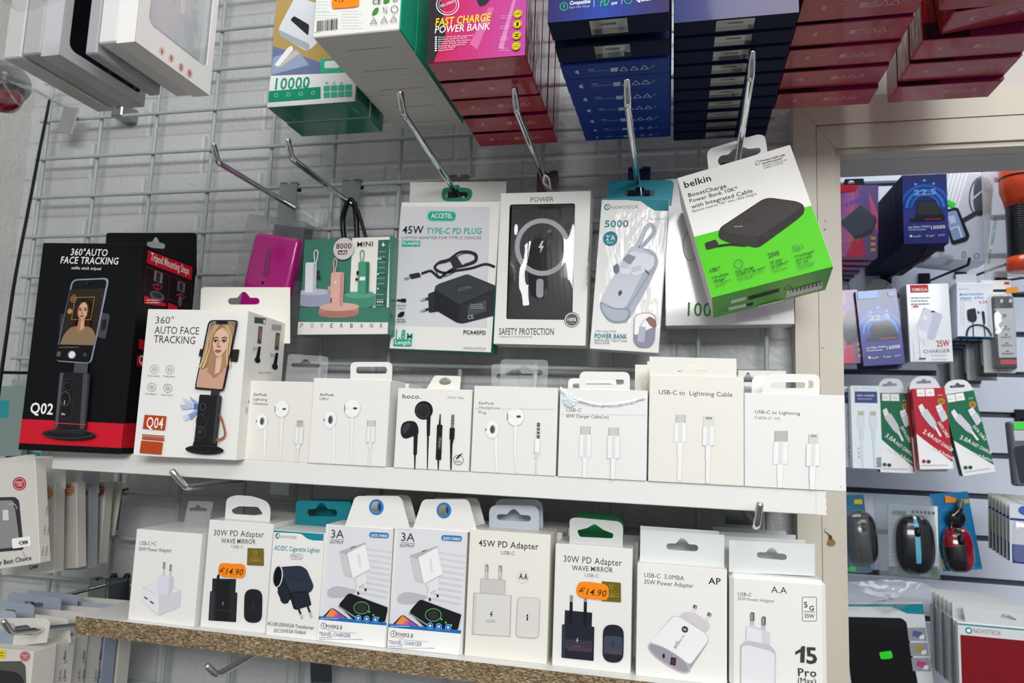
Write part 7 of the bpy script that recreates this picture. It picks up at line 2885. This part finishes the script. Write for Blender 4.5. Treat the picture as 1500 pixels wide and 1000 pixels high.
def mpack(label, bl, br, tl, Y, col, art, shell):
    f = face_px(VN(*bl), VN(*br), VN(*tl), Y)
    t = Thing('mouse_pack', label, 'pack', frame_matrix(f, .045), MG_)
    t.fr, t.view, t.d = f, VN, .045
    mb = MB().box(f, .002, paper(col, .3, .3), .0005)
    p = Share(mb, f, VN)
    art(p)
    t.part('card', mb)
    return t


MBLK = paper('15171d', .2, .6)
CY = paper('4fa3bd', .3, .3)
t = mpack('teal blue mouse pack with a black mouse, half behind the door casing', (120, 690), (386, 690), (120, 126), .50, '17617f',
          lambda p: (p.rect(ink('c9a21c'), 72, 6, 94, 12), p.rect(ink('2d8f54'), 10, 18, 40, 22), p.ell(ink('2fc42f'), 46, 96, 12, 8)), None)
mouse('black mouse', t, at(*VN(312, 440), .495), .055, .105, .03, -.06, MBLK, lambda a, b: paper('2b2e38', .15, .8) if -.45 < a < -.35 else None)
t.part('blister', MB().box(Face(t.fr.at(.02, .004, .04), t.fr.u, t.fr.v, t.fr.w - .022, t.fr.h * .8), .04, clear('clear mouse blister', .05, rough=.05, bump=.15, scale=25), .012, 3), 'clear blister')


def art_m2(p):
    p.fill(ink('e4e6e6'))
    for i in range(18):
        p.line(DG, [(9 + i * 1.6, 10), (9 + i * 1.6, 16)], .5 + (i * 5 % 3) * .35)
    for i in range(6):
        p.rect(DG, 48 + i * 8, 8, 53 + i * 8, 12)
    p.smallprint(MG, 50, 15, 84, 22, 3, .9)
    p.smallprint(LG, 3, 30, 22, 80, 10, .8).smallprint(LG, 84, 28, 99, 78, 18, .7)
    p.fill(ink('157466'), 0, .12).rect(ink('12604f'), 84, 83, 96, 88)
    p.line(W_, [(8, 96), (13, 91), (18, 96), (8, 96)], 1).text('WIRELESS', 62, 98, 82, 98, W_, 5)


t = mpack('grey carded mouse pack with a black mouse and cyan stripe', (508, 706), (880, 738), (508, 182), .49, '157466', art_m2, None)
mouse('black mouse with a cyan stripe', t, at(*VN(693, 482), .484), .069, .112, .03, .0, MBLK,
      lambda a, b: CY if abs(a) < .12 and -.55 < b < .85 else (paper('dfeef2', .1, .9) if abs(a) < .12 and b > .85 else None))
t.part('usb_receiver', MB().box(face_px(VN(828, 704), VN(874, 708), VN(828, 650), .482), .006, paper('3a3336', .3, 0, .5), .001), 'small usb receiver')
f = face_px(VN(445, 735), VN(892, 745), VN(440, 140), .475)
t.part('blister', MB().box(f, .004, clear('clear mouse sleeve', .09, tint='e4eaec', rough=.05, bump=.3, scale=18), .002), 'clear sleeve')
t = mpack('blue mouse pack with a small red and black mouse', (910, 684), (1197, 668), (890, 112), .51, '1272a8',
          lambda p: (p.rect(ink('c9a21c'), 76, 10, 98, 15), p.fill(ink('2b8ac4'), 0, .03), p.poly(ink('c9b24a'), [(0, 84), (6, 84), (6, 96), (0, 96)])), None)
RM = paper('7a0d20', .15, .8)
m = mouse('red and black mouse', t, at(*VN(1012, 520), .50), .052, .088, .028, -.05, MBLK, lambda a, b: RM if abs(a) > .13 and not (a < -.15 and b < .15) and b > -.8 else None)
rc = at(*VN(1000, 292), .50)
t.part('cable_reel', MB().lathe(rc, (0, -1, 0), [(.001, 0), (.016, 0), (.017, .006), (.012, .010), (.001, .010)], MBLK, 24), 'black cable reel')
t.part('usb_plug', MB().tube([at(*VN(985, 270), .495), at(*VN(1020, 240), .495), at(*VN(1030, 215), .495)], .0075, MBLK, 8).tube([at(*VN(1030, 215), .495), at(*VN(1042, 160), .495)], .006, STEEL, 4).tube([rc, at(*VN(970, 330), .49), at(*VN(965, 385), .49)], .002, MBLK, 8), 'black usb plug and cord')
mb = MB()
fo = t.fr.shift(.004)
mb.prism(fo, [fo.uv(*VN(*q)) for q in round_poly([(920, 125), (1004, 148), (1003, 178), (925, 180)], 6)], [], -.001, 0, paper('e8861c', .4))
t.part('price_tag', mb, 'orange price tag')

# thin blister cards seen edge on at the right
for i in range(7):
    Y = .405 + .0145 * i
    k = 1 + .0
    a = at(*VN(1398, 620), .405)
    tl_ = at(*VN(1380, 185), .405)
    f = Face((a.x, Y, a.z + .002 * i), (1, 0, -.03), (.03, 0, 1), .085, tl_.z - a.z)
    t = Thing('cable_pack', ['front white cable pack with a blue band at the right edge', 'second white cable pack behind the blue banded one', 'third pack in the edge on row at the right', 'fourth pack in the edge on row at the right', 'fifth pack in the edge on row at the right', 'sixth pack in the edge on row at the right', 'last pack in the edge on row at the right'][i], 'pack', frame_matrix(f, .02), 'edge on packs at the right of the doorway')
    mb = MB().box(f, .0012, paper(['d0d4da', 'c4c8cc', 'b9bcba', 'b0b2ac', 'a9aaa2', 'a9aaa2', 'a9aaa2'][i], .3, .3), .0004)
    p = Share(mb, f)
    p.fill(ink('243f8c'), .72, .76)
    p.poly(ink('243f8c'), [(4, 100), (4, 68), (30, 68), (50, 100)])
    p.ell(ink('3c62b0'), 30, 10, 14, 10)
    p.poly(ink('1b1c22'), round_poly([(60, 40), (100, 34), (100, 70), (64, 72)], 8))
    t.part('card', mb)
    t.part('blister', MB().box(Face(f.at(.004, .004, .0105), f.u, f.v, f.w - .008, f.h * .68), .0098, clear('clear cable blister', .06, rough=.05, bump=.15), .003, 2), 'clear blister')


# fifth row: tablet sleeves
def art_tab(p):
    p.fill(ink('cdd0d3'))
    p.poly(ink('17808f'), [(0, 0), (100, 1), (100, 13), (82, 12), (74, 8), (66, 4), (0, 3)])
    p.text('NOVOTECK', 10, 9, 32, 9, LG, 4.5)
    p.poly(paper('0c0d12', .3, .4), round_poly([(12, 15), (76, 17), (80, 22), (84, 101), (12, 101)], [3, 6, 0, 0, 0]))
    for i, (y, c) in enumerate(((28, '4a5a8c'), (45, 'a08a4a'), (62, 'b83a7a'))):
        p.rect(ink('8d9096'), 80, y, 99, y + 15)
        p.poly(ink(c), [(86, y + 3), (95, y + 5), (92, y + 12), (84, y + 9)])
        p.poly(ink('d9dce2'), [(92, y + 9), (97, y + 8), (96, y + 13), (91, y + 13)])
    p.poly(ink('2fd42f'), round_poly([(47, 56), (60, 54), (61, 61), (59, 63), (48, 64)], 2))


t = far('tablet_case_pack', 'black tablet sleeve in a white and teal pack with a green tag', VO, (150, 905), (848, 915), (146, 270), .46, .012, paper('cdd0d3', .35), art_tab, cat='pack', group='tablet packs on the slatted wall')
f = t.fr
t2 = far('tablet_case_pack', 'edge of a teal cornered pack at the door casing', VO, (120, 900), (242, 900), (110, 335), .455, .004, paper('c2c8cc', .35), lambda p: (p.rect(ink('17808f'), 60, 0, 100, 11), [p.rect(DG, 84, 30 + i * 20, 92, 46 + i * 20) for i in range(3)]), cat='pack', group='tablet packs on the slatted wall')
mb2, c = crumple('film', '', [VO(150, 130), VO(330, 105), VO(520, 95), VO(700, 110), VO(828, 150), VO(830, 262), VO(640, 290), VO(560, 320), VO(470, 340), VO(380, 280), VO(160, 275)], .452, .02, clear('crumpled bag film', .14, rough=.15, bump=.15, scale=22), seed=21, amp=.0025)
solo('film_bag', 'crumpled clear film bag above the black tablet sleeve', 'bag', mb2, loc_matrix(c))


def art_red(p):
    p.fill(ink('d5d7d8'))
    p.poly(ink('17808f'), [(0, 2), (100, 2), (100, 4), (0, 4)])
    p.ell(ink('17808f'), 14, 11, 4.5).ell(W_, 14, 11, 2.6).text('NOVOTECK', 20, 13.5, 55, 13.5, MG, 6)
    p.poly(paper('7c0616', .45), [(3, 18), (100, 18), (100, 100), (3, 100)])


f = face_px(VO(1030, 920), VO(1620, 985), VO(1080, 408), .37)
t = Thing('tablet_case_pack', 'dark red tablet sleeve in a white pack at the lower right corner', 'pack', frame_matrix(f, .012), 'tablet packs on the slatted wall')
t.fr, t.view, t.d = f, VO, .012
mb = MB().box(f, .012, paper('d5d7d8', .35), .0006)
art_red(Share(mb, f, VO))
t.part('card', mb)
plate(t, 'hang_tab', [(1075, 420), (1052, 290), (1640, 360), (1640, 480)], [[(1325, 365), (1350, 340), (1365, 358), (1390, 350), (1446, 384), (1440, 394), (1360, 376), (1330, 380)]], paper('cfd1d2', .35), .001)
for i in range(1, 7):
    fi = Face(f.at(0, 0, -.021 * i), f.u, f.v, f.w, f.h)
    ti = Thing('tablet_case_pack', ORD[i] + ' white tablet pack in the row behind the dark red one', 'pack', frame_matrix(fi, .012), 'tablet packs on the slatted wall')
    ti.fr, ti.view, ti.d = fi, VO, .012
    mb = MB().box(fi, .012, paper('c9ccce', .35), .0006, mats={'L': paper('6f7376' if i % 2 else 'b9bcbe', .4)})
    p = Share(mb, fi)
    p.fill(ink('17191d'), 0, .82, .03, 1)
    ti.part('card', mb)
    o = [(0, fi.h), (0, fi.h + .03), (fi.w, fi.h + .03), (fi.w, fi.h)]
    ti.part('hang_tab', MB().prism(fi.shift(-.001), o[::-1], [], -.001, 0, paper('c5c8ca', .35)))

# hooks of the slatted wall
rod('dark hook below the pink and purple boxes in the doorway', VK, (325, 545), (235, 690), .45)
rod('dark hook below the blue box stack in the doorway', VK, (620, 565), (490, 705), .44)
rod('dark hook above the 25W charger box', VK, (818, 618), (725, 725), .45)
rod('dark hook above the multi function adapter box', VK, (1060, 600), (950, 712), .45)
rod('dark hook below the orange flashlight', VK, (1245, 665), (1195, 715), .46)
rod('dark hook end above the small pack at the right edge', VM, (1398, 318), (1480, 372), .52)
